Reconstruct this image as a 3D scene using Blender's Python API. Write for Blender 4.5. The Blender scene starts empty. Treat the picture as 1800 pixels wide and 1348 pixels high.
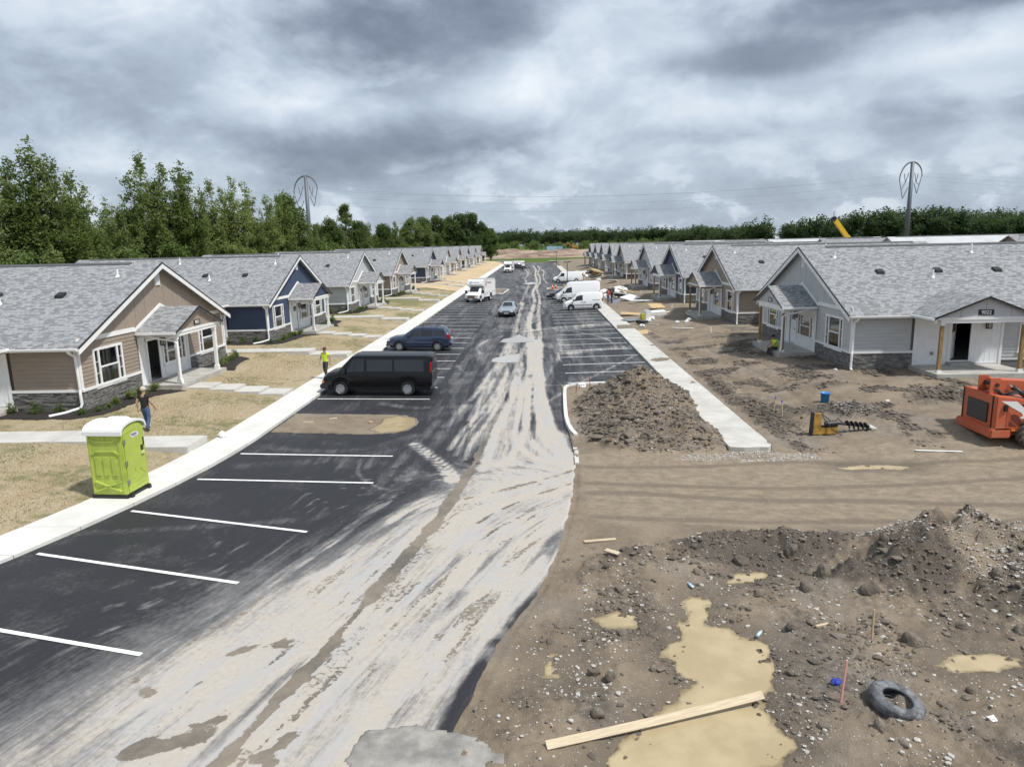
import bpy, bmesh, math, random
import numpy as np
from mathutils import Vector, Matrix
random.seed(7)
RNG = np.random.default_rng(11)
SC = bpy.context.scene
COL = SC.collection
PI = math.pi
R = math.radians

# ------------------------------------------------------------------ camera
CAM_H = 7.5
cam_d = bpy.data.cameras.new('camera')
cam_d.sensor_fit = 'HORIZONTAL'
cam_d.sensor_width = 36.0
cam_d.lens = 24.96
cam_d.clip_start = 0.1
cam_d.clip_end = 20000
cam = bpy.data.objects.new('camera', cam_d)
COL.objects.link(cam)
cam.matrix_world = (Matrix.Translation((0, 0, CAM_H)) @ Matrix.Rotation(R(2.06), 4, 'Z')
                    @ Matrix.Rotation(R(90 - 11.1), 4, 'X') @ Matrix.Rotation(R(-1.25), 4, 'Z'))
SC.camera = cam

# ------------------------------------------------------------------ light
SUN_DIR = Vector((0.47, -0.24, 0.85)).normalized()
sun_d = bpy.data.lights.new('sun', 'SUN')
sun_d.energy = 3.2
sun_d.angle = R(4.0)
sun_d.color = (1.0, 0.965, 0.91)
sun = bpy.data.objects.new('sun', sun_d)
COL.objects.link(sun)
sun.rotation_euler = SUN_DIR.to_track_quat('Z', 'Y').to_euler()
sun.location = (0, 0, 60)
SC.view_settings.view_transform = 'Standard'
SC.view_settings.look = 'None'
SC.view_settings.gamma = 1
SC.view_settings.exposure = 0.36
SC.view_settings.use_curve_mapping = False


class NT:
    """small helper to wire node trees"""
    def __init__(s, tree):
        s.t = tree
        s.t.nodes.clear()

    def n(s, typ, ins=None, **props):
        nd = s.t.nodes.new(typ)
        for k, v in props.items():
            setattr(nd, k, v)
        for k, v in (ins or {}).items():
            s.set(nd.inputs[k], v)
        return nd

    def set(s, sock, v):
        if isinstance(v, bpy.types.NodeSocket):
            s.t.links.new(v, sock)
        elif isinstance(v, bpy.types.Node):
            s.t.links.new(v.outputs[0], sock)
        else:
            if isinstance(v, (tuple, list)) and len(v) == 3 and sock.type == 'RGBA':
                v = (*v, 1)
            sock.default_value = v

    def math(s, op, a, b=0.0, c=0.0, clamp=False):
        nd = s.t.nodes.new('ShaderNodeMath')
        nd.operation = op
        nd.use_clamp = clamp
        s.set(nd.inputs[0], a)
        s.set(nd.inputs[1], b)
        s.set(nd.inputs[2], c)
        return nd.outputs[0]

    def vmath(s, op, a, b=(0, 0, 0), scale=None):
        nd = s.t.nodes.new('ShaderNodeVectorMath')
        nd.operation = op
        s.set(nd.inputs[0], a)
        s.set(nd.inputs[1], b)
        if scale is not None:
            s.set(nd.inputs[3], scale)
        return nd.outputs['Value'] if op in ('DOT_PRODUCT', 'LENGTH', 'DISTANCE') else nd.outputs[0]

    def mix(s, f, a, b, blend='MIX'):
        nd = s.t.nodes.new('ShaderNodeMix')
        nd.data_type = 'RGBA'
        nd.blend_type = blend
        nd.clamp_factor = True
        s.set(nd.inputs[0], f)
        s.set(nd.inputs[6], a)
        s.set(nd.inputs[7], b)
        return nd.outputs[2]

    def sstep(s, v, a, b, lo=0.0, hi=1.0):
        nd = s.t.nodes.new('ShaderNodeMapRange')
        nd.interpolation_type = 'SMOOTHSTEP'
        s.set(nd.inputs[0], v)
        s.set(nd.inputs[1], a)
        s.set(nd.inputs[2], b)
        s.set(nd.inputs[3], lo)
        s.set(nd.inputs[4], hi)
        return nd.outputs[0]

    def noise(s, vec, scale, detail=4, rough=0.55, dist=0.0, lac=2.0):
        nd = s.n('ShaderNodeTexNoise')
        if vec is not None:
            s.set(nd.inputs['Vector'], vec)
        nd.inputs['Scale'].default_value = scale
        nd.inputs['Detail'].default_value = detail
        nd.inputs['Roughness'].default_value = rough
        nd.inputs['Distortion'].default_value = dist
        nd.inputs['Lacunarity'].default_value = lac
        return nd.outputs[0]

    def mapping(s, vec, scale=(1, 1, 1), loc=(0, 0, 0), rot=(0, 0, 0)):
        nd = s.n('ShaderNodeMapping')
        s.set(nd.inputs['Vector'], vec)
        nd.inputs['Scale'].default_value = scale
        nd.inputs['Location'].default_value = loc
        nd.inputs['Rotation'].default_value = rot
        return nd.outputs[0]

    def attr(s, name, out='Fac'):
        nd = s.n('ShaderNodeAttribute')
        nd.attribute_name = name
        return nd.outputs[out]

    def pos(s):
        return s.n('ShaderNodeNewGeometry').outputs['Position']

    def obj(s):
        return s.n('ShaderNodeTexCoord').outputs['Object']


# ------------------------------------------------------------------ sky
world = bpy.data.worlds.new('World')
SC.world = world
world.use_nodes = True
W = NT(world.node_tree)
sky = W.n('ShaderNodeTexSky', sky_type='NISHITA', sun_disc=False)
sky.sun_elevation = math.asin(SUN_DIR.z)
sky.sun_rotation = math.atan2(SUN_DIR.x, SUN_DIR.y)
sky.air_density = 1.0
sky.dust_density = 2.0
skyc = W.vmath('SCALE', sky.outputs[0], scale=0.10)
d = W.vmath('NORMALIZE', W.n('ShaderNodeTexCoord').outputs['Generated'])
sep = W.n('ShaderNodeSeparateXYZ', {0: d})
dz = W.math('MAXIMUM', sep.outputs[2], 0.0)
# broken cloud deck: soft broad masses, finer billows, small cumulus towards the horizon
n1 = W.noise(W.mapping(d, (2.6, 2.6, 6.0), (4.2, 1.3, 0.4)), 1.0, 6, 0.50, 0.25)
n2 = W.noise(W.mapping(d, (6.5, 6.5, 12.5), (1.7, 4.4, 0.3)), 1.0, 6, 0.56, 0.30)
n3 = W.noise(W.mapping(d, (14.0, 14.0, 24.0), (7.7, 2.4, 5.3)), 1.0, 5, 0.58, 0.2)
el = W.sstep(dz, 0.035, 0.13)


def mass(az, z0, rx, rz, amt, soft=0.9):
    """a thick (amt<0) or thin (amt>0) stretch of cloud; its edge is broken by the billows"""
    a = W.math('DIVIDE', W.math('SUBTRACT', W.math('ARCTAN2', sep.outputs[0], sep.outputs[1]), R(az)), R(rx))
    b_ = W.math('DIVIDE', W.math('SUBTRACT', sep.outputs[2], z0), rz)
    rr = W.math('SQRT', W.math('ADD', W.math('MULTIPLY', a, a), W.math('MULTIPLY', b_, b_)))
    rr = W.math('ADD', rr, W.math('MULTIPLY', W.math('SUBTRACT', n1, 0.5), 1.3))
    rr = W.math('ADD', rr, W.math('MULTIPLY', W.math('SUBTRACT', n2, 0.5), 1.1))
    return W.math('MULTIPLY', W.sstep(rr, 1.0 + soft * 0.5, 1.0 - soft), amt)


lit = W.math('ADD', 0.575, W.math('MULTIPLY', W.math('SUBTRACT', n1, 0.5), 0.85))
lit = W.math('ADD', lit, W.math('MULTIPLY', W.math('SUBTRACT', n2, 0.5), 0.52))
lit = W.math('ADD', lit, W.math('MULTIPLY', W.math('SUBTRACT', n3, 0.5), 0.30))
lit = W.math('ADD', lit, W.math('MULTIPLY', W.math('SUBTRACT', W.sstep(W.math('ADD', n2, W.math('MULTIPLY', W.math('SUBTRACT', n3, 0.5), 0.25)), 0.44, 0.62), 0.5), 0.10))
for q in ((-10.5, 0.262, 12, 0.085, -0.50, 0.85), (-13.0, 0.128, 17, 0.044, -0.42, 0.85), (-31, 0.19, 11, 0.06, -0.26, 0.9), (17, 0.215, 12, 0.020, -0.30, 0.8), (27, 0.262, 14, 0.026, -0.34, 0.8), (20, 0.135, 17, 0.024, -0.24, 0.8),
          (-30, 0.285, 12, 0.06, 0.22, 0.9), (-2, 0.20, 6.5, 0.045, 0.18, 0.9), (-16, 0.180, 8, 0.018, 0.16, 0.8), (9, 0.25, 8, 0.05, 0.14, 0.9), (31, 0.205, 10, 0.024, 0.24, 0.8)):
    lit = W.math('ADD', lit, mass(*q))
low = W.math('ADD', 0.56, W.math('MULTIPLY', W.math('SUBTRACT', n2, 0.5), 0.6))
low = W.math('ADD', low, W.math('MULTIPLY', W.math('SUBTRACT', n3, 0.5), 0.55))
low = W.math('ADD', low, W.math('MULTIPLY', W.math('SUBTRACT', W.sstep(W.math('ADD', n3, W.math('MULTIPLY', W.math('SUBTRACT', n2, 0.5), 0.6)), 0.50, 0.60), 0.4), 0.20))
lit = W.n('ShaderNodeMix', {0: el, 2: low, 3: lit}, data_type='FLOAT').outputs[0]
ramp = W.n('ShaderNodeValToRGB', {0: lit})
cr = ramp.color_ramp
cr.elements[0].position = 0.0
cr.elements[0].color = (0.160, 0.190, 0.245, 1)
cr.elements[1].position = 1.0
cr.elements[1].color = (0.72, 0.76, 0.80, 1)
for p_, c_ in ((0.22, (0.232, 0.275, 0.345, 1)), (0.5, (0.385, 0.45, 0.535, 1)), (0.75, (0.535, 0.60, 0.675, 1))):
    e_ = cr.elements.new(p_)
    e_.color = c_
fin = W.mix(0.90, skyc, ramp.outputs[0])
bg = W.n('ShaderNodeBackground', {0: fin, 1: 1.0})
W.n('ShaderNodeOutputWorld', {0: bg})

# ------------------------------------------------------------------ helpers


def tag(o, label=None, cat=None, group=None, kind=None):
    if label:
        o['label'] = label
    if cat:
        o['category'] = cat
    if group:
        o['group'] = group
    if kind:
        o['kind'] = kind
    return o


def empty(name, loc=(0, 0, 0), rz=0.0, parent=None):
    o = bpy.data.objects.new(name, None)
    o.empty_display_size = 0.3
    COL.objects.link(o)
    o.location = loc
    o.rotation_euler = (0, 0, rz)
    o.parent = parent
    return o


def link(name, me, parent=None):
    o = bpy.data.objects.new(name, me)
    COL.objects.link(o)
    o.parent = parent
    return o


def copy_tree(o, parent=None):
    c = o.copy()
    COL.objects.link(c)
    c.parent = parent
    for ch in list(o.children):
        copy_tree(ch, c)
    return c


def np_mesh(name, V, F, mat=None, smooth=False):
    """V (n,3), F (m,k) arrays -> mesh, quickly"""
    V = np.asarray(V, np.float32)
    F = np.asarray(F, np.int32)
    me = bpy.data.meshes.new(name)
    me.vertices.add(len(V))
    me.vertices.foreach_set('co', V.ravel())
    k = F.shape[1]
    me.loops.add(F.size)
    me.loops.foreach_set('vertex_index', F.ravel())
    me.polygons.add(len(F))
    me.polygons.foreach_set('loop_start', np.arange(0, F.size, k, dtype=np.int32))
    me.polygons.foreach_set('use_smooth', np.full(len(F), smooth))
    me.update(calc_edges=True)
    me.validate()
    if mat:
        me.materials.append(mat)
    return me


class MB:
    def __init__(s):
        s.v = []
        s.f = []

    def add(s, vs, fs):
        b = len(s.v)
        s.v += [tuple(p) for p in vs]
        s.f += [tuple(i + b for i in f) for f in fs]
        return s

    def box(s, x0, y0, z0, x1, y1, z1):
        if x0 > x1: x0, x1 = x1, x0
        if y0 > y1: y0, y1 = y1, y0
        if z0 > z1: z0, z1 = z1, z0
        return s.add([(x0, y0, z0), (x1, y0, z0), (x1, y1, z0), (x0, y1, z0), (x0, y0, z1), (x1, y0, z1), (x1, y1, z1), (x0, y1, z1)],
                     [(0, 3, 2, 1), (4, 5, 6, 7), (0, 1, 5, 4), (1, 2, 6, 5), (2, 3, 7, 6), (3, 0, 4, 7)])

    def hexa(s, p):
        # 8 points: bottom ring 4, top ring 4
        return s.add(p, [(0, 3, 2, 1), (4, 5, 6, 7), (0, 1, 5, 4), (1, 2, 6, 5), (2, 3, 7, 6), (3, 0, 4, 7)])

    def prism(s, poly, fn, d0, d1):
        """poly: list of 2d points; fn(u,v,d)->xyz"""
        n = len(poly)
        vs = [fn(u, v, d0) for u, v in poly] + [fn(u, v, d1) for u, v in poly]
        fs = [tuple(range(n))[::-1], tuple(range(n, 2 * n))]
        for i in range(n):
            j = (i + 1) % n
            fs.append((i, j, n + j, n + i))
        return s.add(vs, fs)

    def bar(s, a, b, w, h, up=(0, 0, 1)):
        a = Vector(a); b = Vector(b)
        t = (b - a).normalized()
        upv = Vector(up)
        sd = t.cross(upv)
        if sd.length < 1e-4:
            sd = t.cross(Vector((1, 0, 0)))
        sd.normalize()
        u = sd.cross(t).normalized()
        c = [(-w / 2, -h / 2), (w / 2, -h / 2), (w / 2, h / 2), (-w / 2, h / 2)]
        return s.hexa([a + sd * p + u * q for p, q in c] + [b + sd * p + u * q for p, q in c])

    def tube(s, pts, r, n=8, cap=True):
        pts = [Vector(p) for p in pts]
        m = len(pts)
        rs = r if isinstance(r, (list, tuple)) else [r] * m
        vs = []
        prev = None
        for i, p in enumerate(pts):
            t = (pts[min(i + 1, m - 1)] - pts[max(i - 1, 0)]).normalized()
            if prev is None:
                sd = t.cross(Vector((0, 0, 1)))
                if sd.length < 1e-3:
                    sd = t.cross(Vector((1, 0, 0)))
            else:
                sd = prev - t * prev.dot(t)
            sd.normalize()
            prev = sd
            u = t.cross(sd)
            for k in range(n):
                a = 2 * PI * k / n
                vs.append(p + (sd * math.cos(a) + u * math.sin(a)) * rs[i])
        fs = []
        for i in range(m - 1):
            for k in range(n):
                k2 = (k + 1) % n
                fs.append((i * n + k, i * n + k2, (i + 1) * n + k2, (i + 1) * n + k))
        if cap:
            fs.append(tuple(range(n))[::-1])
            fs.append(tuple((m - 1) * n + k for k in range(n)))
        return s.add(vs, fs)

    def lathe(s, prof, fn, n=24, closed=False):
        """prof: (r,h) list, fn(x,y,h)->xyz"""
        m = len(prof)
        vs = []
        for r, h in prof:
            for k in range(n):
                a = 2 * PI * k / n
                vs.append(fn(r * math.cos(a), r * math.sin(a), h))
        fs = []
        for i in range(m - 1 + (1 if closed else 0)):
            i2 = (i + 1) % m
            for k in range(n):
                k2 = (k + 1) % n
                fs.append((i * n + k, i * n + k2, i2 * n + k2, i2 * n + k))
        return s.add(vs, fs)

    def xf(s, M):
        s.v = [tuple(M @ Vector(p)) for p in s.v]
        return s

    def mesh(s, name, mat, smooth=False):
        me = bpy.data.meshes.new(name)
        me.from_pydata(s.v, [], s.f)
        me.validate()
        if smooth:
            me.polygons.foreach_set('use_smooth', [True] * len(me.polygons))
        if mat:
            me.materials.append(mat)
        me.update()
        return me

    def build(s, name, mat, parent=None, smooth=False, bevel=0):
        me = s.mesh(name, mat, smooth)
        if bevel:
            bm = bmesh.new()
            bm.from_mesh(me)
            bmesh.ops.remove_doubles(bm, verts=bm.verts, dist=1e-5)
            bmesh.ops.bevel(bm, geom=[e for e in bm.edges if e.is_manifold and e.calc_face_angle(0) > 0.5], offset=bevel, segments=2, affect='EDGES', clamp_overlap=True)
            bm.to_mesh(me)
            bm.free()
        return link(name, me, parent)


def fix_normals(o):
    bm = bmesh.new()
    bm.from_mesh(o.data)
    bmesh.ops.recalc_face_normals(bm, faces=bm.faces)
    bm.to_mesh(o.data)
    bm.free()
    return o


# numpy noise -----------------------------------------------------------------
_P = RNG.random((256, 256)).astype(np.float32)


def vnoise(x, y):
    xi = np.floor(x).astype(int); yi = np.floor(y).astype(int)
    fx = x - xi; fy = y - yi
    fx = fx * fx * fx * (fx * (fx * 6 - 15) + 10); fy = fy * fy * fy * (fy * (fy * 6 - 15) + 10)
    a = _P[xi & 255, yi & 255]; b = _P[(xi + 1) & 255, yi & 255]
    c = _P[xi & 255, (yi + 1) & 255]; d_ = _P[(xi + 1) & 255, (yi + 1) & 255]
    return (a * (1 - fx) + b * fx) * (1 - fy) + (c * (1 - fx) + d_ * fx) * fy


def fbm(x, y, oct=4, gain=0.5, seed=0):
    s_ = 0; a = 1; t = 0
    for i in range(oct):
        s_ = s_ + a * vnoise(x * 2 ** i + 17.3 * i + seed * 7.1, y * 2 ** i + 9.7 * i + seed * 3.3)
        t += a; a *= gain
    return s_ / t


def sst(a, b, v):
    t = np.clip((v - a) / (b - a), 0, 1)
    return t * t * (3 - 2 * t)


def poly_sdf(x, y, P):
    """signed distance (negative inside) to polygon P"""
    P = np.asarray(P, float)
    dmin = np.full(np.shape(x), 1e9); ins = np.zeros(np.shape(x), bool)
    n = len(P)
    for i in range(n):
        ax, ay = P[i]; bx, by = P[(i + 1) % n]
        ex, ey = bx - ax, by - ay
        t = np.clip(((x - ax) * ex + (y - ay) * ey) / (ex * ex + ey * ey), 0, 1)
        dmin = np.minimum(dmin, np.hypot(x - ax - t * ex, y - ay - t * ey))
        c = ((ay > y) != (by > y)) & (x < (bx - ax) * (y - ay) / (by - ay + 1e-12) + ax)
        ins ^= c
    return np.where(ins, -dmin, dmin)


def line_dist(x, y, P):
    """distance to polyline and arclength there"""
    dmin = np.full(np.shape(x), 1e9); sm = np.zeros(np.shape(x)); acc = 0
    for (ax, ay), (bx, by) in zip(P[:-1], P[1:]):
        ex, ey = bx - ax, by - ay
        L = math.hypot(ex, ey)
        t = np.clip(((x - ax) * ex + (y - ay) * ey) / (L * L), 0, 1)
        dd = np.hypot(x - ax - t * ex, y - ay - t * ey)
        m = dd < dmin
        dmin = np.where(m, dd, dmin); sm = np.where(m, acc + t * L, sm)
        acc += L
    return dmin, sm


# ------------------------------------------------------------------ materials
MATS = {}


def mat(name, color, rough=0.7, metal=0.0, spec=0.5, nscale=None, namp=0.12, bump=0.0, bscale=40, coat=0.0, streak=None):
    if name in MATS:
        return MATS[name]
    m = bpy.data.materials.new(name)
    m.use_nodes = True
    T = NT(m.node_tree)
    b = T.n('ShaderNodeBsdfPrincipled')
    c = color
    if nscale:
        v = T.obj()
        if streak:
            v = T.mapping(v, streak)
        nz = T.noise(v, nscale, 5, 0.6)
        lo = tuple(x * (1 - namp) for x in color); hi = tuple(min(1, x * (1 + namp)) for x in color)
        c = T.mix(T.sstep(nz, 0.3, 0.7), lo, hi)
    T.set(b.inputs['Base Color'], c)
    b.inputs['Roughness'].default_value = rough
    b.inputs['Metallic'].default_value = metal
    b.inputs['Specular IOR Level'].default_value = spec
    b.inputs['Coat Weight'].default_value = coat
    if bump:
        bp = T.n('ShaderNodeBump', {'Height': T.noise(T.obj(), bscale, 5, 0.6)})
        bp.inputs['Strength'].default_value = bump
        bp.inputs['Distance'].default_value = 0.02
        T.set(b.inputs['Normal'], bp.outputs[0])
    T.n('ShaderNodeOutputMaterial', {0: b})
    MATS[name] = m
    return m


def matfn(name, fn):
    if name in MATS:
        return MATS[name]
    m = bpy.data.materials.new(name)
    m.use_nodes = True
    T = NT(m.node_tree)
    b = T.n('ShaderNodeBsdfPrincipled')
    out = T.n('ShaderNodeOutputMaterial', {0: b})
    fn(T, b, out)
    MATS[name] = m
    return m
# ================================================================== GROUND SHAPES
def kx(y):
    y = np.asarray(y, float)
    return -11.12 - 0.0142 * np.clip(27.5 - y, 0, None) ** 2


_EY = [0, 6, 9.8, 12.4, 14.3, 16.8, 20, 23.4, 37.4]
_EX = [-4.2, -2.3, -1.36, -0.77, -0.06, 0.53, 1.03, 1.28, 1.32]


def edge_r(y):
    return np.where(y < 37.45, np.interp(y, _EY, _EX), 6.84)


def road_z(x, y=0):
    x = np.asarray(x, float)
    return 0.018 * np.clip(-5.5 - x, 0, 8) + 0.018 * np.clip(x - 1.65, 0, 6)


def pad_z(y):
    return 0.70 + 0.25 * sst(55, 150, np.asarray(y, float))


def lawn_z(x, y):
    inner = kx(y) - 1.62
    t = np.clip((inner - x) / 5.1, 0, 1)
    t = t * t * (3 - 2 * t) * 0.35 + t * 0.65
    z = 0.215 + (pad_z(y) - 0.215) * t
    return z - 0.9 * sst(-44, -60, x)


ISL = [(1.30, 23.6), (1.34, 37.3), (6.9, 37.3), (6.9, 23.6)]
BIGP = [(3.2, 14.45), (3.75, 14.25), (3.55, 13.6), (3.35, 13.15), (3.75, 13.02), (4.35, 12.6), (4.2, 11.6), (3.75, 10.6), (3.95, 9.7), (3.5, 9.25),
        (2.7, 9.0), (2.5, 8.2), (0.9, 8.3), (0.95, 9.3), (1.35, 10.1), (2.2, 10.8), (2.6, 11.3), (2.15, 12.1), (2.75, 12.7), (2.8, 13.3)]
POOLS = [BIGP, [(0.02, 11.55), (0.18, 12.3), (0.42, 12.25), (0.35, 11.5)], [(1.0, 13.35), (1.5, 13.75), (2.0, 13.5), (1.9, 13.05), (1.3, 13.0)],
         [(7.1, 11.9), (7.6, 12.25), (8.6, 12.15), (8.9, 11.8), (8.0, 11.5), (7.3, 11.55)], [(4.1, 15.0), (4.4, 15.4), (5.2, 15.5), (5.4, 15.2), (4.7, 14.9)],
         [(9.9, 23.2), (11.0, 23.5), (12.6, 23.4), (12.3, 22.9), (10.4, 22.8)]]
WATER_Z = -0.115


def dirt_fields(x, y):
    """height, wetness/darkness, sandiness, gravel for the bare ground on the right"""
    n1 = fbm(x * 0.7, y * 0.7, 4, seed=1); n2 = fbm(x * 2.6, y * 2.6, 4, 0.6, seed=2); n3 = fbm(x * 7, y * 7, 3, 0.6, seed=3)
    ridg = 1 - np.abs(2 * fbm(x * 1.7, y * 1.7, 4, 0.55, seed=6) - 1)
    t = sst(22.5, 28, y)
    ramp = 0.10 + (pad_z(y) - 0.12) * sst(8.45, 15.6, x)
    base = -0.045 * (1 - t) + ramp * t
    # rough ground in the foreground
    lim = 17.4 - 0.10 * np.clip(x - 4, -5, 6) ** 1 + (n1 - 0.5) * 1.2
    lim = np.where(x < 4, 15.6 + 0.42 * (x - 0.2) + (n1 - 0.5) * 1.0, lim)
    rough = sst(lim + 0.55, lim - 0.5, y)
    rough = np.maximum(rough, 0.0) * sst(-0.1, 0.9, x - np.interp(y, _EY, _EX))
    z = base + (n1 - 0.5) * 0.10 + rough * ((n2 - 0.42) * 0.17 + (n3 - 0.45) * 0.13 + (ridg - 0.72) * 0.16 + 0.05) + (1 - rough) * (n2 - 0.5) * 0.05
    z = z + 0.05 * (n3 - 0.5) * (1 - rough) * t
    n4 = fbm(x * 15, y * 15, 2, 0.6, seed=5)
    z = z + rough * (n4 - 0.5) * 0.10 * sst(0.40, 0.62, fbm(x * 1.1, y * 1.1, 3, seed=16))
    # rim of pushed up earth along the haul road and heaps
    def heap(cx, cy, rx, ry, h, rot=0.0, p=1.25):
        c, s_ = math.cos(rot), math.sin(rot)
        u = ((x - cx) * c + (y - cy) * s_) / rx; v = (-(x - cx) * s_ + (y - cy) * c) / ry
        r_ = np.hypot(u, v) * (1 + 0.45 * (n1 - 0.5) + 0.30 * (n2 - 0.5))
        return h * np.clip(1 - r_, 0, 1) ** p
    hp = heap(10.0, 16.2, 3.3, 1.9, 1.30, 0.05, 1.1)
    dk = heap(5.8, 16.5, 3.0, 1.2, 0.66, -0.1) + heap(8.2, 15.0, 1.9, 1.1, 0.74, 0.3) + heap(11.0, 13.9, 2.2, 1.2, 0.75, 0.2) + heap(2.6, 16.4, 2.3, 0.35, 0.20, 0.28) + heap(12.2, 11.5, 1.6, 1.4, 0.5)
    dk = dk + heap(6.9, 15.0, 0.55, 0.5, 0.45) + heap(1.2, 12.0, 1.2, 0.9, 0.14) + heap(1.0, 10.2, 1.0, 0.7, 0.16, 0.5) + heap(8.4, 9.2, 2.5, 1.2, 0.35)
    z = z + (hp + dk) * (0.80 + 0.5 * (n2 - 0.4) + 0.22 * (n3 - 0.5))
    # big heap on the planting island
    ins = (x > 1.3) & (x < 6.95) & (y > 23.4) & (y < 37.4)
    z = np.where(ins, 0.07 + (n2 - 0.5) * 0.05, z)
    m1 = heap(4.75, 31.9, 3.1, 4.3, 1.85, 0.0, 1.08)
    m2 = heap(4.6, 28.2, 3.1, 4.0, 1.05, 0.0, 1.0)
    m3 = heap(5.6, 26.2, 2.3, 2.0, 0.75, 0.0, 1.0)
    mm = np.maximum(np.maximum(m1, m2), m3)
    rdg = 1 - np.abs(2 * fbm(x * 1.2, y * 1.2, 4, 0.6, seed=8) - 1)
    mm = mm * (0.78 + 0.30 * rdg + 0.35 * (n2 - 0.5)) + (mm > 0.03) * (n3 - 0.5) * 0.16 * np.clip(mm * 3, 0, 1)
    mm = np.where(x > 6.75, mm * sst(7.05, 6.75, x), mm)
    mm = np.where(x < 1.5, mm * sst(1.3, 1.55, x), mm)
    z = z + mm
    # rows of spoil beside the right walk and pits
    sp = (heap(9.9, 29.5, 1.3, 4.0, 0.22) + heap(11.8, 29.3, 1.7, 1.0, 0.30) + heap(12.9, 28.6, 1.2, 0.9, 0.42, 0.3) + heap(9.4, 36.5, 0.5, 3.0, 0.15)
          + heap(14.0, 33.5, 1.4, 0.9, 0.16) + heap(9.6, 46, 0.5, 4, 0.12) + heap(9.3, 57, 0.5, 3, 0.12) + heap(17.5, 30, 2.4, 1.4, 0.3) + heap(21, 30, 2.0, 1.2, 0.25)) * t
    z = z + sp * (0.7 + 0.9 * (n3 - 0.2) + 0.6 * (n2 - 0.5))
    # wheel ruts of the haul road
    haul = sst(17.4, 18.6, y + 0.10 * (x - 2) * 0 + (n1 - 0.5)) * sst(26.2, 24.2, y - 0.06 * (x - 8)) * sst(0.8, 1.8, x)
    rut = 0
    for k, (y0, w) in enumerate(((18.6, 0.24), (20.3, 0.26), (21.9, 0.22), (23.6, 0.24))):
        dd = y - (y0 + 0.35 * np.sin(x * 0.25 + k * 1.7) + (0.012 if k < 2 else 0.006) * (x - 9) ** 2 - 0.5 + 1.2 * (fbm(x * 0.18, y * 0.02 + k * 5, 2, seed=34) - 0.5))
        rut = rut + np.exp(-(dd / w) ** 2)
    tread = np.sin(x * 22 + 3 * np.sin(y * 9)) * 0.010 * np.clip(rut, 0, 1)
    z = z + haul * (-rut * 0.055 + tread + (n2 - 0.5) * 0.05 + (n3 - 0.5) * 0.02)
    yard = t * sst(8.4, 9.5, x) * sst(70, 45, y)
    for k, (xa_, xb_) in enumerate(((9.6, 11.2), (11.3, 12.6), (12.6, 14.8))):
        xc = xa_ + (xb_ - xa_) * (y - 28) / 40 + 0.5 * np.sin(y * 0.2 + k)
        rut = rut + 0.7 * yard * np.exp(-((x - xc) / 0.22) ** 2)
        z = z - yard * 0.045 * np.exp(-((x - xc) / 0.22) ** 2)
    z = z + yard * ((n3 - 0.5) * 0.07 + (ridg - 0.75) * 0.10 * sst(0.45, 0.62, n1))
    rut = rut * np.maximum(haul, yard)
    # pools
    pool = np.full(np.shape(x), 9.0)
    for P in POOLS:
        pool = np.minimum(pool, poly_sdf(x + (n2 - 0.5) * 0.5, y + (n1 - 0.5) * 0.5, P))
    near = y < 26
    floor_ = np.where(near, WATER_Z + 0.012 + 0.10 * sst(0.0, 0.7, pool), -9)
    z = np.where((pool > 0) & near, np.maximum(z, floor_), z)
    flat = sst(1.6, 0.1, pool)
    z = np.where((pool > 0) & near, z * (1 - flat) + (WATER_Z + 0.012 + 0.09 * pool + (n3 - 0.35) * 0.05 * np.clip(pool * 4, 0.1, 1)) * flat, z)
    z = np.where((pool <= 0) & near, WATER_Z - 0.008 - 0.085 * sst(0, 0.60, -pool) + (n3 > 0.72) * 0.045 * (n3 - 0.72) * 10, z)
    z = z + 0.13 * sst(0.9, 0.2, np.hypot((x - 7.6) / 1.3, (y - 24.3) / 0.55)) * (0.7 + 0.6 * n2)
    # away from things that lie over it
    e = np.interp(y, _EY, _EX)
    z = np.where((x < e + 0.12) & (y < 23.4), np.minimum(z, -0.035), z)
    under = (x < e - 0.30) & (y < 23.4) | (x < e - 0.03) & (y >= 23.4) & (y < 37.5)
    z = np.where(under, -0.25, z)
    z = np.where((x > 6.86) & (x < 8.40) & (y > 24.6), -0.2, z)
    z = np.where((y > 37.4) & (x <= 6.9), -0.3, z)
    z = np.where((y < 24.6) & (y > 23.4) & (x > 1.3) & (x < 6.9), z, z)
    dark = np.clip(rough * 0.50 * sst(0.38, 0.62, fbm(x * 0.9, y * 0.9, 3, seed=4)) + np.clip(dk * 2.2, 0, 0.8) + np.clip(sp * 3.4, 0, 0.9) + np.clip(mm * 3, 0, 0.42) + yard * (0.20 + 0.75 * sst(0.48, 0.62, fbm(x * 0.55, y * 0.55, 4, 0.6, seed=14)) + 0.5 * sst(10.6, 9.0, x + (n2 - .5) * 1.5) * sst(42, 36, y)), 0, 1)
    gravel = np.clip(np.clip(hp * 3.2, 0, 1) * sst(0.3, 0.55, n1 + 0.15 * (x - 9.5)) + rough * 0.25, 0, 1)
    band = sst(0.5, 0.25, np.abs(y - (24.0 + 0.03 * (x - 6)) + (n2 - 0.5) * 0.5)) * sst(4.2, 5.6, x) * sst(10.6, 9.0, x)
    band = np.maximum(band, sst(1.0, 0.6, np.hypot((x - 13.1) / 1.1, (y - 28.7) / 0.8) + (n2 - 0.5)))
    gravel = np.maximum(gravel, 0.95 * band)
    gravel = np.maximum(gravel, 0.55 * (mm > 0.05) * sst(0.50, 0.72, n1))
    sand = np.clip(haul * 0.95 + 0.55 * sst(1.0, 0.1, pool) * near, 0, 1)
    wet = sst(0.85, 0.02, pool + (n2 - 0.5) * 0.4) * near
    return z, dark, gravel, sand, wet, rough, mm, rut


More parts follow.
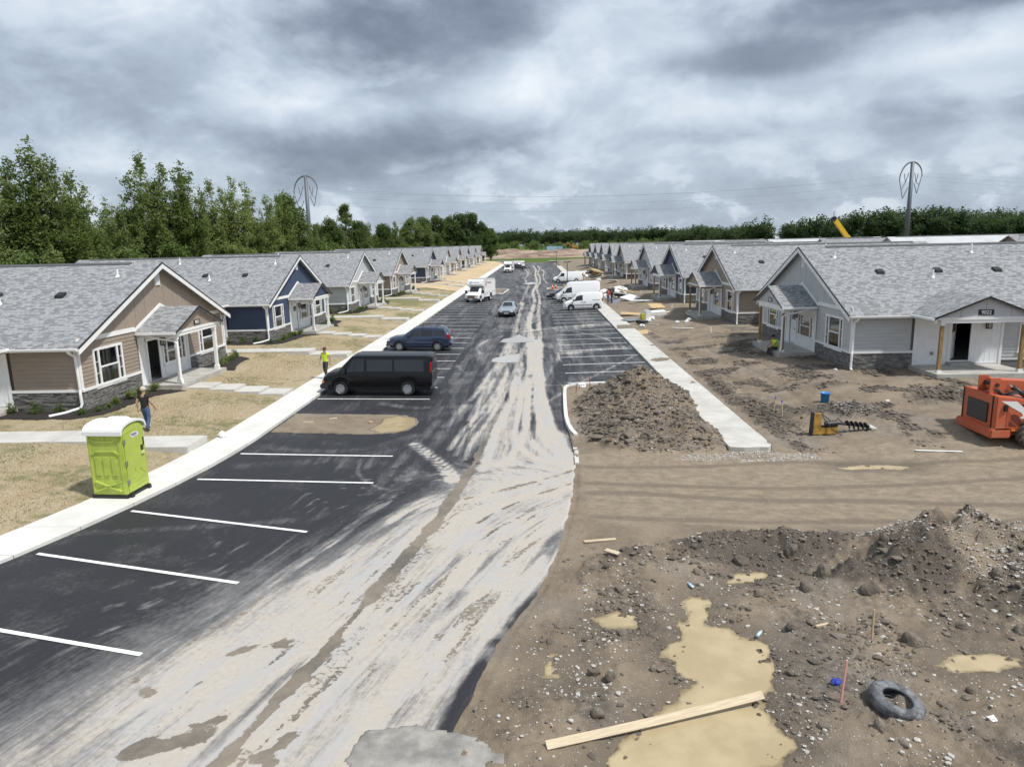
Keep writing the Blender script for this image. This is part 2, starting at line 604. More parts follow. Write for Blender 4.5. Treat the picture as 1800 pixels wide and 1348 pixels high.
def dz1(x, y):
    return float(dirt_fields(np.array([float(x)]), np.array([float(y)]))[0][0])


def grid_mesh(name, X, Y, Z, mat_, attrs=None, uv=None, smooth=True):
    r_, c_ = X.shape
    V = np.stack([X, Y, Z], -1).reshape(-1, 3)
    i = np.arange(r_ * c_).reshape(r_, c_)
    F = np.stack([i[:-1, :-1], i[:-1, 1:], i[1:, 1:], i[1:, :-1]], -1).reshape(-1, 4)
    me = np_mesh(name, V, F, mat_, smooth)
    for k, a in (attrs or {}).items():
        at = me.attributes.new(k, 'FLOAT', 'POINT')
        at.data.foreach_set('value', np.ascontiguousarray(a, np.float32).ravel())
    if uv is not None:
        at = me.attributes.new('flow', 'FLOAT_VECTOR', 'POINT')
        at.data.foreach_set('vector', np.stack([uv[0], uv[1], np.zeros_like(uv[0])], -1).astype(np.float32).ravel())
    return me


# ------------------------------------------------------------------ ground materials
def m_dirt(T, b, out):
    P = T.pos()
    n1 = T.noise(P, 0.8, 5, 0.6); n2 = T.noise(P, 6, 6, 0.65); n3 = T.noise(P, 38, 4, 0.7)
    c = T.mix(T.sstep(n1, 0.3, 0.7), (0.185, 0.145, 0.105), (0.285, 0.228, 0.166))
    c = T.mix(T.math('MULTIPLY', T.sstep(n2, 0.45, 0.75), 0.5), c, (0.30, 0.25, 0.19))
    sand = T.attr('sand')
    fl = T.attr('flow', 'Vector')
    streak = T.noise(T.mapping(fl, (0.30, 2.2, 1)), 1.3, 6, 0.68)
    streak2 = T.noise(T.mapping(fl, (1.1, 4.5, 1)), 1.6, 6, 0.7)
    big = T.noise(P, 0.28, 5, 0.6)
    c = T.mix(T.math('MULTIPLY', T.sstep(big, 0.48, 0.66), 0.55), c, (0.245, 0.225, 0.20))
    c = T.mix(T.math('MULTIPLY', T.sstep(T.noise(P, 1.9, 6, 0.7), 0.54, 0.72), 0.55), c, (0.095, 0.078, 0.062))
    sandf = T.sstep(T.math('ADD', sand, T.math('MULTIPLY', T.math('SUBTRACT', streak, 0.5), 1.0)), 0.35, 0.95)
    sc = T.mix(T.sstep(T.math('ADD', T.math('MULTIPLY', streak2, 0.45), T.math('MULTIPLY', T.noise(P, 2.4, 6, 0.7), 0.55)), 0.36, 0.64), (0.215, 0.172, 0.128), (0.35, 0.285, 0.205))
    c = T.mix(T.math('MULTIPLY', sandf, 0.88), c, sc)
    rut = T.attr('rut')
    rn = T.math('ADD', rut, T.math('MULTIPLY', T.math('SUBTRACT', streak, 0.5), 0.9))
    c = T.mix(T.math('MULTIPLY', T.sstep(rn, 0.35, 0.85), 0.65), c, T.mix(n2, (0.115, 0.092, 0.07), (0.21, 0.172, 0.13)))
    dk = T.attr('dark')
    dkf = T.sstep(T.math('ADD', dk, T.math('MULTIPLY', T.math('SUBTRACT', n2, 0.5), 1.1)), 0.25, 0.75)
    c = T.mix(T.math('MULTIPLY', dkf, 0.85), c, T.mix(n3, (0.058, 0.050, 0.043), (0.135, 0.115, 0.096)))
    wet = T.attr('wet')
    c = T.mix(T.math('MULTIPLY', wet, 0.55), c, (0.115, 0.093, 0.068))
    # stone chips in the soil
    vo = T.n('ShaderNodeTexVoronoi', {'Vector': P, 'Scale': 26.0}, feature='F1')
    chip = T.math('MULTIPLY', T.math('LESS_THAN', vo.outputs['Distance'], 0.26), T.math('GREATER_THAN', T.n('ShaderNodeSeparateColor', {0: vo.outputs['Color']}).outputs[0], T.math('SUBTRACT', 0.97, T.math('MULTIPLY', T.attr('gravel'), 0.55))))
    c = T.mix(chip, c, T.mix(T.n('ShaderNodeSeparateColor', {0: vo.outputs['Color']}).outputs[1], (0.30, 0.28, 0.25), (0.66, 0.63, 0.58)))
    T.set(b.inputs['Base Color'], c)
    T.set(b.inputs['Roughness'], T.math('SUBTRACT', 0.95, T.math('MULTIPLY', wet, 0.35)))
    b.inputs['Specular IOR Level'].default_value = 0.3
    h = T.math('ADD', T.math('MULTIPLY', n2, 0.5), T.math('MULTIPLY', n3, 0.35))
    h = T.math('ADD', h, T.math('MULTIPLY', chip, 0.25))
    bp = T.n('ShaderNodeBump', {'Height': h})
    bp.inputs['Strength'].default_value = 1.0
    bp.inputs['Distance'].default_value = 0.085
    T.set(b.inputs['Normal'], bp.outputs[0])


M_DIRT = matfn('bare_dirt', m_dirt)


def m_asphalt(T, b, out):
    P = T.pos()
    fl = T.attr('flow', 'Vector')
    n1 = T.noise(P, 0.45, 4, 0.6); n2 = T.noise(P, 9, 5, 0.65); n3 = T.noise(P, 70, 3, 0.7)
    base = T.mix(n3, (0.011, 0.011, 0.0135), (0.034, 0.034, 0.038))
    base = T.mix(T.math('MULTIPLY', T.sstep(n1, 0.45, 0.75), 0.30), base, (0.042, 0.042, 0.046))
    st1 = T.noise(T.mapping(fl, (7.0, 0.55, 1)), 1.0, 6, 0.62)
    st2 = T.noise(T.mapping(fl, (26.0, 1.6, 1)), 1.0, 5, 0.65)
    dust = T.attr('dust')
    v = T.math('ADD', dust, T.math('MULTIPLY', T.math('SUBTRACT', st1, 0.5), T.math('ADD', 0.30, T.math('MULTIPLY', dust, 0.65))))
    v = T.math('ADD', v, T.math('MULTIPLY', T.math('SUBTRACT', st2, 0.5), 0.55))
    v = T.math('ADD', v, T.math('MULTIPLY', T.math('SUBTRACT', n2, 0.5), 0.42))
    # thin film of dust before thick crust
    film = T.sstep(v, 0.02, 0.55)
    crust = T.sstep(v, 0.40, 0.92)
    dc = T.mix(n2, (0.37, 0.333, 0.285), (0.53, 0.49, 0.435))
    st3 = T.noise(T.mapping(fl, (2.2, 0.30, 1)), 1.0, 5, 0.6)
    dc = T.mix(T.math('MULTIPLY', T.sstep(st3, 0.42, 0.66), 0.75), dc, (0.40, 0.40, 0.405))
    dc = T.mix(T.math('MULTIPLY', T.sstep(st2, 0.56, 0.72), 0.45), dc, (0.27, 0.262, 0.25))
    dc = T.mix(T.math('MULTIPLY', T.sstep(T.noise(P, 1.7, 5, 0.65), 0.52, 0.70), 0.40), dc, (0.46, 0.385, 0.29))
    c = T.mix(T.math('MULTIPLY', film, 0.34), base, (0.40, 0.39, 0.38))
    c = T.mix(T.math('MULTIPLY', crust, 0.93), c, dc)
    mud = T.attr('mud')
    mv = T.math('ADD', mud, T.math('MULTIPLY', T.math('SUBTRACT', n2, 0.5), 0.9))
    mv = T.math('ADD', mv, T.math('MULTIPLY', T.math('SUBTRACT', st1, 0.5), 0.35))
    mf = T.sstep(mv, 0.46, 0.56)
    c = T.mix(T.math('MULTIPLY', mf, 0.94), c, T.mix(T.sstep(n1, 0.35, 0.6), T.mix(n2, (0.075, 0.067, 0.056), (0.15, 0.132, 0.108)), T.mix(n2, (0.16, 0.132, 0.10), (0.29, 0.245, 0.19))))
    # crumbs of mud
    vo = T.n('ShaderNodeTexVoronoi', {'Vector': P, 'Scale': 7.0}, feature='F1')
    crumb = T.math('MULTIPLY', T.math('LESS_THAN', vo.outputs['Distance'], T.math('MULTIPLY', n2, 0.19)), T.sstep(dust, 0.35, 0.7))
    crumb = T.math('MULTIPLY', crumb, T.math('GREATER_THAN', T.n('ShaderNodeSeparateColor', {0: vo.outputs['Color']}).outputs[0], 0.62))
    c = T.mix(T.math('MULTIPLY', crumb, 0.8), c, (0.13, 0.105, 0.08))
    T.set(b.inputs['Base Color'], c)
    T.set(b.inputs['Roughness'], T.math('SUBTRACT', T.math('ADD', 0.62, T.math('MULTIPLY', crust, 0.33)), T.math('MULTIPLY', mf, 0.12)))
    b.inputs['Specular IOR Level'].default_value = 0.35
    h = T.math('ADD', T.math('MULTIPLY', n3, 0.30), T.math('MULTIPLY', crust, 0.5))
    h = T.math('ADD', h, T.math('MULTIPLY', mf, 0.6))
    bp = T.n('ShaderNodeBump', {'Height': h})
    bp.inputs['Strength'].default_value = 0.5
    bp.inputs['Distance'].default_value = 0.02
    T.set(b.inputs['Normal'], bp.outputs[0])


M_ASPH = matfn('asphalt', m_asphalt)


def m_conc(T, b, out):
    P = T.pos()
    n1 = T.noise(P, 0.7, 5, 0.6); n2 = T.noise(P, 12, 5, 0.7)
    c = T.mix(T.sstep(n1, 0.3, 0.7), (0.57, 0.555, 0.52), (0.70, 0.69, 0.655))
    c = T.mix(T.math('MULTIPLY', T.sstep(n2, 0.55, 0.8), 0.25), c, (0.42, 0.40, 0.37))
    T.set(b.inputs['Base Color'], c)
    b.inputs['Roughness'].default_value = 0.85
    bp = T.n('ShaderNodeBump', {'Height': n2})
    bp.inputs['Strength'].default_value = 0.2
    bp.inputs['Distance'].default_value = 0.01
    T.set(b.inputs['Normal'], bp.outputs[0])


M_CONC = matfn('new_concrete', m_conc)


def m_conc2(T, b, out):
    P = T.pos()
    n1 = T.noise(P, 0.9, 6, 0.65); n2 = T.noise(P, 14, 5, 0.7)
    c = T.mix(T.sstep(n1, 0.3, 0.7), (0.43, 0.415, 0.375), (0.58, 0.565, 0.53))
    c = T.mix(T.math('MULTIPLY', T.sstep(n1, 0.60, 0.75), 0.5), c, (0.26, 0.21, 0.155))
    c = T.mix(T.math('MULTIPLY', T.sstep(n2, 0.55, 0.8), 0.4), c, (0.30, 0.275, 0.24))
    T.set(b.inputs['Base Color'], c)
    b.inputs['Roughness'].default_value = 0.9
    bp = T.n('ShaderNodeBump', {'Height': n2})
    bp.inputs['Strength'].default_value = 0.3
    bp.inputs['Distance'].default_value = 0.01
    T.set(b.inputs['Normal'], bp.outputs[0])


M_CONC2 = matfn('dusty_concrete', m_conc2)


def m_lawn(T, b, out):
    P = T.pos()
    n1 = T.noise(P, 0.22, 5, 0.6, 0.4); n2 = T.noise(P, 2.2, 5, 0.65); n3 = T.noise(T.mapping(P, (14, 26, 10)), 1.0, 4, 0.7)
    n4 = T.noise(T.mapping(P, (0.9, 0.16, 1), rot=(0, 0, 0.6)), 1.2, 4, 0.6)
    c = T.mix(T.sstep(n3, 0.25, 0.75), (0.25, 0.20, 0.125), (0.52, 0.435, 0.30))
    c = T.mix(T.math('MULTIPLY', T.sstep(n4, 0.42, 0.62), 0.30), c, (0.34, 0.235, 0.13))
    g = T.math('ADD', T.math('MULTIPLY', n1, 0.62), T.math('MULTIPLY', n2, 0.38))
    gy_ = T.n('ShaderNodeSeparateXYZ', {0: P}).outputs[1]
    g = T.math('ADD', g, T.math('MULTIPLY', T.sstep(gy_, 40, 100), 0.07))
    gf = T.sstep(g, 0.485, 0.63)
    c = T.mix(T.math('MULTIPLY', gf, 0.80), c, T.mix(n3, (0.075, 0.09, 0.035), (0.20, 0.21, 0.085)))
    T.set(b.inputs['Base Color'], c)
    b.inputs['Roughness'].default_value = 0.95
    b.inputs['Specular IOR Level'].default_value = 0.15
    bp = T.n('ShaderNodeBump', {'Height': T.math('ADD', n3, T.math('MULTIPLY', n2, 0.4))})
    bp.inputs['Strength'].default_value = 0.8
    bp.inputs['Distance'].default_value = 0.05
    T.set(b.inputs['Normal'], bp.outputs[0])


M_LAWN = matfn('dry_lawn', m_lawn)


def m_straw(T, b, out):
    P = T.pos()
    n2 = T.noise(P, 1.3, 5, 0.65); n3 = T.noise(T.mapping(P, (9, 3, 10)), 1.0, 4, 0.7)
    n4 = T.noise(T.mapping(P, (0.25, 1.4, 1)), 1.0, 4, 0.6)
    c = T.mix(n3, (0.37, 0.265, 0.145), (0.55, 0.425, 0.265))
    c = T.mix(T.sstep(n4, 0.48, 0.66), c, (0.62, 0.50, 0.33))
    c = T.mix(T.math('MULTIPLY', T.sstep(n2, 0.55, 0.7), 0.5), c, (0.33, 0.22, 0.12))
    T.set(b.inputs['Base Color'], c)
    b.inputs['Roughness'].default_value = 0.95
    bp = T.n('ShaderNodeBump', {'Height': T.math('ADD', n3, n2)})
    bp.inputs['Strength'].default_value = 0.6
    bp.inputs['Distance'].default_value = 0.05
    T.set(b.inputs['Normal'], bp.outputs[0])


M_STRAW = matfn('straw_cover', m_straw)


def m_field(T, b, out):
    P = T.pos()
    n1 = T.noise(P, 0.012, 6, 0.6); n2 = T.noise(P, 0.15, 6, 0.65); n3 = T.noise(P, 1.5, 4, 0.7)
    y_ = T.math('ADD', T.n('ShaderNodeSeparateXYZ', {0: P}).outputs[1], T.math('MULTIPLY', T.math('SUBTRACT', n1, 0.5), 60))
    grass = T.mix(n2, (0.045, 0.085, 0.018), (0.12, 0.165, 0.04))
    earth = T.mix(n2, (0.20, 0.13, 0.085), (0.36, 0.27, 0.19))
    f = T.math('MULTIPLY', T.sstep(y_, 405, 418), T.sstep(y_, 660, 560))
    c = T.mix(f, grass, earth)
    c = T.mix(T.sstep(y_, 318, 300), c, T.mix(n3, (0.15, 0.115, 0.082), (0.26, 0.21, 0.15)))
    T.set(b.inputs['Base Color'], c)
    b.inputs['Roughness'].default_value = 0.95
    b.inputs['Specular IOR Level'].default_value = 0.1


M_FIELD = matfn('open_field', m_field)


def m_water(T, b, out):
    P = T.pos()
    n = T.noise(P, 1.2, 4, 0.6); n2 = T.noise(P, 5.0, 4, 0.6)
    c = T.mix(T.sstep(n, 0.35, 0.65), (0.37, 0.295, 0.175), (0.45, 0.365, 0.225))
    T.set(b.inputs['Base Color'], c)
    b.inputs['Roughness'].default_value = 0.08
    b.inputs['Specular IOR Level'].default_value = 0.4
    b.inputs['IOR'].default_value = 1.33
    bp = T.n('ShaderNodeBump', {'Height': n2})
    bp.inputs['Strength'].default_value = 0.05
    bp.inputs['Distance'].default_value = 0.02
    T.set(b.inputs['Normal'], bp.outputs[0])


M_WATER = matfn('muddy_water', m_water)


def m_pool(T, b, out):
    # silt laden water: the deeper it stands, the less of the bed shows
    m_water(T, b, out)
    P = T.pos()
    dn = T.math('ADD', T.attr('depth'), T.math('MULTIPLY', T.math('SUBTRACT', T.noise(P, 7, 4, 0.6), 0.5), 0.02))
    tr = T.n('ShaderNodeBsdfTransparent', {0: (0.92, 0.88, 0.80)})
    mx = T.n('ShaderNodeMixShader', {0: T.sstep(dn, -0.008, 0.022), 1: tr, 2: b.outputs[0]})
    T.t.links.new(mx.outputs[0], out.inputs[0])


M_POOL = matfn('puddle_water', m_pool)


def m_water2(T, b, out):
    P = T.pos()
    n = T.noise(P, 1.2, 4, 0.6)
    T.set(b.inputs['Base Color'], T.mix(n, (0.42, 0.39, 0.345), (0.50, 0.465, 0.41)))  # paleness of the reflected sky put into the silty base colour
    b.inputs['Roughness'].default_value = 0.06
    b.inputs['IOR'].default_value = 1.33


M_WATER2 = matfn('silty_sky_water', m_water2)
M_PAINT = mat('line_paint', (0.80, 0.80, 0.78), 0.7, nscale=6, namp=0.14)
M_MULCH = mat('black_mulch', (0.022, 0.018, 0.016), 0.95, nscale=30, namp=0.6, bump=1.0, bscale=34)
M_MULCH.node_tree.nodes

# ------------------------------------------------------------------ far ground sheet
Xf, Yf = np.meshgrid(np.linspace(-2500, 2500, 60), np.concatenate([np.linspace(-200, 400, 30), np.linspace(430, 3200, 50)]))
o = link('ground', grid_mesh('ground', Xf, Yf, np.full(Xf.shape, -0.42), M_FIELD))
tag(o, kind='structure')

# ------------------------------------------------------------------ asphalt
rows = np.concatenate([np.arange(6, 25, 0.10), np.arange(25, 37.4, 0.16), [37.44, 37.46], np.arange(37.7, 62, 0.25), np.arange(62, 140, 0.7), np.arange(140, 286, 2.2)])
u = np.linspace(0, 1, 190)
YY = np.repeat(rows[:, None], len(u), 1)
lx = kx(rows) - 0.02; rx = edge_r(rows)
rx = rx + np.where(rows < 23.4, (fbm(rows * 2.2, rows * 0, 4, seed=5) - 0.5) * 0.16, 0)
XX = lx[:, None] + (rx - lx)[:, None] * u[None]
ZZ = road_z(XX) + 0.012 * (fbm(XX * 0.35, YY * 0.35, 3, seed=9) - 0.5)
ZZ[:, -1] = np.where(rows < 23.4, -0.10, ZZ[:, -1])

# flow coordinates: straight up the street, bending right into the haul road near the camera
cx_, cy_ = 6.0, 14.4
dX, dY = XX - cx_, YY - cy_
rad = np.hypot(dX, dY)
ang = np.arctan2(dX, dY)            # 0 = +Y, -pi/2 = -X
a0 = math.atan2(-0.95, 0.30)
psi = np.where(ang < a0, dX * -0.953 + dY * 0.301, rad)
ss = np.where(ang < a0, dX * 0.301 + dY * 0.953, (ang - a0) * 8.0)
wS = sst(20.5, 24.5, YY + 0.4 * np.clip(-XX - 3, 0, 9))
wS = np.maximum(wS, sst(-6.0, -8.5, XX) * sst(12, 18, YY))
flow_u = psi * (1 - wS) + (7.0 - XX) * wS
flow_v = ss * (1 - wS) + YY * wS

n_a = fbm(flow_u * 2.2, flow_v * 0.16, 4, 0.6, seed=21); n_b = fbm(flow_u * 6.5, flow_v * 0.35, 4, 0.6, seed=22); n_c = fbm(XX * 0.8, YY * 0.8, 4, seed=23)
xl = np.interp(YY, [6, 9, 12.5, 15.5, 18.5, 20.3, 24, 30, 36, 45, 70], [-9.6, -8.4, -7.0, -5.8, -4.1, -2.9, -2.3, -2.2, -2.1, -1.9, -1.6])
wl = np.interp(YY, [6, 15, 21, 40], [2.4, 2.0, 1.3, 0.8])
lev = np.interp(YY, [6, 20.5, 23.5, 28, 34, 45, 60, 100, 200], [0.86, 0.86, 0.68, 0.56, 0.48, 0.38, 0.22, 0.10, 0.05])
xr = np.interp(YY, [6, 22.4, 25, 30, 36, 45, 60, 100], [9, 1.6, 0.95, 0.55, 0.40, 0.15, 0.0, 0.2])
dust = lev * sst(-1, 1, (XX - xl) / wl) * sst(0.28, -0.12, XX - xr)
dust = dust + 0.13 * sst(-4.5, 0, XX - xl) * sst(60, 20, YY) + 0.10 * sst(28, 50, YY) + 0.12 * sst(-6.5, -4.5, XX) * sst(3.0, 1.5, XX) * sst(26, 40, YY)
dust = dust - 0.48 * (1 - sst(0.30, 0.46, n_a)) * sst(20, 26, YY) - 0.32 * (0.5 - n_b) * sst(19, 25, YY)
dust = dust - 0.35 * (1 - sst(0.28, 0.42, n_a)) * sst(22, 18, YY) * sst(1.2, 3.5, np.abs(XX - xl))
dust = dust - 0.22 * sst(0.50, 0.68, fbm(flow_u * 1.5, flow_v * 0.22, 4, 0.6, seed=24)) * sst(23, 19, YY)


WOB = (fbm(XX * 1.6, YY * 1.6, 5, 0.6, seed=25) - 0.5)


def stroke(P, w, amt, tread=0, soft=0.5, rag=0.12):
    for _ in range(2):      # round the corners of the track
        if len(P) > 2:
            Q = [P[0]]
            for (ax, ay), (bx, by) in zip(P[:-1], P[1:]):
                Q += [(ax * .75 + bx * .25, ay * .75 + by * .25), (ax * .25 + bx * .75, ay * .25 + by * .75)]
            P = Q + [P[-1]]
    dd, s_ = line_dist(XX, YY, P)
    dd = np.clip(dd + rag * WOB, 0, None)
    a = amt * sst(w / 2 * (1 + soft), w / 2 * (1 - soft), dd)
    if tread:
        a = a * (0.45 + 0.55 * (np.sin(s_ * tread + dd * 14) > -0.1))
    return a


for P, w, amt, tr in (
        ([(1.25, 23.3), (0.86, 25.2), (0.42, 29), (0.12, 34), (0.02, 41), (0.06, 56)], 0.60, 0.95, 0),
        ([(1.25, 23.4), (1.0, 25.5), (0.95, 27.5)], 0.45, 0.8, 16),
        ([(-4.75, 26.3), (-4.0, 24.9), (-3.2, 23.4), (-2.8, 22.0)], 0.50, 0.95, 17),
        ([(-1.9, 23), (-1.75, 28), (-1.35, 32.5), (-1.1, 40)], 0.34, 0.55, 0),
        ([(-3.3, 25.6), (-3.1, 28), (-2.5, 32), (-1.9, 38), (-1.6, 46)], 0.26, 0.55, 0), ([(-3.0, 24.8), (-2.9, 27.5), (-2.2, 32), (-1.7, 38)], 0.20, 0.5, 0), ([(-2.6, 24.2), (-2.6, 26.5), (-2.1, 30), (-1.6, 36)], 0.22, 0.5, 0),
        ([(1.2, 23.6), (0.2, 24.6), (-0.4, 27), (-0.5, 31), (-0.45, 38)], 0.26, 0.6, 0), ([(1.2, 23.3), (-0.2, 24.2), (-0.9, 26.5), (-0.85, 31), (-0.8, 38)], 0.24, 0.6, 0), ([(0.9, 24.4), (0.2, 26.4), (0.0, 29.5), (-0.15, 36)], 0.20, 0.55, 0),
        ([(-3.9, 29), (-3.5, 33), (-2.9, 38), (-2.5, 44)], 0.35, 0.30, 0), ([(-4.6, 20.5), (-4.2, 24), (-3.8, 28), (-3.3, 33)], 0.5, 0.22, 0), ([(-5.2, 21), (-4.9, 25), (-4.3, 30)], 0.4, 0.18, 0),
        ([(-1.0, 24), (-0.55, 28), (-0.35, 34), (-0.5, 44), (-0.75, 60)], 0.28, 0.55, 0),
        ([(-2.9, 30), (-2.6, 38), (-2.1, 47), (-1.9, 57), (-1.8, 75), (-1.7, 92)], 0.42, 0.5, 0),
        ([(-3.3, 34), (-2.7, 42), (-2.3, 50), (-2.2, 56)], 0.30, 0.45, 0),
        ([(-0.35, 41), (-0.4, 56), (-0.75, 70), (-0.35, 84), (-0.15, 98), (-0.55, 112), (0.05, 130), (0.4, 150), (-0.2, 175), (0.4, 210), (-1.0, 250)], 0.45, 0.75, 0),
        ([(0.35, 47), (0.3, 62), (0.25, 78), (0.45, 92), (0.55, 106), (0.05, 122), (0.9, 138), (1.1, 160), (0.4, 185), (1.4, 215), (0.8, 250)], 0.35, 0.70, 0),
        ([(-2.0, 90), (-1.6, 110), (-1.2, 130), (-2.5, 155), (-1.6, 180), (-3.2, 220)], 0.4, 0.45, 0),
        ([(2.2, 135), (1.5, 165), (2.5, 190), (1.5, 225)], 0.4, 0.5, 0),
        ([(-0.7, 62), (2.4, 64.5), (7, 66.5)], 0.9, 0.42, 0), ([(3.0, 63), (7, 66)], 1.6, 0.38, 0),
        ([(2.3, 48.8), (4.6, 50.2), (6.8, 50.6)], 1.3, 0.36, 0),
        ([(0.3, 33), (1.9, 37.2), (4.6, 42.6), (6.6, 47)], 0.24, 0.40, 0),
        ([(0.2, 38), (1.3, 45), (1.9, 52), (1.7, 58)], 0.3, 0.28, 0),
        ([(1.6, 63), (4.2, 59.5), (5.9, 54), (5.6, 49.6)], 0.26, 0.42, 0),
        ([(-2.6, 59), (-4.1, 56), (-4.5, 52), (-3.9, 49)], 0.22, 0.38, 0), ([(-1.8, 62), (-4, 62), (-5.6, 59), (-7, 57), (-7.3, 54)], 0.20, 0.30, 0),
        ([(-6.4, 24.4), (-6.1, 22.6), (-5.2, 21.4), (-4.6, 21.1)], 0.12, 0.34, 0),
        ([(-10.6, 26.0), (-7.0, 25.0), (-5.0, 27.6)], 0.5, 0.20, 0), ([(-10.5, 23.5), (-6.5, 24.5), (-4.9, 26.8)], 0.7, 0.16, 0),
        ([(-7.4, 33.4), (-6.0, 32.5), (-5.3, 32.6)], 0.6, 0.30, 0), ([(-5.1, 44.6), (-4.6, 42.8), (-4.3, 41.6)], 0.2, 0.3, 0),
        ([(-12.3, 17.6), (-9.8, 18.0), (-7, 18.6)], 0.35, 0.20, 0)):
    dust = np.maximum(dust, 0) + stroke(P, w, amt, tr) * (0.55 + 0.9 * (n_b - 0.25))
# dry dusty streaks over the dark bays
dust = dust + sst(0.62, 0.80, fbm(flow_u * 3.0, flow_v * 0.45, 4, 0.6, seed=31)) * 0.48 * sst(-11.0, -7.0, XX + 0.15 * (16 - YY)) * sst(27, 19, YY)
dust = dust + sst(0.50, 0.72, n_c) * 0.12 + 0.16 * sst(0.52, 0.70, fbm(flow_u * 1.1, flow_v * 0.09, 4, 0.6, seed=32)) * sst(34, 50, YY)
dust = dust + 0.10 * sst(120, 200, YY)
mud = np.zeros_like(dust)
ctr = [(-5.4, 7.0), (-4.83, 9.07), (-4.35, 11.0), (-3.97, 12.8), (-3.35, 16), (-2.62, 19.65), (-2.25, 23.5), (-1.85, 29.8), (-1.55, 38)]
mud = np.maximum(mud, stroke(ctr, 0.30, 1.0, 0, 0.6, 0.40) * np.interp(YY, [6, 22, 27, 40], [1.0, 0.95, 0.62, 0.35]))
mud = np.maximum(mud, stroke([(x_ + 0.30, y_) for x_, y_ in ctr[:6]], 0.55, 0.47, 0, 0.8, 0.9))
for P, w, a in (([(-5.9, 12.0), (-5.5, 12.35), (-5.1, 12.4)], 0.42, 0.85), ([(-7.3, 11.1), (-6.8, 10.8)], 0.30, 0.8), ([(-4.2, 9.3), (-3.95, 9.8)], 0.42, 0.85), ([(-6.3, 9.4), (-5.4, 9.7)], 0.55, 0.8),
                ([(-5.6, 10.0), (-5.2, 10.2)], 0.3, 0.7), ([(1.2, 22.9), (-0.5, 21.4), (-2.2, 20.3)], 0.22, 0.72), ([(1.1, 21.6), (-0.4, 20.3), (-1.6, 18.7), (-2.2, 17.6)], 0.20, 0.66),
                ([(1.0, 20.5), (-0.3, 19.2), (-1.4, 17.6)], 0.24, 0.62), ([(0.7, 18.2), (-0.4, 16.6), (-1.1, 15.2)], 0.22, 0.58), ([(0.9, 19.3), (0.2, 18.5), (-1.6, 16.2)], 0.16, 0.55),
                ([(-1.7, 13.2), (-1.2, 13.9)], 0.26, 0.75), ([(-2.0, 12.6), (-1.6, 13.0)], 0.2, 0.6), ([(1.15, 22.2), (-1.2, 20.9), (-3.4, 19.9)], 0.25, 0.55)):
    mud = np.maximum(mud, stroke(P, w * (0.95 if P[0][1] < 13 else 0.62), a, 0, 0.7, 0.7 if P[0][1] < 13 else 0.35) * (1 if P[0][1] < 13 else 0.55 + 0.9 * (n_b - 0.2)))
mud = np.maximum(mud, 0.52 * sst(0.60, 0.72, fbm(flow_u * 3.6, flow_v * 0.45, 4, 0.6, seed=41)) * (dust > 0.55) * sst(23, 19, YY))
# fresh black edge next to the bare ground, kept clean
ed = np.interp(YY, _EY, _EX) - XX
dust = dust - (0.55 + 0.9 * sst(0.35, 0.6, n_c)) * sst(0.34, 0.02, ed - np.interp(YY, [8, 11, 14.5, 16.5], [0.06, 0.14, -0.06, -0.3])) * sst(15.8, 13.5, YY) * sst(8.5, 10.5, YY)
road_me = grid_mesh('asphalt_road', XX, YY, ZZ, M_ASPH, {'dust': np.clip(dust, 0, 1.2), 'mud': mud}, (flow_u, flow_v))
o = link('asphalt_road', road_me)
tag(o, kind='structure')


# ------------------------------------------------------------------ dirt
xs = np.concatenate([np.arange(-3.0, 9.0, 0.055), np.arange(9.0, 14.0, 0.09), np.arange(14.0, 24, 0.22), np.arange(24, 62, 1.2)])
ys = np.concatenate([np.arange(6.5, 17.5, 0.055), np.arange(17.5, 38, 0.105), np.arange(38, 64, 0.3), np.arange(64, 140, 0.9), np.arange(140, 300, 3)])
DX, DY = np.meshgrid(xs, ys)
DZ, D_dark, D_grav, D_sand, D_wet, D_rough, D_mm, D_rut = dirt_fields(DX, DY)
DZ = np.where(DX > 50, DZ - (DX - 50) * 0.1, DZ)
dirt_me = grid_mesh('dirt_ground', DX, DY, DZ, M_DIRT, {'dark': D_dark, 'gravel': D_grav, 'sand': D_sand, 'wet': D_wet, 'rut': D_rut}, (DX, DY - 0.011 * (DX - 9) ** 2 + 2.2 * (fbm(DX * 0.16, DY * 0.16, 3, seed=33) - .5)))
o = link('dirt_ground', dirt_me)
tag(o, kind='structure')


def flat_poly(name, P, z, m, n_sub=1, jitter=0.0, parent=None, thick=0.0):
    pts = []
    for i in range(len(P)):
        a = np.array(P[i]); b = np.array(P[(i + 1) % len(P)])
        for k in range(n_sub):
            q = a + (b - a) * k / n_sub
            pts.append((q[0] + (random.random() - .5) * jitter, q[1] + (random.random() - .5) * jitter))
    mb = MB()
    if thick:
        mb.prism(pts, lambda u_, v_, d_: (u_, v_, d_), z - thick, z)
    else:
        mb.add([(x, y, z(x, y) if callable(z) else z) for x, y in pts], [tuple(range(len(pts)))])
    return mb.build(name, m, parent)


def dilate(P, r_):
    c = np.mean(np.array(P), 0)
    return [tuple(np.array(p) + (np.array(p) - c) / np.linalg.norm(np.array(p) - c) * r_) for p in P]


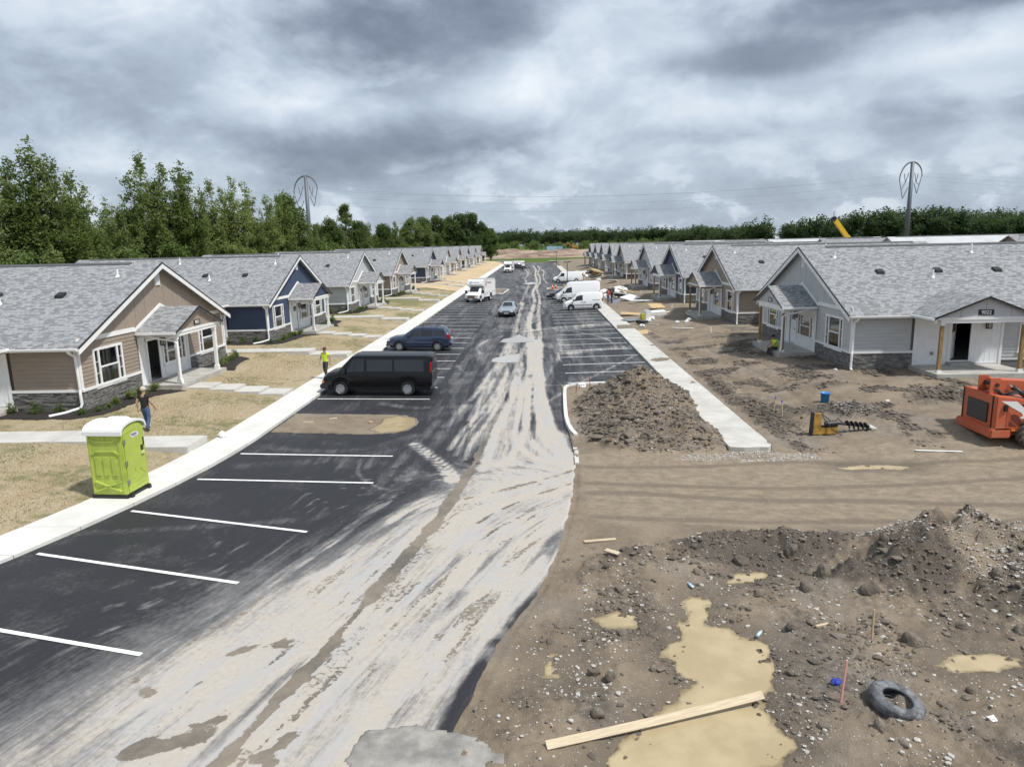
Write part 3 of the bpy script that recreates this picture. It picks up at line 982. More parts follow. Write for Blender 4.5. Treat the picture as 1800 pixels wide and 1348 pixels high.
pl_names = ['large muddy puddle beside the long plank', 'small muddy puddle at the asphalt edge', 'shallow ragged puddle left of the large puddle', 'shallow tan puddle behind the old tyre', 'thin puddle at the foot of the dark earth bank', 'thin wet puddle on the haul road']
for P, lab in zip(POOLS, pl_names):
    A_ = np.array(P)
    st_ = 0.06 if lab.startswith('large') else 0.05
    QX, QY = np.meshgrid(np.arange(A_[:, 0].min() - .5, A_[:, 0].max() + .5, st_), np.arange(A_[:, 1].min() - .5, A_[:, 1].max() + .5, st_))
    dep = WATER_Z - dirt_fields(QX, QY)[0]
    me = grid_mesh('puddle', QX, QY, np.full(QX.shape, WATER_Z - 0.0015 * pl_names.index(lab)), M_POOL, {'depth': dep})
    far_ = (poly_sdf(QX, QY, P) > 0.35).ravel()
    bm = bmesh.new(); bm.from_mesh(me); bm.verts.ensure_lookup_table()
    bmesh.ops.delete(bm, geom=[bm.verts[i] for i in np.where(far_)[0]], context='VERTS')
    bm.to_mesh(me); bm.free()
    o = link('puddle', me)
    tag(o, kind='structure')

# crushed limestone patch at the end of the asphalt
gp = [(-2.95, 8.2), (-2.95, 9.3), (-2.75, 9.95), (-2.0, 10.05), (-1.4, 9.9), (-0.95, 9.75), (-0.45, 9.35), (-0.2, 8.6), (-0.4, 7.6), (-2.0, 7.4)]
gx_ = np.arange(-3.2, 0.1, 0.05); gy_ = np.arange(7.3, 10.4, 0.05)
GX, GY = np.meshgrid(gx_, gy_)
sd = poly_sdf(GX + (fbm(GX * 3, GY * 3, 3, seed=3) - .5) * 0.35, GY + (fbm(GX * 3, GY * 3, 3, seed=13) - .5) * 0.35, gp)
GZ = np.where(sd < 0, 0.004 + 0.035 * sst(0, -0.25, sd), -0.30)
M_GRAV = mat('limestone_screenings', (0.30, 0.285, 0.26), 0.95, nscale=2.5, namp=0.3, bump=0.8, bscale=60)
GZ = GZ + np.where(sd < 0, 0.02 * (fbm(GX * 5, GY * 5, 3, seed=15) - 0.5), 0)
o = link('gravel_patch', grid_mesh('gravel_patch', GX, GY, GZ, M_GRAV))
tag(o, kind='structure')

# silty pools standing on the asphalt, sky reflection painted into their pale colour
for P in ([(-3.0, 45.6), (-2.85, 47.0), (-2.0, 48.3), (-1.2, 48.8), (-1.15, 46.6), (-1.35, 45.3), (-2.2, 45.0)],
          [(-2.9, 55.0), (-2.6, 56.8), (-1.9, 57.6), (-1.5, 59.8), (-1.1, 58.2), (-0.3, 56.4), (-0.2, 55.2), (-1.0, 54.6), (-2.0, 54.3)],
          [(-2.6, 137), (-0.6, 142), (0.6, 137.5), (-1.0, 134)]):
    o = flat_poly('puddle', P, 0.016, M_WATER2, 5, 0.10)
    tag(o, kind='structure')

# unpaved planting island among the left bays
IP = [(-11.0, 27.95), (-9.0, 27.85), (-7.2, 27.75), (-6.0, 27.9), (-5.35, 28.45), (-5.12, 29.4), (-5.3, 30.3), (-5.9, 30.95), (-7.5, 31.1), (-9.4, 31.15), (-11.05, 31.2)]
ix = np.arange(-11.4, -4.9, 0.07); iy = np.arange(27.5, 31.5, 0.07)
IX, IY = np.meshgrid(ix, iy)
sd = poly_sdf(IX + (fbm(IX * 3, IY * 3, 3, seed=3) - .5) * 0.15, IY + (fbm(IX * 3, IY * 3, 3, seed=13) - .5) * 0.15, IP)
PP = [(-6.9, 28.6), (-6.4, 28.1), (-5.7, 28.3), (-5.3, 29.2), (-5.5, 30.2), (-6.2, 30.7), (-6.7, 30.2), (-6.6, 29.4)]
psd = poly_sdf(IX, IY, PP)
IZ = road_z(IX) + 0.018 + 0.05 * fbm(IX * 2, IY * 2, 4, 0.6, seed=51)
IZ = np.where(psd < 0.3, road_z(IX) * 0 + 0.033 + 0.05 * np.clip(psd, -0.4, 0.3) + 0.02 * (fbm(IX * 4, IY * 4, 3, seed=52) - .5), IZ)
IZ = np.maximum(IZ, road_z(IX) + 0.010)
IZ = np.where(sd < 0, IZ, -0.2)
o = link('planting_island', grid_mesh('planting_island', IX, IY, IZ, M_DIRT, {'sand': np.full(IX.shape, 0.25), 'dark': np.full(IX.shape, 0.1), 'gravel': np.full(IX.shape, 0.1), 'wet': sst(0.3, 0, psd)}))
tag(o, kind='structure')
o = flat_poly('puddle', dilate(PP, 0.12), 0.040, M_WATER)
tag(o, kind='structure')

# ------------------------------------------------------------------ lawn, straw
lyr = np.concatenate([np.arange(5, 45, 0.4), np.arange(45, 115.1, 1.2)])
off = np.concatenate([np.linspace(0, 7.5, 26), np.linspace(8, 34, 16), np.linspace(37, 90, 12)])
LY = np.repeat(lyr[:, None], len(off), 1); LX = (kx(lyr) - 1.62)[:, None] - off[None]
LZ = lawn_z(LX, LY) + 0.03 * (fbm(LX * 0.8, LY * 0.8, 4, seed=61) - 0.5) * sst(0, 0.5, off)[None]
o = link('lawn', grid_mesh('lawn', LX, LY, LZ, M_LAWN))
tag(o, kind='structure')
lyr = np.arange(115.1, 292, 2.0)
LY = np.repeat(lyr[:, None], len(off), 1); LX = (kx(lyr) - 1.62)[:, None] - off[None]
LZ = lawn_z(LX, LY) + 0.05 * (fbm(LX * 0.8, LY * 0.8, 4, seed=62) - 0.5) * sst(0, 0.5, off)[None]
o = link('straw_ground', grid_mesh('straw_ground', LX, LY, LZ, M_STRAW))
tag(o, kind='structure')

# ------------------------------------------------------------------ walks with separate slabs
M_JOINT = mat('joint_dirt', (0.16, 0.145, 0.12), 0.95)


def slab(mb, y0, y1, xo0, xo1, f, zt, zb, kerb):
    """one walk slab between y0,y1; f(y)=x of kerb face; xo offsets from it"""
    p = []
    for z_, ins in ((zb, 0.0), (zt - 0.012, 0.0)):
        p.append([(f(y0) + xo0, y0, z_), (f(y0) + xo1, y0, z_), (f(y1) + xo1, y1, z_), (f(y1) + xo0, y1, z_)])
    e = 0.012
    sx = 1 if xo1 > xo0 else -1
    top = [(f(y0) + xo0 + e * sx, y0 + e, zt), (f(y0) + xo1 - e * sx, y0 + e, zt), (f(y1) + xo1 - e * sx, y1 - e, zt), (f(y1) + xo0 + e * sx, y1 - e, zt)]
    vs = p[0] + p[1] + top
    fs = []
    for r_ in (0, 4):
        for i in range(4):
            j = (i + 1) % 4
            fs.append((r_ + i, r_ + j, r_ + 4 + j, r_ + 4 + i))
    fs.append((8, 9, 10, 11))
    fs.append((3, 2, 1, 0))
    if sx < 0:
        fs = [tuple(reversed(q)) for q in fs]
    mb.add(vs, fs)


ZK = 0.235
mb = MB()
yy = np.concatenate([np.arange(6, 30, 1.0), np.arange(30, 300, 5)])
for a, b_ in zip(yy[:-1], yy[1:]):
    slab(mb, a, b_, -0.02, -1.60, kx, 0.205, -0.1, True)
walkL = mb.build('sidewalk', M_JOINT)
tag(walkL, kind='structure')
y = 7.0
while y < 52:
    mb = MB()
    slab(mb, y + 0.010, y + 1.785, 0.0, -1.62, kx, ZK + random.uniform(-.003, .003), -0.05, True)
    s_ = mb.build('slab', M_CONC, walkL)
    y += 1.8
mb = MB()
while y < 268:
    slab(mb, y + 0.006, y + 1.79, 0.0, -1.62, kx, ZK, -0.05, True)
    y += 1.8
tag(mb.build('far_slabs', M_CONC, walkL), kind='stuff')

fR = lambda y_: 6.85
mb = MB()
slab(mb, 24.9, 235, 0.02, 1.55, fR, 0.20, -0.1, True)
walkR = mb.build('sidewalk', M_JOINT)
tag(walkR, kind='structure')
y = 24.75
k = 0
while y < 52:
    mb = MB()
    slab(mb, y + 0.006, y + 1.79, 0.0, 1.57, fR, ZK - 0.02 + (0.03 if k == 0 else 0) + random.uniform(-.004, .004), -0.05, True)
    if k == 0:   # broken end slab: ragged front, cracked corner
        mb = MB()
        P = [(6.85, 24.72), (7.35, 24.60), (7.9, 24.66), (8.2, 24.62), (8.40, 24.95), (8.33, 25.25), (8.42, 25.5), (8.42, y + 1.79), (6.85, y + 1.79)]
        mb.prism(P, lambda u_, v_, d_: (u_, v_, d_), -0.05, ZK - 0.012)
    mb.build('slab', M_CONC2, walkR)
    y += 1.8
    k += 1
mb = MB()
while y < 235:
    slab(mb, y + 0.006, y + 1.79, 0.0, 1.57, fR, ZK - 0.02, -0.05, True)
    y += 1.8
tag(mb.build('far_slabs', M_CONC2, walkR), kind='stuff')
# mud lying across the right walk
for P in ([(7.35, 43.4), (8.1, 43.7), (8.42, 44.6), (7.9, 44.9), (7.3, 44.5), (7.1, 43.9)], [(6.9, 60.5), (8.4, 60.9), (8.4, 63.5), (7.2, 63.2)], [(8.0, 50.2), (8.4, 50.3), (8.3, 50.9)], [(7.9, 36.5), (8.3, 36.6), (8.2, 37.1)]):
    o = flat_poly('mud_patch', P, ZK - 0.010, mat('mud', (0.19, 0.155, 0.115), 0.95, nscale=4, namp=0.3), 4, 0.12, walkR)


# kerbs round the islands
def kerb_path(name, pts, w=0.19, h=0.15, m=M_CONC, z=lambda x, y_: float(road_z(x))):
    mb = MB()
    n = len(pts)
    P = [Vector((a, b_, 0)) for a, b_ in pts]
    for i in range(n - 1):
        t0 = (P[min(i + 1, n - 1)] - P[max(i - 1, 0)]).normalized(); t1 = (P[min(i + 2, n - 1)] - P[i]).normalized()
        n0 = Vector((-t0.y, t0.x, 0)); n1 = Vector((-t1.y, t1.x, 0))
        z0 = z(P[i].x, P[i].y); z1 = z(P[i + 1].x, P[i + 1].y)
        A, B = P[i], P[i + 1]
        mb.hexa([A + n0 * w / 2 + Vector((0, 0, -0.1)), A - n0 * w / 2 + Vector((0, 0, -0.1)), B - n1 * w / 2 + Vector((0, 0, -0.1)), B + n1 * w / 2 + Vector((0, 0, -0.1)),
                 A + n0 * w * .42 + Vector((0, 0, z0 + h)), A - n0 * w * .42 + Vector((0, 0, z0 + h)), B - n1 * w * .42 + Vector((0, 0, z1 + h)), B + n1 * w * .42 + Vector((0, 0, z1 + h))])
    o_ = mb.build(name, m)
    fix_normals(o_)
    return o_


o = kerb_path('kerb', [(6.8, 37.2), (4.5, 37.25), (2.4, 37.25), (1.95, 37.15), (1.62, 36.85), (1.45, 36.3), (1.36, 34.5), (1.28, 32), (1.24, 30), (1.27, 28.8), (1.36, 27.8), (1.5, 27.0)])
tag(o, kind='structure')
for P in ([(1.42, 26.1), (1.36, 25.2)], [(1.40, 25.05), (1.38, 24.55)], [(1.36, 24.4), (1.34, 23.5)]):
    o = kerb_path('broken_kerb', P, 0.17, 0.07, M_CONC2)
    tag(o, kind='structure')
o = kerb_path('kerb', [(6.8, 116), (3.0, 115.6), (2.1, 116.3), (1.9, 118), (2.1, 121), (3.0, 122), (6.8, 122)])
tag(o, kind='structure')
o = kerb_path('kerb', [(-11.0, 110), (-5.6, 109.6), (-5.0, 110.5), (-4.5, 119), (-5.0, 121), (-11, 121.5)])
tag(o, kind='structure')
for P in ([(1.95, 115.7), (6.85, 116), (6.85, 121.9), (2.2, 121.8)], [(-11, 110.1), (-5.6, 109.8), (-4.6, 119.2), (-5, 120.9), (-11, 121.4)]):
    o = flat_poly('planting_island', P, 0.11, mat('mud', (0.19, 0.155, 0.115), 0.95), 1)
    tag(o, kind='structure')

# ------------------------------------------------------------------ painted bay lines


def bay_line(x0, y0, x1, y1, w=0.11):
    mb = MB()
    n = 8
    dx, dy = x1 - x0, y1 - y0
    L = math.hypot(dx, dy)
    nx, ny = -dy / L * w / 2, dx / L * w / 2
    vs = []
    for i in range(n + 1):
        t = i / n
        x, y_ = x0 + dx * t, y0 + dy * t
        zz = float(road_z(x)) + 0.0115
        vs += [(x + nx, y_ + ny, zz), (x - nx, y_ - ny, zz)]
    fs = [(2 * i, 2 * i + 1, 2 * i + 3, 2 * i + 2) for i in range(n)]
    mb.add(vs, fs)
    o_ = mb.build('bay_line', M_PAINT)
    tag(o_, kind='structure')


for a in ((-12.9, 13.2, -7.55, 11.95), (-12.6, 16.28, -6.9, 14.85), (-11.85, 19.2, -6.25, 17.8), (-11.25, 22.05, -5.35, 21.8), (-11.0, 24.95, -5.3, 24.75)):
    bay_line(*a)
y = 34.42
while y < 106:
    bay_line(-11.0, y, -5.35, y)
    y += 2.93
y = 124
while y < 230:
    bay_line(-11.0, y, -5.35, y)
    y += 2.93
y = 38.1
while y < 114:
    bay_line(1.66, y, 6.75, y)
    y += 2.93
y = 125
while y < 225:
    bay_line(1.66, y, 6.75, y)
    y += 2.93
# ================================================================== HOUSES
HW, HL, Z_WT, Z_EV, Z_RG, SL = 7.2, 18.0, 0.85, 3.02, 6.25, 0.443
M_TRIM = mat('white_trim', (0.80, 0.80, 0.79), 0.55, nscale=1.2, namp=0.05)
M_PVC = mat('white_door_paint', (0.78, 0.79, 0.80), 0.5, nscale=1.5, namp=0.05)
M_DARK = mat('black_metal', (0.016, 0.016, 0.017), 0.5)
M_WOOD = mat('treated_lumber', (0.30, 0.20, 0.085), 0.8, nscale=3.0, namp=0.35, streak=(14, 14, 1.0), bump=0.3, bscale=30)
M_FLOOR = mat('inside_floor', (0.24, 0.19, 0.14), 0.6)
M_PLATE = mat('number_plate', (0.012, 0.012, 0.013), 0.35)
M_PORCH = matfn('porch_concrete', lambda T, b, o_: (T.set(b.inputs['Base Color'], T.mix(T.sstep(T.noise(T.pos(), 1.1, 5, 0.6), 0.35, 0.65), (0.34, 0.33, 0.30), (0.46, 0.445, 0.41))), T.set(b.inputs['Roughness'], 0.9)))
SIDING = {'tan': (0.30, 0.245, 0.195), 'navy': (0.040, 0.061, 0.115), 'grey': (0.46, 0.47, 0.47), 'wrap': (0.68, 0.68, 0.67)}
for k_, c_ in SIDING.items():
    mat('siding_' + k_, c_, 0.6, nscale=2.0, namp=0.07, streak=(0.5, 0.5, 6))
    mat('gable_' + k_, tuple(x * 1.05 for x in c_), 0.65, nscale=1.5, namp=0.06)
    mat('joint_' + k_, tuple(x * 0.30 for x in c_), 0.9)


def m_shingle(T, b, out):
    P = T.obj()
    s_ = T.n('ShaderNodeSeparateXYZ', {0: P})
    v = T.n('ShaderNodeCombineXYZ', {0: s_.outputs[0], 1: T.math('MULTIPLY', T.math('ABSOLUTE', s_.outputs[1]), 1.09), 2: 0.0}).outputs[0]
    nz = T.n('ShaderNodeObjectInfo').outputs['Random']
    v = T.vmath('ADD', v, T.n('ShaderNodeCombineXYZ', {0: T.math('MULTIPLY', nz, 37.0), 1: 0.0, 2: 0.0}).outputs[0])
    br = T.n('ShaderNodeTexBrick', {'Vector': v, 'Color1': (0.0, 0.0, 0.0), 'Color2': (1, 1, 1), 'Mortar': (0.0, 0.0, 0.0), 'Scale': 1.0, 'Mortar Size': 0.010, 'Mortar Smooth': 0.3, 'Bias': 0.0, 'Brick Width': 0.23, 'Row Height': 0.14})
    br.offset = 0.37
    br.offset_frequency = 3
    n = T.noise(P, 1.1, 4, 0.6)
    n2 = T.noise(P, 55, 3, 0.7)
    f = T.math('ADD', T.n('ShaderNodeSeparateColor', {0: br.outputs['Color']}).outputs[0], T.math('MULTIPLY', T.math('SUBTRACT', n, 0.5), 0.22))
    rp = T.n('ShaderNodeValToRGB', {0: f})
    cr_ = rp.color_ramp
    cr_.elements[0].position = 0.05; cr_.elements[0].color = (0.15, 0.153, 0.16, 1)
    cr_.elements[1].position = 0.95; cr_.elements[1].color = (0.345, 0.35, 0.36, 1)
    for p_, c_ in ((0.32, (0.205, 0.21, 0.217, 1)), (0.55, (0.29, 0.295, 0.305, 1))):
        e_ = cr_.elements.new(p_); e_.color = c_
    c = T.mix(T.math('MULTIPLY', br.outputs['Fac'], 0.6), rp.outputs[0], (0.10, 0.10, 0.105))
    c = T.mix(0.20, c, T.mix(n2, (0.17, 0.17, 0.175), (0.46, 0.46, 0.46)))
    T.set(b.inputs['Base Color'], c)
    b.inputs['Roughness'].default_value = 0.92
    b.inputs['Specular IOR Level'].default_value = 0.25
    # each course laps over the one below
    lap = T.math('FRACT', T.math('DIVIDE', T.math('MULTIPLY', T.math('ABSOLUTE', s_.outputs[1]), 1.09), 0.14))
    bp = T.n('ShaderNodeBump', {'Height': T.math('ADD', lap, T.math('MULTIPLY', f, 0.35))})
    bp.inputs['Strength'].default_value = 0.7
    bp.inputs['Distance'].default_value = 0.012
    T.set(b.inputs['Normal'], bp.outputs[0])


M_SHING = matfn('roof_shingles', m_shingle)


def m_stone(T, b, out):
    P = T.obj()
    n = T.noise(T.mapping(P, (2.2, 2.2, 9)), 1.6, 4, 0.6); n2 = T.noise(P, 14, 4, 0.65)
    c = T.mix(T.sstep(n, 0.35, 0.66), (0.085, 0.083, 0.082), (0.27, 0.265, 0.255))
    c = T.mix(T.math('MULTIPLY', n2, 0.4), c, (0.20, 0.17, 0.14))
    T.set(b.inputs['Base Color'], c)
    b.inputs['Roughness'].default_value = 0.9
    bp = T.n('ShaderNodeBump', {'Height': n2}); bp.inputs['Strength'].default_value = 0.6; bp.inputs['Distance'].default_value = 0.02
    T.set(b.inputs['Normal'], bp.outputs[0])


M_STONE = matfn('ledge_stone', m_stone)


def m_glass(T, b, out):
    tr = T.n('ShaderNodeBsdfTransparent', {0: (0.42, 0.47, 0.48)})
    gl = T.n('ShaderNodeBsdfGlossy', {0: (0.9, 0.93, 0.95), 'Roughness': 0.03})
    fr = T.n('ShaderNodeFresnel', {0: 1.75})
    mx = T.n('ShaderNodeMixShader', {0: fr, 1: tr, 2: gl})
    T.t.links.new(mx.outputs[0], out.inputs[0])


M_GLASS = matfn('window_glass', m_glass)


def text_mesh(s, size, m, extr=0.004):
    cu = bpy.data.curves.new('txt', 'FONT')
    cu.body = s
    cu.size = size
    cu.extrude = extr
    cu.align_x = 'CENTER'
    cu.align_y = 'CENTER'
    cu.offset = size * 0.018
    cu.resolution_u = 3
    ob = bpy.data.objects.new('txt', cu)
    COL.objects.link(ob)
    dg = bpy.context.evaluated_depsgraph_get()
    me = bpy.data.meshes.new_from_object(ob.evaluated_get(dg))
    bpy.data.objects.remove(ob)
    bpy.data.curves.remove(cu)
    me.materials.clear()
    me.materials.append(m)
    return me


def wall_grid(mb, fn, u0, u1, v0, v1, holes):
    us = sorted({u0, u1, *[h[0] for h in holes], *[h[1] for h in holes]})
    vs = sorted({v0, v1, *[h[2] for h in holes], *[h[3] for h in holes]})
    us = [q for q in us if u0 <= q <= u1]; vs = [q for q in vs if v0 <= q <= v1]
    for a, b_ in zip(us[:-1], us[1:]):
        for c, d_ in zip(vs[:-1], vs[1:]):
            mu, mv = (a + b_) / 2, (c + d_) / 2
            if any(h[0] < mu < h[1] and h[2] < mv < h[3] for h in holes):
                continue
            mb.add([fn(a, c, 0), fn(b_, c, 0), fn(b_, d_, 0), fn(a, d_, 0)], [(0, 1, 2, 3)])


def fbox(mb, fn, u0, u1, v0, v1, d0, d1):
    mb.hexa([fn(u0, v0, d0), fn(u1, v0, d0), fn(u1, v0, d1), fn(u0, v0, d1), fn(u0, v1, d0), fn(u1, v1, d0), fn(u1, v1, d1), fn(u0, v1, d1)])


def cut(u0, u1, holes, v):
    segs = [(u0, u1)]
    for h in holes:
        if h[2] - 0.10 < v < h[3] + 0.05:
            ns = []
            for a, b_ in segs:
                if h[1] <= a or h[0] >= b_:
                    ns.append((a, b_)); continue
                if h[0] > a: ns.append((a, h[0]))
                if h[1] < b_: ns.append((h[1], b_))
            segs = ns
    return [q for q in segs if q[1] - q[0] > 0.03]


def triple_window(parent, fn, u0, u1, v0, v1, det):
    f = MB()
    t = 0.11
    fbox(f, fn, u0, u1, v0, v0 + t, -0.02, 0.055); fbox(f, fn, u0, u1, v1 - t, v1, -0.02, 0.055)
    fbox(f, fn, u0, u0 + t, v0 + t, v1 - t, -0.02, 0.053); fbox(f, fn, u1 - t, u1, v0 + t, v1 - t, -0.02, 0.053)
    if det >= 1:
        fbox(f, fn, u0 - 0.05, u1 + 0.05, v0 - 0.05, v0 - 0.002, 0.0, 0.075)
    w = u1 - u0
    a, b_ = u0 + t + w * 0.135, u1 - t - w * 0.135
    mm_ = 0.115
    for q in (a, b_):
        fbox(f, fn, q - mm_ / 2, q + mm_ / 2, v0 + t, v1 - t, -0.02, 0.05)
    mid = (v0 + v1) / 2
    fbox(f, fn, a + mm_ / 2, b_ - mm_ / 2, mid - 0.035, mid + 0.035, -0.02, 0.045)
    if det >= 1:
        for k in (1, 2):
            z = v0 + t + (v1 - v0 - 2 * t) * k / 3
            for p, q in ((u0 + t, a - mm_ / 2), (b_ + mm_ / 2, u1 - t)):
                fbox(f, fn, p, q, z - 0.011, z + 0.011, -0.005, 0.03)
    win = fix_normals(f.build('window', M_TRIM, parent))
    for p, q, r0, r1 in ((u0 + t, a - mm_ / 2, v0 + t, v1 - t), (b_ + mm_ / 2, u1 - t, v0 + t, v1 - t), (a + mm_ / 2, b_ - mm_ / 2, v0 + t, mid - 0.03), (a + mm_ / 2, b_ - mm_ / 2, mid + 0.03, v1 - t)):
        g_ = MB()
        d_ = 0.004
        g_.add([fn(p, r0, d_), fn(q, r0, d_), fn(q, r1, d_), fn(p, r1, d_)], [(0, 1, 2, 3)])
        g_.build('pane', M_GLASS, win)
    return win


def lantern(parent, fn, u, v):
    mb = MB()
    fbox(mb, fn, u - 0.05, u + 0.05, v + 0.0, v + 0.22, 0.0, 0.03)
    fbox(mb, fn, u - 0.10, u + 0.10, v + 0.16, v + 0.20, 0.06, 0.26)
    fbox(mb, fn, u - 0.05, u + 0.05, v + 0.20, v + 0.25, 0.11, 0.21)
    fbox(mb, fn, u - 0.10, u + 0.10, v - 0.20, v - 0.17, 0.06, 0.26)
    for p in (-0.09, 0.09):
        for q in (0.07, 0.25):
            fbox(mb, fn, u + p - 0.012, u + p + 0.012, v - 0.17, v + 0.16, q - 0.012, q + 0.012)
    fbox(mb, fn, u - 0.015, u + 0.015, v + 0.10, v + 0.13, 0.03, 0.12)
    o_ = mb.build('wall_lantern', M_DARK, parent)
    g_ = MB()
    fbox(g_, fn, u - 0.075, u + 0.075, v - 0.165, v + 0.155, 0.085, 0.235)
    g_.build('glass', mat('frosted_lamp_glass', (0.35, 0.34, 0.31), 0.3), o_)


def porch(h, fn, c, half, depth, color, posts, det, slab_u, step=None, zfl=0.22, number=None, rake_white=True):
    """gabled porch in front of a wall; u along the wall, d outward"""
    ze, zr = 2.95, 2.95 + half * 0.40
    m_post = M_TRIM if posts == 'white' else M_WOOD
    u0, u1, sd_ = slab_u
    s_ = MB()
    fbox(s_, fn, u0, u1, -0.6, zfl, 0.02, sd_)
    sl = fix_normals(s_.build('porch_slab', M_PORCH, h))
    if step:
        t = MB(); fbox(t, fn, step[0], step[1], zfl - 0.01, zfl + 0.16, 0.03, 0.50)
        fix_normals(t.build('step', M_PORCH, h))
    pd = depth - 0.32
    for sg in (-1, 1):
        p = MB()
        u = c + sg * (half - 0.42)
        fbox(p, fn, u - 0.075, u + 0.075, zfl + (0.13 if posts == 'wood' else 0.0), 2.62, pd - 0.075, pd + 0.075)
        po = fix_normals(p.build('porch_post', m_post, h))
        q = MB()
        q2 = MB()
        if posts == 'wood':
            fbox(q, fn, u - 0.105, u + 0.105, zfl, zfl + 0.13, pd - 0.105, pd + 0.105)
            fbox(q2, fn, u - 0.10, u + 0.10, 2.50, 2.621, pd - 0.10, pd + 0.10)
        else:
            fbox(q, fn, u - 0.115, u + 0.115, zfl + 0.001, zfl + 0.22, pd - 0.115, pd + 0.115)
            fbox(q, fn, u - 0.095, u + 0.095, zfl + 0.22, zfl + 0.27, pd - 0.095, pd + 0.095)
            fbox(q2, fn, u - 0.105, u + 0.105, 2.46, 2.621, pd - 0.105, pd + 0.105)
        fix_normals(q.build('post_base', M_TRIM, po))
        fix_normals(q2.build('post_cap', M_TRIM, po))
    bm_ = MB()
    hb = half - 0.28
    fbox(bm_, fn, c - hb, c + hb, 2.62, 2.90, pd - 0.10, pd + 0.13)
    for sg in (-1, 1):
        fbox(bm_, fn, c + sg * hb - 0.12, c + sg * hb + 0.12, 2.622, 2.90, 0.05, pd - 0.101)
    fbox(bm_, fn, c - hb + 0.121, c + hb - 0.121, 2.80, 2.84, 0.05, pd - 0.101)
    fix_normals(bm_.build('porch_beam', M_TRIM if posts == 'white' or color != 'tan' else M_WOOD, h))
    # roof
    th = 0.10
    sl_ = (zr - ze) / half
    for sg in (-1, 1):
        r_ = MB()
        e = half + 0.12
        r_.hexa([fn(c, zr - th, -1.6), fn(c + sg * e, ze - sl_ * 0.12 - th, -1.6 + 1.3), fn(c + sg * e, ze - sl_ * 0.12 - th, depth), fn(c, zr - th, depth),
                 fn(c, zr, -1.6), fn(c + sg * e, ze - sl_ * 0.12, -1.6 + 1.3), fn(c + sg * e, ze - sl_ * 0.12, depth), fn(c, zr, depth)])
        ro = fix_normals(r_.build('porch_roof', M_SHING, h))
        d_ = MB()
        d_.hexa([fn(c, zr - 0.075, depth + 0.002), fn(c + sg * e, ze - sl_ * 0.12 - 0.075, depth + 0.002), fn(c + sg * e, ze - sl_ * 0.12 - 0.075, depth + 0.03), fn(c, zr - 0.075, depth + 0.03),
                 fn(c, zr + 0.012, depth + 0.002), fn(c + sg * e, ze - sl_ * 0.12 + 0.012, depth + 0.002), fn(c + sg * e, ze - sl_ * 0.12 + 0.012, depth + 0.03), fn(c, zr + 0.012, depth + 0.03)])
        fix_normals(d_.build('drip_edge', M_DARK, ro))
        gt = MB()
        fbox(gt, fn, c + sg * (e + 0.002), c + sg * (e + 0.10), ze - sl_ * 0.12 - 0.13, ze - sl_ * 0.12 - 0.02, 0.1, depth - 0.02)
        fix_normals(gt.build('gutter', M_TRIM, ro))
        if rake_white:   # flashing board where the porch roof meets the wall
            w_ = MB()
            w_.hexa([fn(c, zr + 0.02, 0.03), fn(c + sg * e, ze - sl_ * 0.12 + 0.02, 0.03), fn(c + sg * e, ze - sl_ * 0.12 + 0.02, 0.075), fn(c, zr + 0.02, 0.075),
                     fn(c, zr + 0.17, 0.03), fn(c + sg * e, ze - sl_ * 0.12 + 0.17, 0.03), fn(c + sg * e, ze - sl_ * 0.12 + 0.17, 0.075), fn(c, zr + 0.17, 0.075)])
            fix_normals(w_.build('flashing_board', M_TRIM, ro))
    # little gable
    gd = depth - 0.20
    xs_ = [c - half + 0.02] + [c + k * half * 0.5 for k in (-1, 0, 1)] + [c + half - 0.02]
    for a, b_ in zip(xs_[:-1], xs_[1:]):
        g_ = MB()
        ga, gb = a + 0.008, b_ - 0.008
        za, zb_ = zr - abs(ga - c) * sl_ - 0.10, zr - abs(gb - c) * sl_ - 0.10
        zl = 2.905
        g_.hexa([fn(ga, zl, gd - 0.05), fn(gb, zl, gd - 0.05), fn(gb, zl, gd), fn(ga, zl, gd), fn(ga, max(za, zl + .01), gd - 0.05), fn(gb, max(zb_, zl + .01), gd - 0.05), fn(gb, max(zb_, zl + .01), gd), fn(ga, max(za, zl + .01), gd)])
        fix_normals(g_.build('gable_panel', MATS['gable_' + color], h))
    f = MB()
    fbox(f, fn, c - half - 0.10, c + half + 0.10, 2.78, 2.903, gd + 0.002, gd + 0.045)
    for sg in (-1, 1):
        fbox(f, fn, c + sg * (half - 0.02) - 0.06, c + sg * (half - 0.02) + 0.06, 2.62, 2.779, gd + 0.004, gd + 0.05)
    fix_normals(f.build('fascia', M_TRIM, h))
    if number:
        npm = MB()
        wn = 0.20 * len(number) * 0.72 + 0.14
        fbox(npm, fn, c - wn / 2, c + wn / 2, 2.99, 3.25, gd + 0.004, gd + 0.024)
        pl_ = fix_normals(npm.build('number_plate', M_PLATE, h, bevel=0))
        tm = text_mesh(number, 0.24, M_TRIM)
        o_ = link('house_number', tm, pl_)
        a = Vector(fn(c, 3.115, gd + 0.028)); ux = Vector(fn(c + 1, 3.115, gd + 0.028)) - a; nx = Vector(fn(c, 3.115, gd + 1.028)) - a
        if ux.cross(Vector((0, 0, 1))).dot(nx) < 0:
            ux = -ux
        o_.matrix_local = Matrix((( ux.x, 0, nx.x, a.x), (ux.y, 0, nx.y, a.y), (ux.z, 1, nx.z, a.z), (0, 0, 0, 1)))


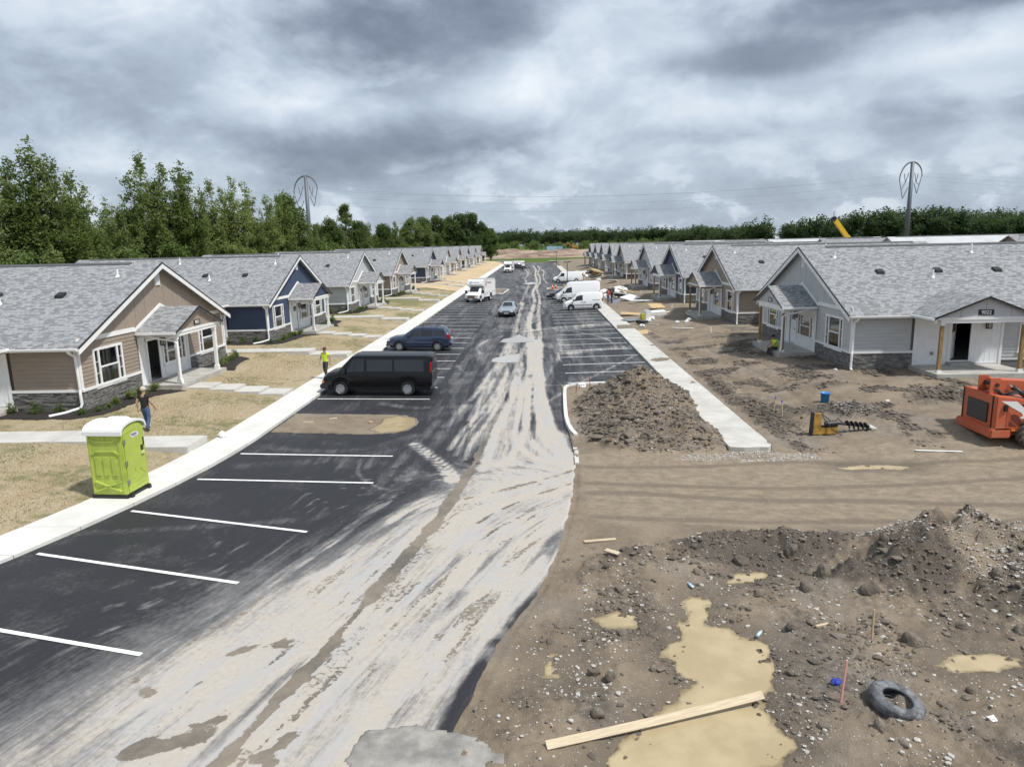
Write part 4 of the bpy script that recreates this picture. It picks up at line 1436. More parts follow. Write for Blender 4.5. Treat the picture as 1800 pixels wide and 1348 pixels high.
def make_house(color, s, posts, det, open_front=False, open_side=False, side_porch=True, number=None, side_number=None, wrap=False, roof_mat=None, length=HL):
    """front faces +x, wall at x=0; s = side (sign of y) that carries the side entrance"""
    h = empty('house')
    L = length
    F = lambda u, v, d_: (d_, u, v)
    S = lambda u, v, d_: (u, s * (HW + d_), v)
    SO = lambda u, v, d_: (u, -s * (HW + d_), v)
    B = lambda u, v, d_: (-L - d_, u, v)
    sid = MATS['siding_' + color]
    wins = [(-6.2, -3.9, 0.82, 2.6), (3.9, 6.2, 0.82, 2.6)]
    glz = (-0.30, 2.15, 0.88, 2.26)
    door = (-1.72, -0.66, 0.25, 2.33)
    fh = wins + [glz, door]
    sdoor = (-5.95, -5.0, 0.42, 2.5)
    swin = [(-10.4, -8.4, 0.82, 2.6)]
    sh = (swin + [sdoor]) if (side_porch and det >= 1) else []
    # ---- shell
    c = MB()
    wall_grid(c, F, -HW, HW, -0.5, Z_EV, fh if det >= 0 else [])
    wall_grid(c, S, -L, 0, -0.5, Z_EV, sh)
    wall_grid(c, SO, -L, 0, -0.5, Z_EV, [])
    wall_grid(c, B, -HW, HW, -0.5, Z_EV, [])
    ap = Z_RG - 0.13
    ev = Z_EV
    for x_ in (0.0, -L):
        c.add([(x_, -HW, ev), (x_, HW, ev), (x_, HW, ap - SL * HW), (x_, 0, ap), (x_, -HW, ap - SL * HW)], [(0, 1, 2, 3, 4)])
    c.build('wall', MATS['joint_' + color] if det >= 1 else sid, h)
    fl = MB()
    fl.add([(-L + .05, -HW + .05, 0.24), (-0.05, -HW + .05, 0.24), (-0.05, HW - .05, 0.24), (-L + .05, HW - .05, 0.24)], [(0, 1, 2, 3)])
    fl.add([(-L + .05, -HW + .05, 2.92), (-0.05, -HW + .05, 2.92), (-0.05, HW - .05, 2.92), (-L + .05, HW - .05, 2.92)], [(3, 2, 1, 0)])
    # partition walls inside
    fl.box(-5.2, -HW + .1, 0.245, -5.1, HW - 2.5, 2.915)
    fl.box(-5.1, 3.0, 0.245, -0.3, 3.1, 2.915)
    fl.build('interior', M_FLOOR if det < 1 else mat('plaster', (0.55, 0.54, 0.51), 0.8), h)
    # ---- siding
    holes_f = [(a - 0.0, b_ + 0.0, p, q) for a, b_, p, q in wins]
    joined = MB()

    def plank(fn, a, b_, z, hgt, flip):
        mb = MB() if det >= 2 else joined
        fbs = [fn(a, z, 0.0), fn(b_, z, 0.0), fn(b_, z, 0.034), fn(a, z, 0.034), fn(a, z + hgt, 0.0), fn(b_, z + hgt, 0.0), fn(b_, z + hgt, 0.010), fn(a, z + hgt, 0.010)]
        mb.hexa(fbs)
        if det >= 2:
            fix_normals(mb.build('plank', sid, h))

    if det >= 1:
        ch = 0.178
        z = Z_WT + 0.12
        while z < Z_EV - 0.02:
            hg = min(ch - 0.006, Z_EV + 0.02 - z)
            for a, b_ in cut(-HW + 0.10, -2.55, holes_f, z + 0.09) + cut(2.55, HW - 0.10, holes_f, z + 0.09):
                plank(F, a, b_, z, hg, 1)
            side_end = -3.1 if side_porch else -L + 0.1
            plank(S, side_end + 0.12 if side_porch else side_end, -0.10, z, hg, 1)
            z += ch
        if side_porch:
            z = Z_WT - 0.45 if posts == 'wood' else Z_WT + 0.12
            while z < Z_EV - 0.02:
                hg = min(ch - 0.006, Z_EV + 0.02 - z)
                for a, b_ in cut(-L + 0.1, -7.65, [(q[0], q[1], q[2], q[3]) for q in swin], z + 0.09):
                    plank(S, a, b_, z, hg, 1)
                z += ch
        if joined.v:
            tag(fix_normals(joined.build('siding', sid, h)), kind='stuff')
        # ---- stone base
        st = MB()
        rnd = random.Random(hash((color, s)) % 1000)

        def stones(fn, a, b_):
            z = -0.35
            while z < Z_WT - 0.02:
                hh = min(rnd.uniform(0.07, 0.13), Z_WT - 0.005 - z)
                u = a
                while u < b_ - 0.02:
                    w = min(rnd.uniform(0.22, 0.75), b_ - u)
                    fbox(st, fn, u + 0.004, u + w - 0.004, z + 0.004, z + hh - 0.004, 0.0, rnd.uniform(0.035, 0.085))
                    u += w
                z += hh
        if not wrap:
            stones(F, -HW, -2.60); stones(F, 2.60, HW)
            stones(S, -3.1 if side_porch else -L, 0.03)
            tag(fix_normals(st.build('stone_veneer', M_STONE, h)), kind='stuff')
    # ---- trim
    for a, b_ in ((-HW - 0.06, -2.56), (2.56, HW + 0.06)):
        t = MB()
        fbox(t, F, a, b_, Z_WT, Z_WT + 0.115, 0.0, 0.10)
        fix_normals(t.build('water_table', M_TRIM, h))
    t = MB()
    fbox(t, S, -3.1 if side_porch else -L, -0.001, Z_WT + 0.001, Z_WT + 0.114, 0.0, 0.098)
    fix_normals(t.build('water_table', M_TRIM, h))
    for sg in (-1, 1):
        t = MB()
        fbox(t, F, sg * HW - (0.12 if sg > 0 else -0.0), sg * HW + (0.12 if sg < 0 else 0.0), Z_WT + 0.116, Z_EV - 0.06, 0.0, 0.052)
        if sg == s:
            fbox(t, S, -0.12, 0.05, Z_WT + 0.118, Z_EV - 0.002, 0.0, 0.05)
        fix_normals(t.build('corner_board', M_TRIM, h))
    for a, b_ in ((-HW, -2.62), (2.62, HW)):
        t = MB()
        fbox(t, F, a, b_, Z_EV - 0.05, Z_EV + 0.16, 0.0, 0.06)
        fix_normals(t.build('frieze_board', M_TRIM, h))
    # ---- gable boards
    if det >= 0:
        n = 15
        jj = MB()
        for i in range(n):
            a, b_ = -HW + 2 * HW * i / n + 0.012, -HW + 2 * HW * (i + 1) / n - 0.012
            za, zb_ = ap - SL * abs(a), ap - SL * abs(b_)
            zl = Z_EV + 0.161
            pts = [(a, zl), (b_, zl), (b_, max(zb_, zl + 0.005)), (a, max(za, zl + 0.005))]
            if a < 0 < b_:
                pts = [(a, zl), (b_, zl), (b_, zb_), (0, ap), (a, za)]
            mb = MB() if det >= 2 else jj
            mb.prism(pts, lambda u, v, d_: F(u, v, d_), 0.004, 0.03)
            if det >= 2:
                fix_normals(mb.build('gable_panel', MATS['gable_' + color], h))
        if det < 2:
            fix_normals(jj.build('gable_boards', MATS['gable_' + color], h))
        v_ = MB()
        fbox(v_, F, -0.24, 0.24, 5.06, 5.74, 0.03, 0.06)
        vo = fix_normals(v_.build('gable_vent', M_TRIM, h))
        if det >= 1:
            lv = MB()
            for k in range(8):
                z = 5.12 + k * 0.07
                lv.hexa([F(-0.19, z, 0.061), F(0.19, z, 0.061), F(0.19, z - 0.02, 0.095), F(-0.19, z - 0.02, 0.095), F(-0.19, z + 0.045, 0.061), F(0.19, z + 0.045, 0.061), F(0.19, z + 0.0, 0.095), F(-0.19, z + 0.0, 0.095)])
            fix_normals(lv.build('louvre', M_TRIM, vo))
    # ---- roof
    rm = roof_mat or M_SHING
    ov, fx, bx = 0.45, 0.38, -L - 0.35
    for sg in (-1, 1):
        r_ = MB()
        ye, ze = sg * (HW + ov), Z_RG - SL * (HW + ov)
        r_.hexa([(bx, 0, Z_RG - 0.13), (bx, ye, ze - 0.13), (fx, ye, ze - 0.13), (fx, 0, Z_RG - 0.13), (bx, 0, Z_RG), (bx, ye, ze), (fx, ye, ze), (fx, 0, Z_RG)])
        ro = fix_normals(r_.build('roof', rm, h))
        # rake board, drip edge
        for nm, m_, z0, z1, x0, x1 in (('rake_board', M_TRIM, -0.30, -0.055, fx + 0.002, fx + 0.045), ('drip_edge', M_DARK, -0.050, 0.014, fx + 0.002, fx + 0.06)):
            q = MB()
            q.hexa([(x0, 0, Z_RG + z0), (x0, ye, ze + z0), (x1, ye, ze + z0), (x1, 0, Z_RG + z0), (x0, 0, Z_RG + z1), (x0, ye, ze + z1), (x1, ye, ze + z1), (x1, 0, Z_RG + z1)])
            fix_normals(q.build(nm, m_, ro))
        if det >= 0:
            g_ = MB()
            pr = [(0.0, -0.03), (0.125, -0.03), (0.125, -0.07), (0.09, -0.15), (0.0, -0.15)]
            g_.prism([(ye + sg * (0.004 + a), ze + b_) for a, b_ in pr], lambda u, v, d_: (d_, u, v), bx + 0.05, fx - 0.02)
            fix_normals(g_.build('gutter', M_TRIM, ro))
            sf = MB()
            sf.add([(bx + .1, sg * (HW + 0.02), Z_EV - 0.06), (fx - .02, sg * (HW + 0.02), Z_EV - 0.06), (fx - .02, ye, ze - 0.15), (bx + .1, ye, ze - 0.15)], [(0, 1, 2, 3)])
            sf.build('soffit', M_TRIM, ro)
        if sg == s:
            for x_, y_ in ((-3.0, 3.3), (-6.2, 3.25), (-9.4, 3.3), (-12.5, 3.2)):
                vb = MB()
                zc = Z_RG - SL * y_
                vb.box(-0.22, -0.22, -0.08, 0.22, 0.22, 0.13)
                vb.v = [(x_ + a * (0.8 if c_ > 0.1 else 1), sg * (y_ + b_ * (0.8 if c_ > 0.1 else 1)), zc + c_ - SL * b_ * (1 if c_ < 0.1 else 0.7)) for a, b_, c_ in vb.v]
                fix_normals(vb.build('roof_vent', M_DARK, ro))
            if det >= 1:
                for x_, y_, hh in ((-5.6, 3.9, 0.42), (-9.2, 1.1, 0.5), (-1.2, 1.4, 0.35)):
                    zc = Z_RG - SL * y_
                    p_ = MB().tube([(x_, sg * y_, zc - 0.1), (x_, sg * y_, zc + hh)], 0.055, 10)
                    p_.tube([(x_, sg * y_, zc - 0.1), (x_, sg * y_, zc + 0.09)], [0.16, 0.06], 10)
                    p_.build('vent_pipe', M_TRIM, ro)
        if sg == 1:
            rv = MB()
            for sg2 in (-1, 1):
                rv.hexa([(-L + 0.8, 0, Z_RG + 0.005), (-L + 0.8, sg2 * 0.20, Z_RG - SL * 0.20 + 0.005), (-1.2, sg2 * 0.20, Z_RG - SL * 0.20 + 0.005), (-1.2, 0, Z_RG + 0.005),
                         (-L + 0.8, 0, Z_RG + 0.045), (-L + 0.8, sg2 * 0.20, Z_RG - SL * 0.20 + 0.04), (-1.2, sg2 * 0.20, Z_RG - SL * 0.20 + 0.04), (-1.2, 0, Z_RG + 0.045)])
            fix_normals(rv.build('ridge_vent', mat('ridge_cap', (0.09, 0.092, 0.096), 0.9), ro))
    # ---- downspouts
    for k, sg in enumerate((s, -s)):
        if det < 1 and sg != s:
            continue
        d_ = MB()
        ye = sg * (HW + ov + 0.05)
        pts = [(-0.05, ye, Z_RG - SL * (HW + ov) - 0.12), (-0.05, ye - sg * 0.02, 2.66), (0.02, sg * (HW + 0.17), 2.42), (0.03, sg * (HW + 0.15), 1.0), (0.04, sg * (HW + 0.20), 0.80), (0.05, sg * (HW + 0.20), 0.35)]
        if posts == 'white':
            pts += [(0.02, sg * (HW + 0.26), 0.20), (-0.35, sg * (HW + 0.75), 0.10), (-0.75, sg * (HW + 1.25), 0.07)]
        else:
            pts += [(0.05, sg * (HW + 0.21), 0.12), (0.05, sg * (HW + 0.32), 0.03)]
        d_.tube(pts, 0.062, 8)
        d_.build('downspout', M_TRIM, h)
    # ---- front windows, door, entrance
    for w in wins:
        triple_window(h, lambda u, v, d_: (d_ + 0.02, u, v), *w, det)
    e = MB()
    holes = [glz, door]
    wall_grid(e, lambda u, v, d_: (0.045, u, v), -2.55, 2.55, 0.05, 3.0, holes)
    for a, b_ in ((-2.55, -2.38), (2.38, 2.55), (-1.86, -1.72), (-0.66, -0.50)):
        fbox(e, F, a, b_, 0.21, 2.62, 0.046, 0.085)
    fbox(e, F, -1.86, -0.50, 2.33, 2.47, 0.046, 0.09)
    # lower panels of the glazed unit
    for a, b_ in ((-0.2, 0.85), (1.0, 2.05)):
        fbox(e, F, a, b_, 0.36, 0.78, 0.046, 0.062)
    e.build('entrance_wall', M_PVC, h)
    triple_window(h, lambda u, v, d_: (d_ + 0.045, u, v), *glz, det)
    dl = MB()
    fbox(dl, lambda u, v, d_: (d_, u, v), 0, 1.05, 0.02, 2.07, -0.045, 0.0)
    for p, q, r0, r1 in ((0.14, 0.48, 0.15, 1.2), (0.57, 0.91, 0.15, 1.2)):
        fbox(dl, lambda u, v, d_: (d_, u, v), p, q, r0, r1, 0.001, 0.012)
    do = fix_normals(dl.build('door', M_PVC, h))
    do.location = (0.02, -1.715, 0.25)
    if open_front:
        do.location = (0.0, -1.70, 0.25); do.rotation_euler = (0, 0, R(86))
    for k in range(3):
        l_ = MB(); fbox(l_, lambda u, v, d_: (d_, u, v), 0.20 + k * 0.235, 0.385 + k * 0.235, 1.5, 1.9, 0.002, 0.008)
        l_.build('door_light', mat('door_light_glass', (0.03, 0.035, 0.04), 0.1), do)
    hd = MB().tube([(0.0, 0.97, 0.95), (0.06, 0.97, 0.95), (0.06, 0.86, 0.95)], 0.018, 6)
    hd.build('handle', M_DARK, do)
    if det >= 1:
        lantern(h, lambda u, v, d_: (d_ + 0.046, u, v), -0.40, 2.15)
    if det >= 0:
        porch(h, F, 0.0, 2.55, 2.12, color, posts, det, (-2.62, 2.62, 2.1), number=number)
        dsp = MB().tube([(0.6, s * 2.68, 2.78), (0.95, s * 2.62, 2.6), (1.75, s * 2.34, 2.42), (1.92, s * 2.32, 2.3), (1.92, s * 2.32, 0.5), (2.0, s * 2.34, 0.28)], 0.05, 8)
        if det >= 1:
            dsp.build('downspout', M_TRIM, h)
    # ---- side entrance
    if side_porch and det >= 1:
        e = MB()
        e2 = lambda u, v, d_: (u, s * (HW + d_ + 0.05), v)
        wall_grid(e, lambda u, v, d_: (u, s * (HW + 0.05), v), -7.6, -3.1, -0.3, Z_EV, [sdoor])
        for a, b_ in ((-7.6, -7.46), (-3.24, -3.1), (sdoor[0] - 0.15, sdoor[0]), (sdoor[1], sdoor[1] + 0.15)):
            fbox(e, e2, a, b_, -0.2, 2.75, 0.001, 0.04)
        fbox(e, e2, sdoor[0] - 0.15, sdoor[1] + 0.15, 2.5, 2.66, 0.001, 0.045)
        fbox(e, e2, -7.46, -3.24, 0.27, 0.31, 0.001, 0.02)
        bd = -7.3
        while bd < -3.35:
            if not (sdoor[0] - 0.2 < bd < sdoor[1] + 0.2):
                fbox(e, e2, bd, bd + 0.015, 0.32, 2.75, 0.0, 0.008)
            bd += 0.26
        fix_normals(e.build('entrance_wall', M_PVC, h))
        dl = MB()
        fbox(dl, lambda u, v, d_: (u, s * d_, v), 0, 0.94, 0.02, 2.05, -0.045, 0.0)
        do = fix_normals(dl.build('door', M_PVC, h))
        do.location = (sdoor[1], s * (HW + 0.03), 0.43)
        do.scale = (-1, 1, 1)
        sgn = 1
        if open_side:
            do.rotation_euler = (0, 0, s * R(48))
        for k in range(3):
            l_ = MB(); fbox(l_, lambda u, v, d_: (u, s * d_, v), 0.16 + k * 0.22, 0.32 + k * 0.22, 1.42, 1.86, 0.002, 0.008)
            fix_normals(l_.build('door_light', mat('door_light_glass', (0.03, 0.035, 0.04), 0.1), do))
        hd = MB().tube([(0.86, 0.0, 0.95), (0.86, s * 0.06, 0.95), (0.76, s * 0.06, 0.95)], 0.02, 6)
        hd.build('handle', M_DARK, do)
        lantern(h, e2, -6.75, 2.25)
        ou = MB(); fbox(ou, e2, -4.15, -4.0, 0.72, 0.88, 0.001, 0.05)
        fix_normals(ou.build('outlet_box', mat('grey_plastic', (0.25, 0.25, 0.25), 0.5), h))
        for w in swin:
            triple_window(h, lambda u, v, d_: (u, s * (HW + d_ + 0.02), v), *w, det)
        porch(h, S, -5.2, 2.35, 2.55, color, posts, det, (-7.5, -2.95, 2.75), step=(sdoor[0] - 0.1, sdoor[1] + 0.15), zfl=0.20, number=side_number, rake_white=False)
    return h


HOUSES = []


def place(h, x, y, side, label, z=None):
    h.location = (x, y, float(pad_z(y)) if z is None else z)
    h.rotation_euler = (0, 0, 0 if side == 'L' else PI)
    tag(h, label, 'house', 'single-storey houses with grey shingle roofs')
    HOUSES.append((h, side, x, y))


XL, XR = -19.9, 16.3
LY_ = [37.0, 59.2, 82.0, 105.2, 137.5, 162.0, 187.0, 211.5, 237.0, 262.0]
RY_ = [44.2, 65.4, 86.0, 106.6, 136.2, 155.0, 174.2, 192.0, 210.5]
place(make_house('tan', -1, 'white', 2, open_front=True, number='9013'), XL, LY_[0], 'L', 'tan house nearest on the left, behind the green portable toilet')
navyL = make_house('navy', -1, 'white', 2)
place(navyL, XL, LY_[1], 'L', 'navy blue house next to the nearest tan house on the left')
greyL = make_house('grey', -1, 'white', 1)
place(greyL, XL, LY_[2], 'L', 'pale grey house behind the nearest navy house on the left')
tanL = make_house('tan', -1, 'white', 1)
place(tanL, XL, LY_[3], 'L', 'tan house in the left row, last one before the straw covered ground')
place(make_house('navy', -1, 'white', 1, side_porch=False), XL, LY_[4], 'L', 'navy house on the straw ground behind the white box truck')
far_g = make_house('grey', -1, 'white', 0, side_porch=False)
far_t = make_house('tan', -1, 'white', 0, side_porch=False)
far_n = make_house('navy', -1, 'white', 0, side_porch=False)
place(far_g, XL, LY_[5], 'L', 'grey house just beyond the far navy house on the straw ground')
place(far_t, XL, LY_[6], 'L', 'small tan house far along the left row, between grey and navy ones')
place(far_n, XL, LY_[7], 'L', 'third house from the far end of the left row, navy gable')
c_ = copy_tree(far_g); place(c_, XL, LY_[8], 'L', 'second house from the far end of the left row')
c_ = copy_tree(far_t); place(c_, XL, LY_[9], 'L', 'last house at the far end of the left row')
place(make_house('grey', 1, 'wood', 2, open_side=True, number='9024', side_number='9022'), XR, RY_[0], 'R', 'light grey house with number 9022 and raw timber posts on the right')
place(make_house('tan', 1, 'wood', 2), XR, RY_[1], 'R', 'tan house with timber posts just behind the grey house on the right')
place(make_house('navy', 1, 'wood', 1), XR, RY_[2], 'R', 'navy house third from the front in the right row')
greyR = make_house('grey', 1, 'wood', 1, side_porch=False, wrap=True)
place(greyR, XR, RY_[3], 'R', 'grey house with tall porch posts beyond the navy one on the right')
place(make_house('tan', 1, 'wood', 1, side_porch=False, wrap=True), XR, RY_[4], 'R', 'tan house with unfinished white base in the middle of the right row')
fr_n = make_house('navy', 1, 'wood', 0, side_porch=False)
fr_g = make_house('grey', 1, 'wood', 0, side_porch=False)
fr_t = make_house('tan', 1, 'wood', 0, side_porch=False)
place(fr_n, XR, RY_[5], 'R', 'fourth house from the far end of the right row, navy gable')
place(fr_g, XR, RY_[6], 'R', 'third house from the far end of the right row, grey gable')
place(fr_t, XR, RY_[7], 'R', 'second house from the far end of the right row')
c_ = copy_tree(fr_n); place(c_, XR, RY_[8], 'R', 'farthest house at the end of the right row')
# second street behind the right row: only roofs show
M_UNDER = mat('white_underlayment', (0.46, 0.47, 0.48), 0.7, nscale=0.6, namp=0.1)
bk1 = make_house('grey', -1, 'wood', 0, side_porch=False, roof_mat=M_UNDER, length=22)
bk2 = make_house('tan', -1, 'wood', 0, side_porch=False, length=22)
for i, (x_, y_, pr_, lb) in enumerate(((76, 84, bk2, 'house roof far right, behind the nearest grey house'), (73, 106, bk1, 'white topped roof below the right steel pole'), (72, 128, bk2, 'grey roof in the second row left of the steel pole'),
                                      (70, 150, bk1, 'white topped roof in the second row beside the yellow crane boom'), (68, 180, bk2, 'grey roof in the second row left of the crane boom'), (66, 212, bk1, 'farthest white topped roof in the second row'))):
    c_ = pr_ if i < 2 and False else copy_tree(pr_)
    place(c_, x_, y_, 'L', lb, z=1.0 + 0.1 * (i % 2))
for q in (bk1, bk2):
    for ch in list(q.children):
        for g_ in list(ch.children):
            bpy.data.objects.remove(g_)
        bpy.data.objects.remove(ch)
    bpy.data.objects.remove(q)
# ================================================================== PATHS, BEDS, PLANTS
def masked_grid(name, x0, x1, y0, y1, st, poly, zf, m, wob=0.12):
    X_, Y_ = np.meshgrid(np.arange(x0, x1, st), np.arange(y0, y1, st))
    sd = poly_sdf(X_ + (fbm(X_ * 3, Y_ * 3, 3, seed=71) - .5) * wob * 2, Y_ + (fbm(X_ * 3, Y_ * 3, 3, seed=72) - .5) * wob * 2, poly)
    Z_ = zf(X_, Y_, sd)
    r_, c_ = X_.shape
    V = np.stack([X_, Y_, Z_], -1).reshape(-1, 3)
    i = np.arange(r_ * c_).reshape(r_, c_)
    F = np.stack([i[:-1, :-1], i[:-1, 1:], i[1:, 1:], i[1:, :-1]], -1).reshape(-1, 4)
    ok = (sd < 0.02).ravel()
    F = F[ok[F].all(1)]
    return np_mesh(name, V, F, m, True)


def m_leaf(c0, c1, tr=0.35):
    def fn(T, b, out):
        P = T.pos()
        oi = T.n('ShaderNodeObjectInfo').outputs['Random']
        n = T.noise(P, 0.45, 3, 0.6); n2 = T.noise(P, 3.0, 3, 0.6)
        f = T.math('ADD', T.math('MULTIPLY', n, 0.5), T.math('MULTIPLY', n2, 0.5))
        f = T.math('ADD', f, T.math('MULTIPLY', T.math('SUBTRACT', oi, 0.5), 0.30))
        c = T.mix(T.sstep(f, 0.3, 0.72), c0, c1)
        T.set(b.inputs['Base Color'], c)
        b.inputs['Roughness'].default_value = 0.6
        b.inputs['Specular IOR Level'].default_value = 0.25
        t = T.n('ShaderNodeBsdfTranslucent', {0: T.mix(0.5, c, (0.14, 0.22, 0.03))})
        mx = T.n('ShaderNodeMixShader', {0: tr, 1: b.outputs[0], 2: t})
        T.t.links.new(mx.outputs[0], out.inputs[0])
    return fn


M_LEAF = matfn('poplar_leaves', m_leaf((0.125, 0.168, 0.048), (0.295, 0.35, 0.13), 0.55))
M_LEAF2 = matfn('broad_leaves', m_leaf((0.070, 0.108, 0.034), (0.195, 0.25, 0.092), 0.5))
M_LEAF3 = matfn('dark_leaves', m_leaf((0.030, 0.055, 0.022), (0.075, 0.115, 0.045)))
M_LEAF4 = matfn('young_leaves', m_leaf((0.085, 0.135, 0.036), (0.19, 0.25, 0.085), 0.4))
M_WOODS = matfn('hazed_far_leaves', m_leaf((0.034, 0.058, 0.034), (0.066, 0.098, 0.052), 0.45))  # bluish leaf tint painted in place of distance haze
M_BARK = mat('bark', (0.20, 0.185, 0.16), 0.9, nscale=3, namp=0.4)


def leaf_cloud(rng, C, Rxy, Rz, n, size, out_bias=0.68, up=0.5):
    """C (k,3) lobe centres with radii; returns V,F of n leaf quads spread through the lobes"""
    C = np.asarray(C, float); Rxy = np.asarray(Rxy, float); Rz = np.asarray(Rz, float)
    w = Rxy * Rxy * Rz
    w = w ** 0.6
    li = rng.choice(len(C), n, p=w / w.sum())
    dirs = rng.normal(size=(n, 3)); dirs /= np.linalg.norm(dirs, axis=1)[:, None]
    r_ = rng.random(n) ** 0.30
    # small clumps: snap some of the points together
    P = C[li] + dirs * r_[:, None] * np.stack([Rxy[li], Rxy[li], Rz[li]], 1)
    k = n // 9
    cen = P[:k]
    P = np.concatenate([cen + rng.normal(size=(k, 3)) * size * 0.4] + [cen[rng.integers(0, k, n - k)] + rng.normal(size=(n - k, 3)) * size * 0.85])
    nrm = rng.normal(size=(n, 3)) * (1 - out_bias) + dirs * out_bias + np.array([0, 0, up])
    nrm /= np.linalg.norm(nrm, axis=1)[:, None]
    a = np.cross(nrm, rng.normal(size=(n, 3))); a /= np.linalg.norm(a, axis=1)[:, None]
    b = np.cross(nrm, a)
    s_ = size * rng.uniform(0.55, 1.25, n)[:, None]
    V = np.stack([P + a * s_ * 0.75, P + b * s_ * 0.42, P - a * s_ * 0.75, P - b * s_ * 0.42], 1).reshape(-1, 3)
    F = np.arange(4 * n).reshape(n, 4)
    return V, F


def poplar(seed, H, spires, n):
    rng = np.random.default_rng(seed)
    C, Rx, Rz = [], [], []
    wood = MB()
    wood.tube([(0, 0, -0.5), (0.05, 0.1, H * 0.3), (-0.1, 0.0, H * 0.62), (0.1, 0.1, H * 0.9)], [0.30, 0.22, 0.13, 0.03], 7)
    tops = [(0.1, 0.1, H, 0.40)]
    for i in range(spires):
        a = 2 * PI * i / spires + rng.uniform(-.5, .5)
        rr = rng.uniform(1.3, 3.1)
        tops.append((rr * math.cos(a), rr * math.sin(a), H * rng.uniform(0.62, 0.97), rng.uniform(0.18, 0.4)))
    for tx, ty, tz, t0 in tops:
        base = Vector((0, 0, H * t0))
        tip = Vector((tx, ty, tz))
        wood.tube([base, base.lerp(tip, 0.4) + Vector((tx * 0.22, ty * 0.22, 0)), tip], [0.12, 0.07, 0.015], 5)
        k = int((tz - base.z) / 1.15)
        for j in range(k + 1):
            t = j / max(k, 1)
            p = base.lerp(tip, t) + Vector((tx * 0.25 * math.sin(t * PI), ty * 0.25 * math.sin(t * PI), 0))
            w = (0.80 + 0.85 * (1 - t) ** 0.8) * rng.uniform(0.6, 1.15)
            C.append(p + Vector(rng.normal(size=3) * np.array([0.38, 0.38, 0.2]))); Rx.append(w); Rz.append(rng.uniform(0.75, 1.15))
    # skirts
    for j in range(14):
        a = rng.uniform(0, 2 * PI); rr = rng.uniform(1.0, 3.3); z = H * rng.uniform(0.08, 0.55)
        C.append(Vector((rr * math.cos(a), rr * math.sin(a), z))); Rx.append(rng.uniform(0.9, 1.5)); Rz.append(rng.uniform(0.8, 1.3))
    V, F = leaf_cloud(rng, [tuple(c) for c in C], Rx, Rz, n, 0.28)
    return wood.mesh('trunk', M_BARK, True), V, F


def broad(seed, H, W_, n, size=0.34, base=0.16):
    rng = np.random.default_rng(seed)
    C, Rx, Rz = [], [], []
    wood = MB()
    wood.tube([(0, 0, -0.5), (0.1, 0, H * 0.3), (-0.1, 0.15, H * 0.6), (0, 0, H * 0.85)], [0.32, 0.24, 0.13, 0.03], 7)
    for j in range(46):
        a = rng.uniform(0, 2 * PI); t = rng.random()
        z = H * (base + (0.97 - base) * t)
        env = W_ * (math.sin(PI * min(1, 0.12 + 0.86 * t)) ** 0.65)
        rr = env * math.sqrt(rng.random()) * 0.85
        C.append((rr * math.cos(a), rr * math.sin(a), z)); q = rng.uniform(0.55, 1.25) * W_ * 0.32
        Rx.append(q); Rz.append(q * rng.uniform(0.7, 1.0))
        if j % 4 == 0:
            wood.tube([(0, 0, z * 0.6), (rr * math.cos(a) * .6, rr * math.sin(a) * .6, z * 0.85), (rr * math.cos(a), rr * math.sin(a), z)], [0.08, 0.05, 0.015], 5)
    V, F = leaf_cloud(rng, C, Rx, Rz, n, size)
    return wood.mesh('trunk', M_BARK, True), V, F


TREES = {}
for k_, s_ in enumerate((3, 14, 25, 36)):
    w_, V, F = poplar(s_, 20.0, 6 + k_ % 3, 15000)
    TREES['p%d' % k_] = (w_, np_mesh('crown', V, F, M_LEAF), 20.0)
for k_, s_ in enumerate((5, 16, 27)):
    w_, V, F = broad(s_, 16.0, 4.6, 15000)
    TREES['b%d' % k_] = (w_, np_mesh('crown', V, F, M_LEAF2), 16.0)
w_, V, F = broad(44, 19.0, 2.5, 10000, 0.32, 0.12)
TREES['t0'] = (w_, np_mesh('crown', V, F, M_LEAF2), 19.0)
w_, V, F = broad(48, 18.0, 5.5, 15000, 0.42, 0.10)
TREES['d0'] = (w_, np_mesh('crown', V, F, M_LEAF3), 18.0)
for k_, s_ in enumerate((61, 62)):
    w_, V, F = broad(s_, 9.0, 3.0, 5200, 0.30, 0.05)
    TREES['u%d' % k_] = (w_, np_mesh('crown', V, F, M_LEAF4 if k_ else M_LEAF), 9.0)


def tree(kind, x, y, h, label, group, name, wide=1.0, z=-0.42):
    w_, cme, H0 = TREES[kind]
    t = empty(name, (x, y, z), random.uniform(0, 2 * PI))
    s_ = h / H0
    t.scale = (s_ * wide, s_ * wide, s_)
    link('trunk', w_, t)
    link('crown', cme, t)
    tag(t, label, 'tree', group)
    return t


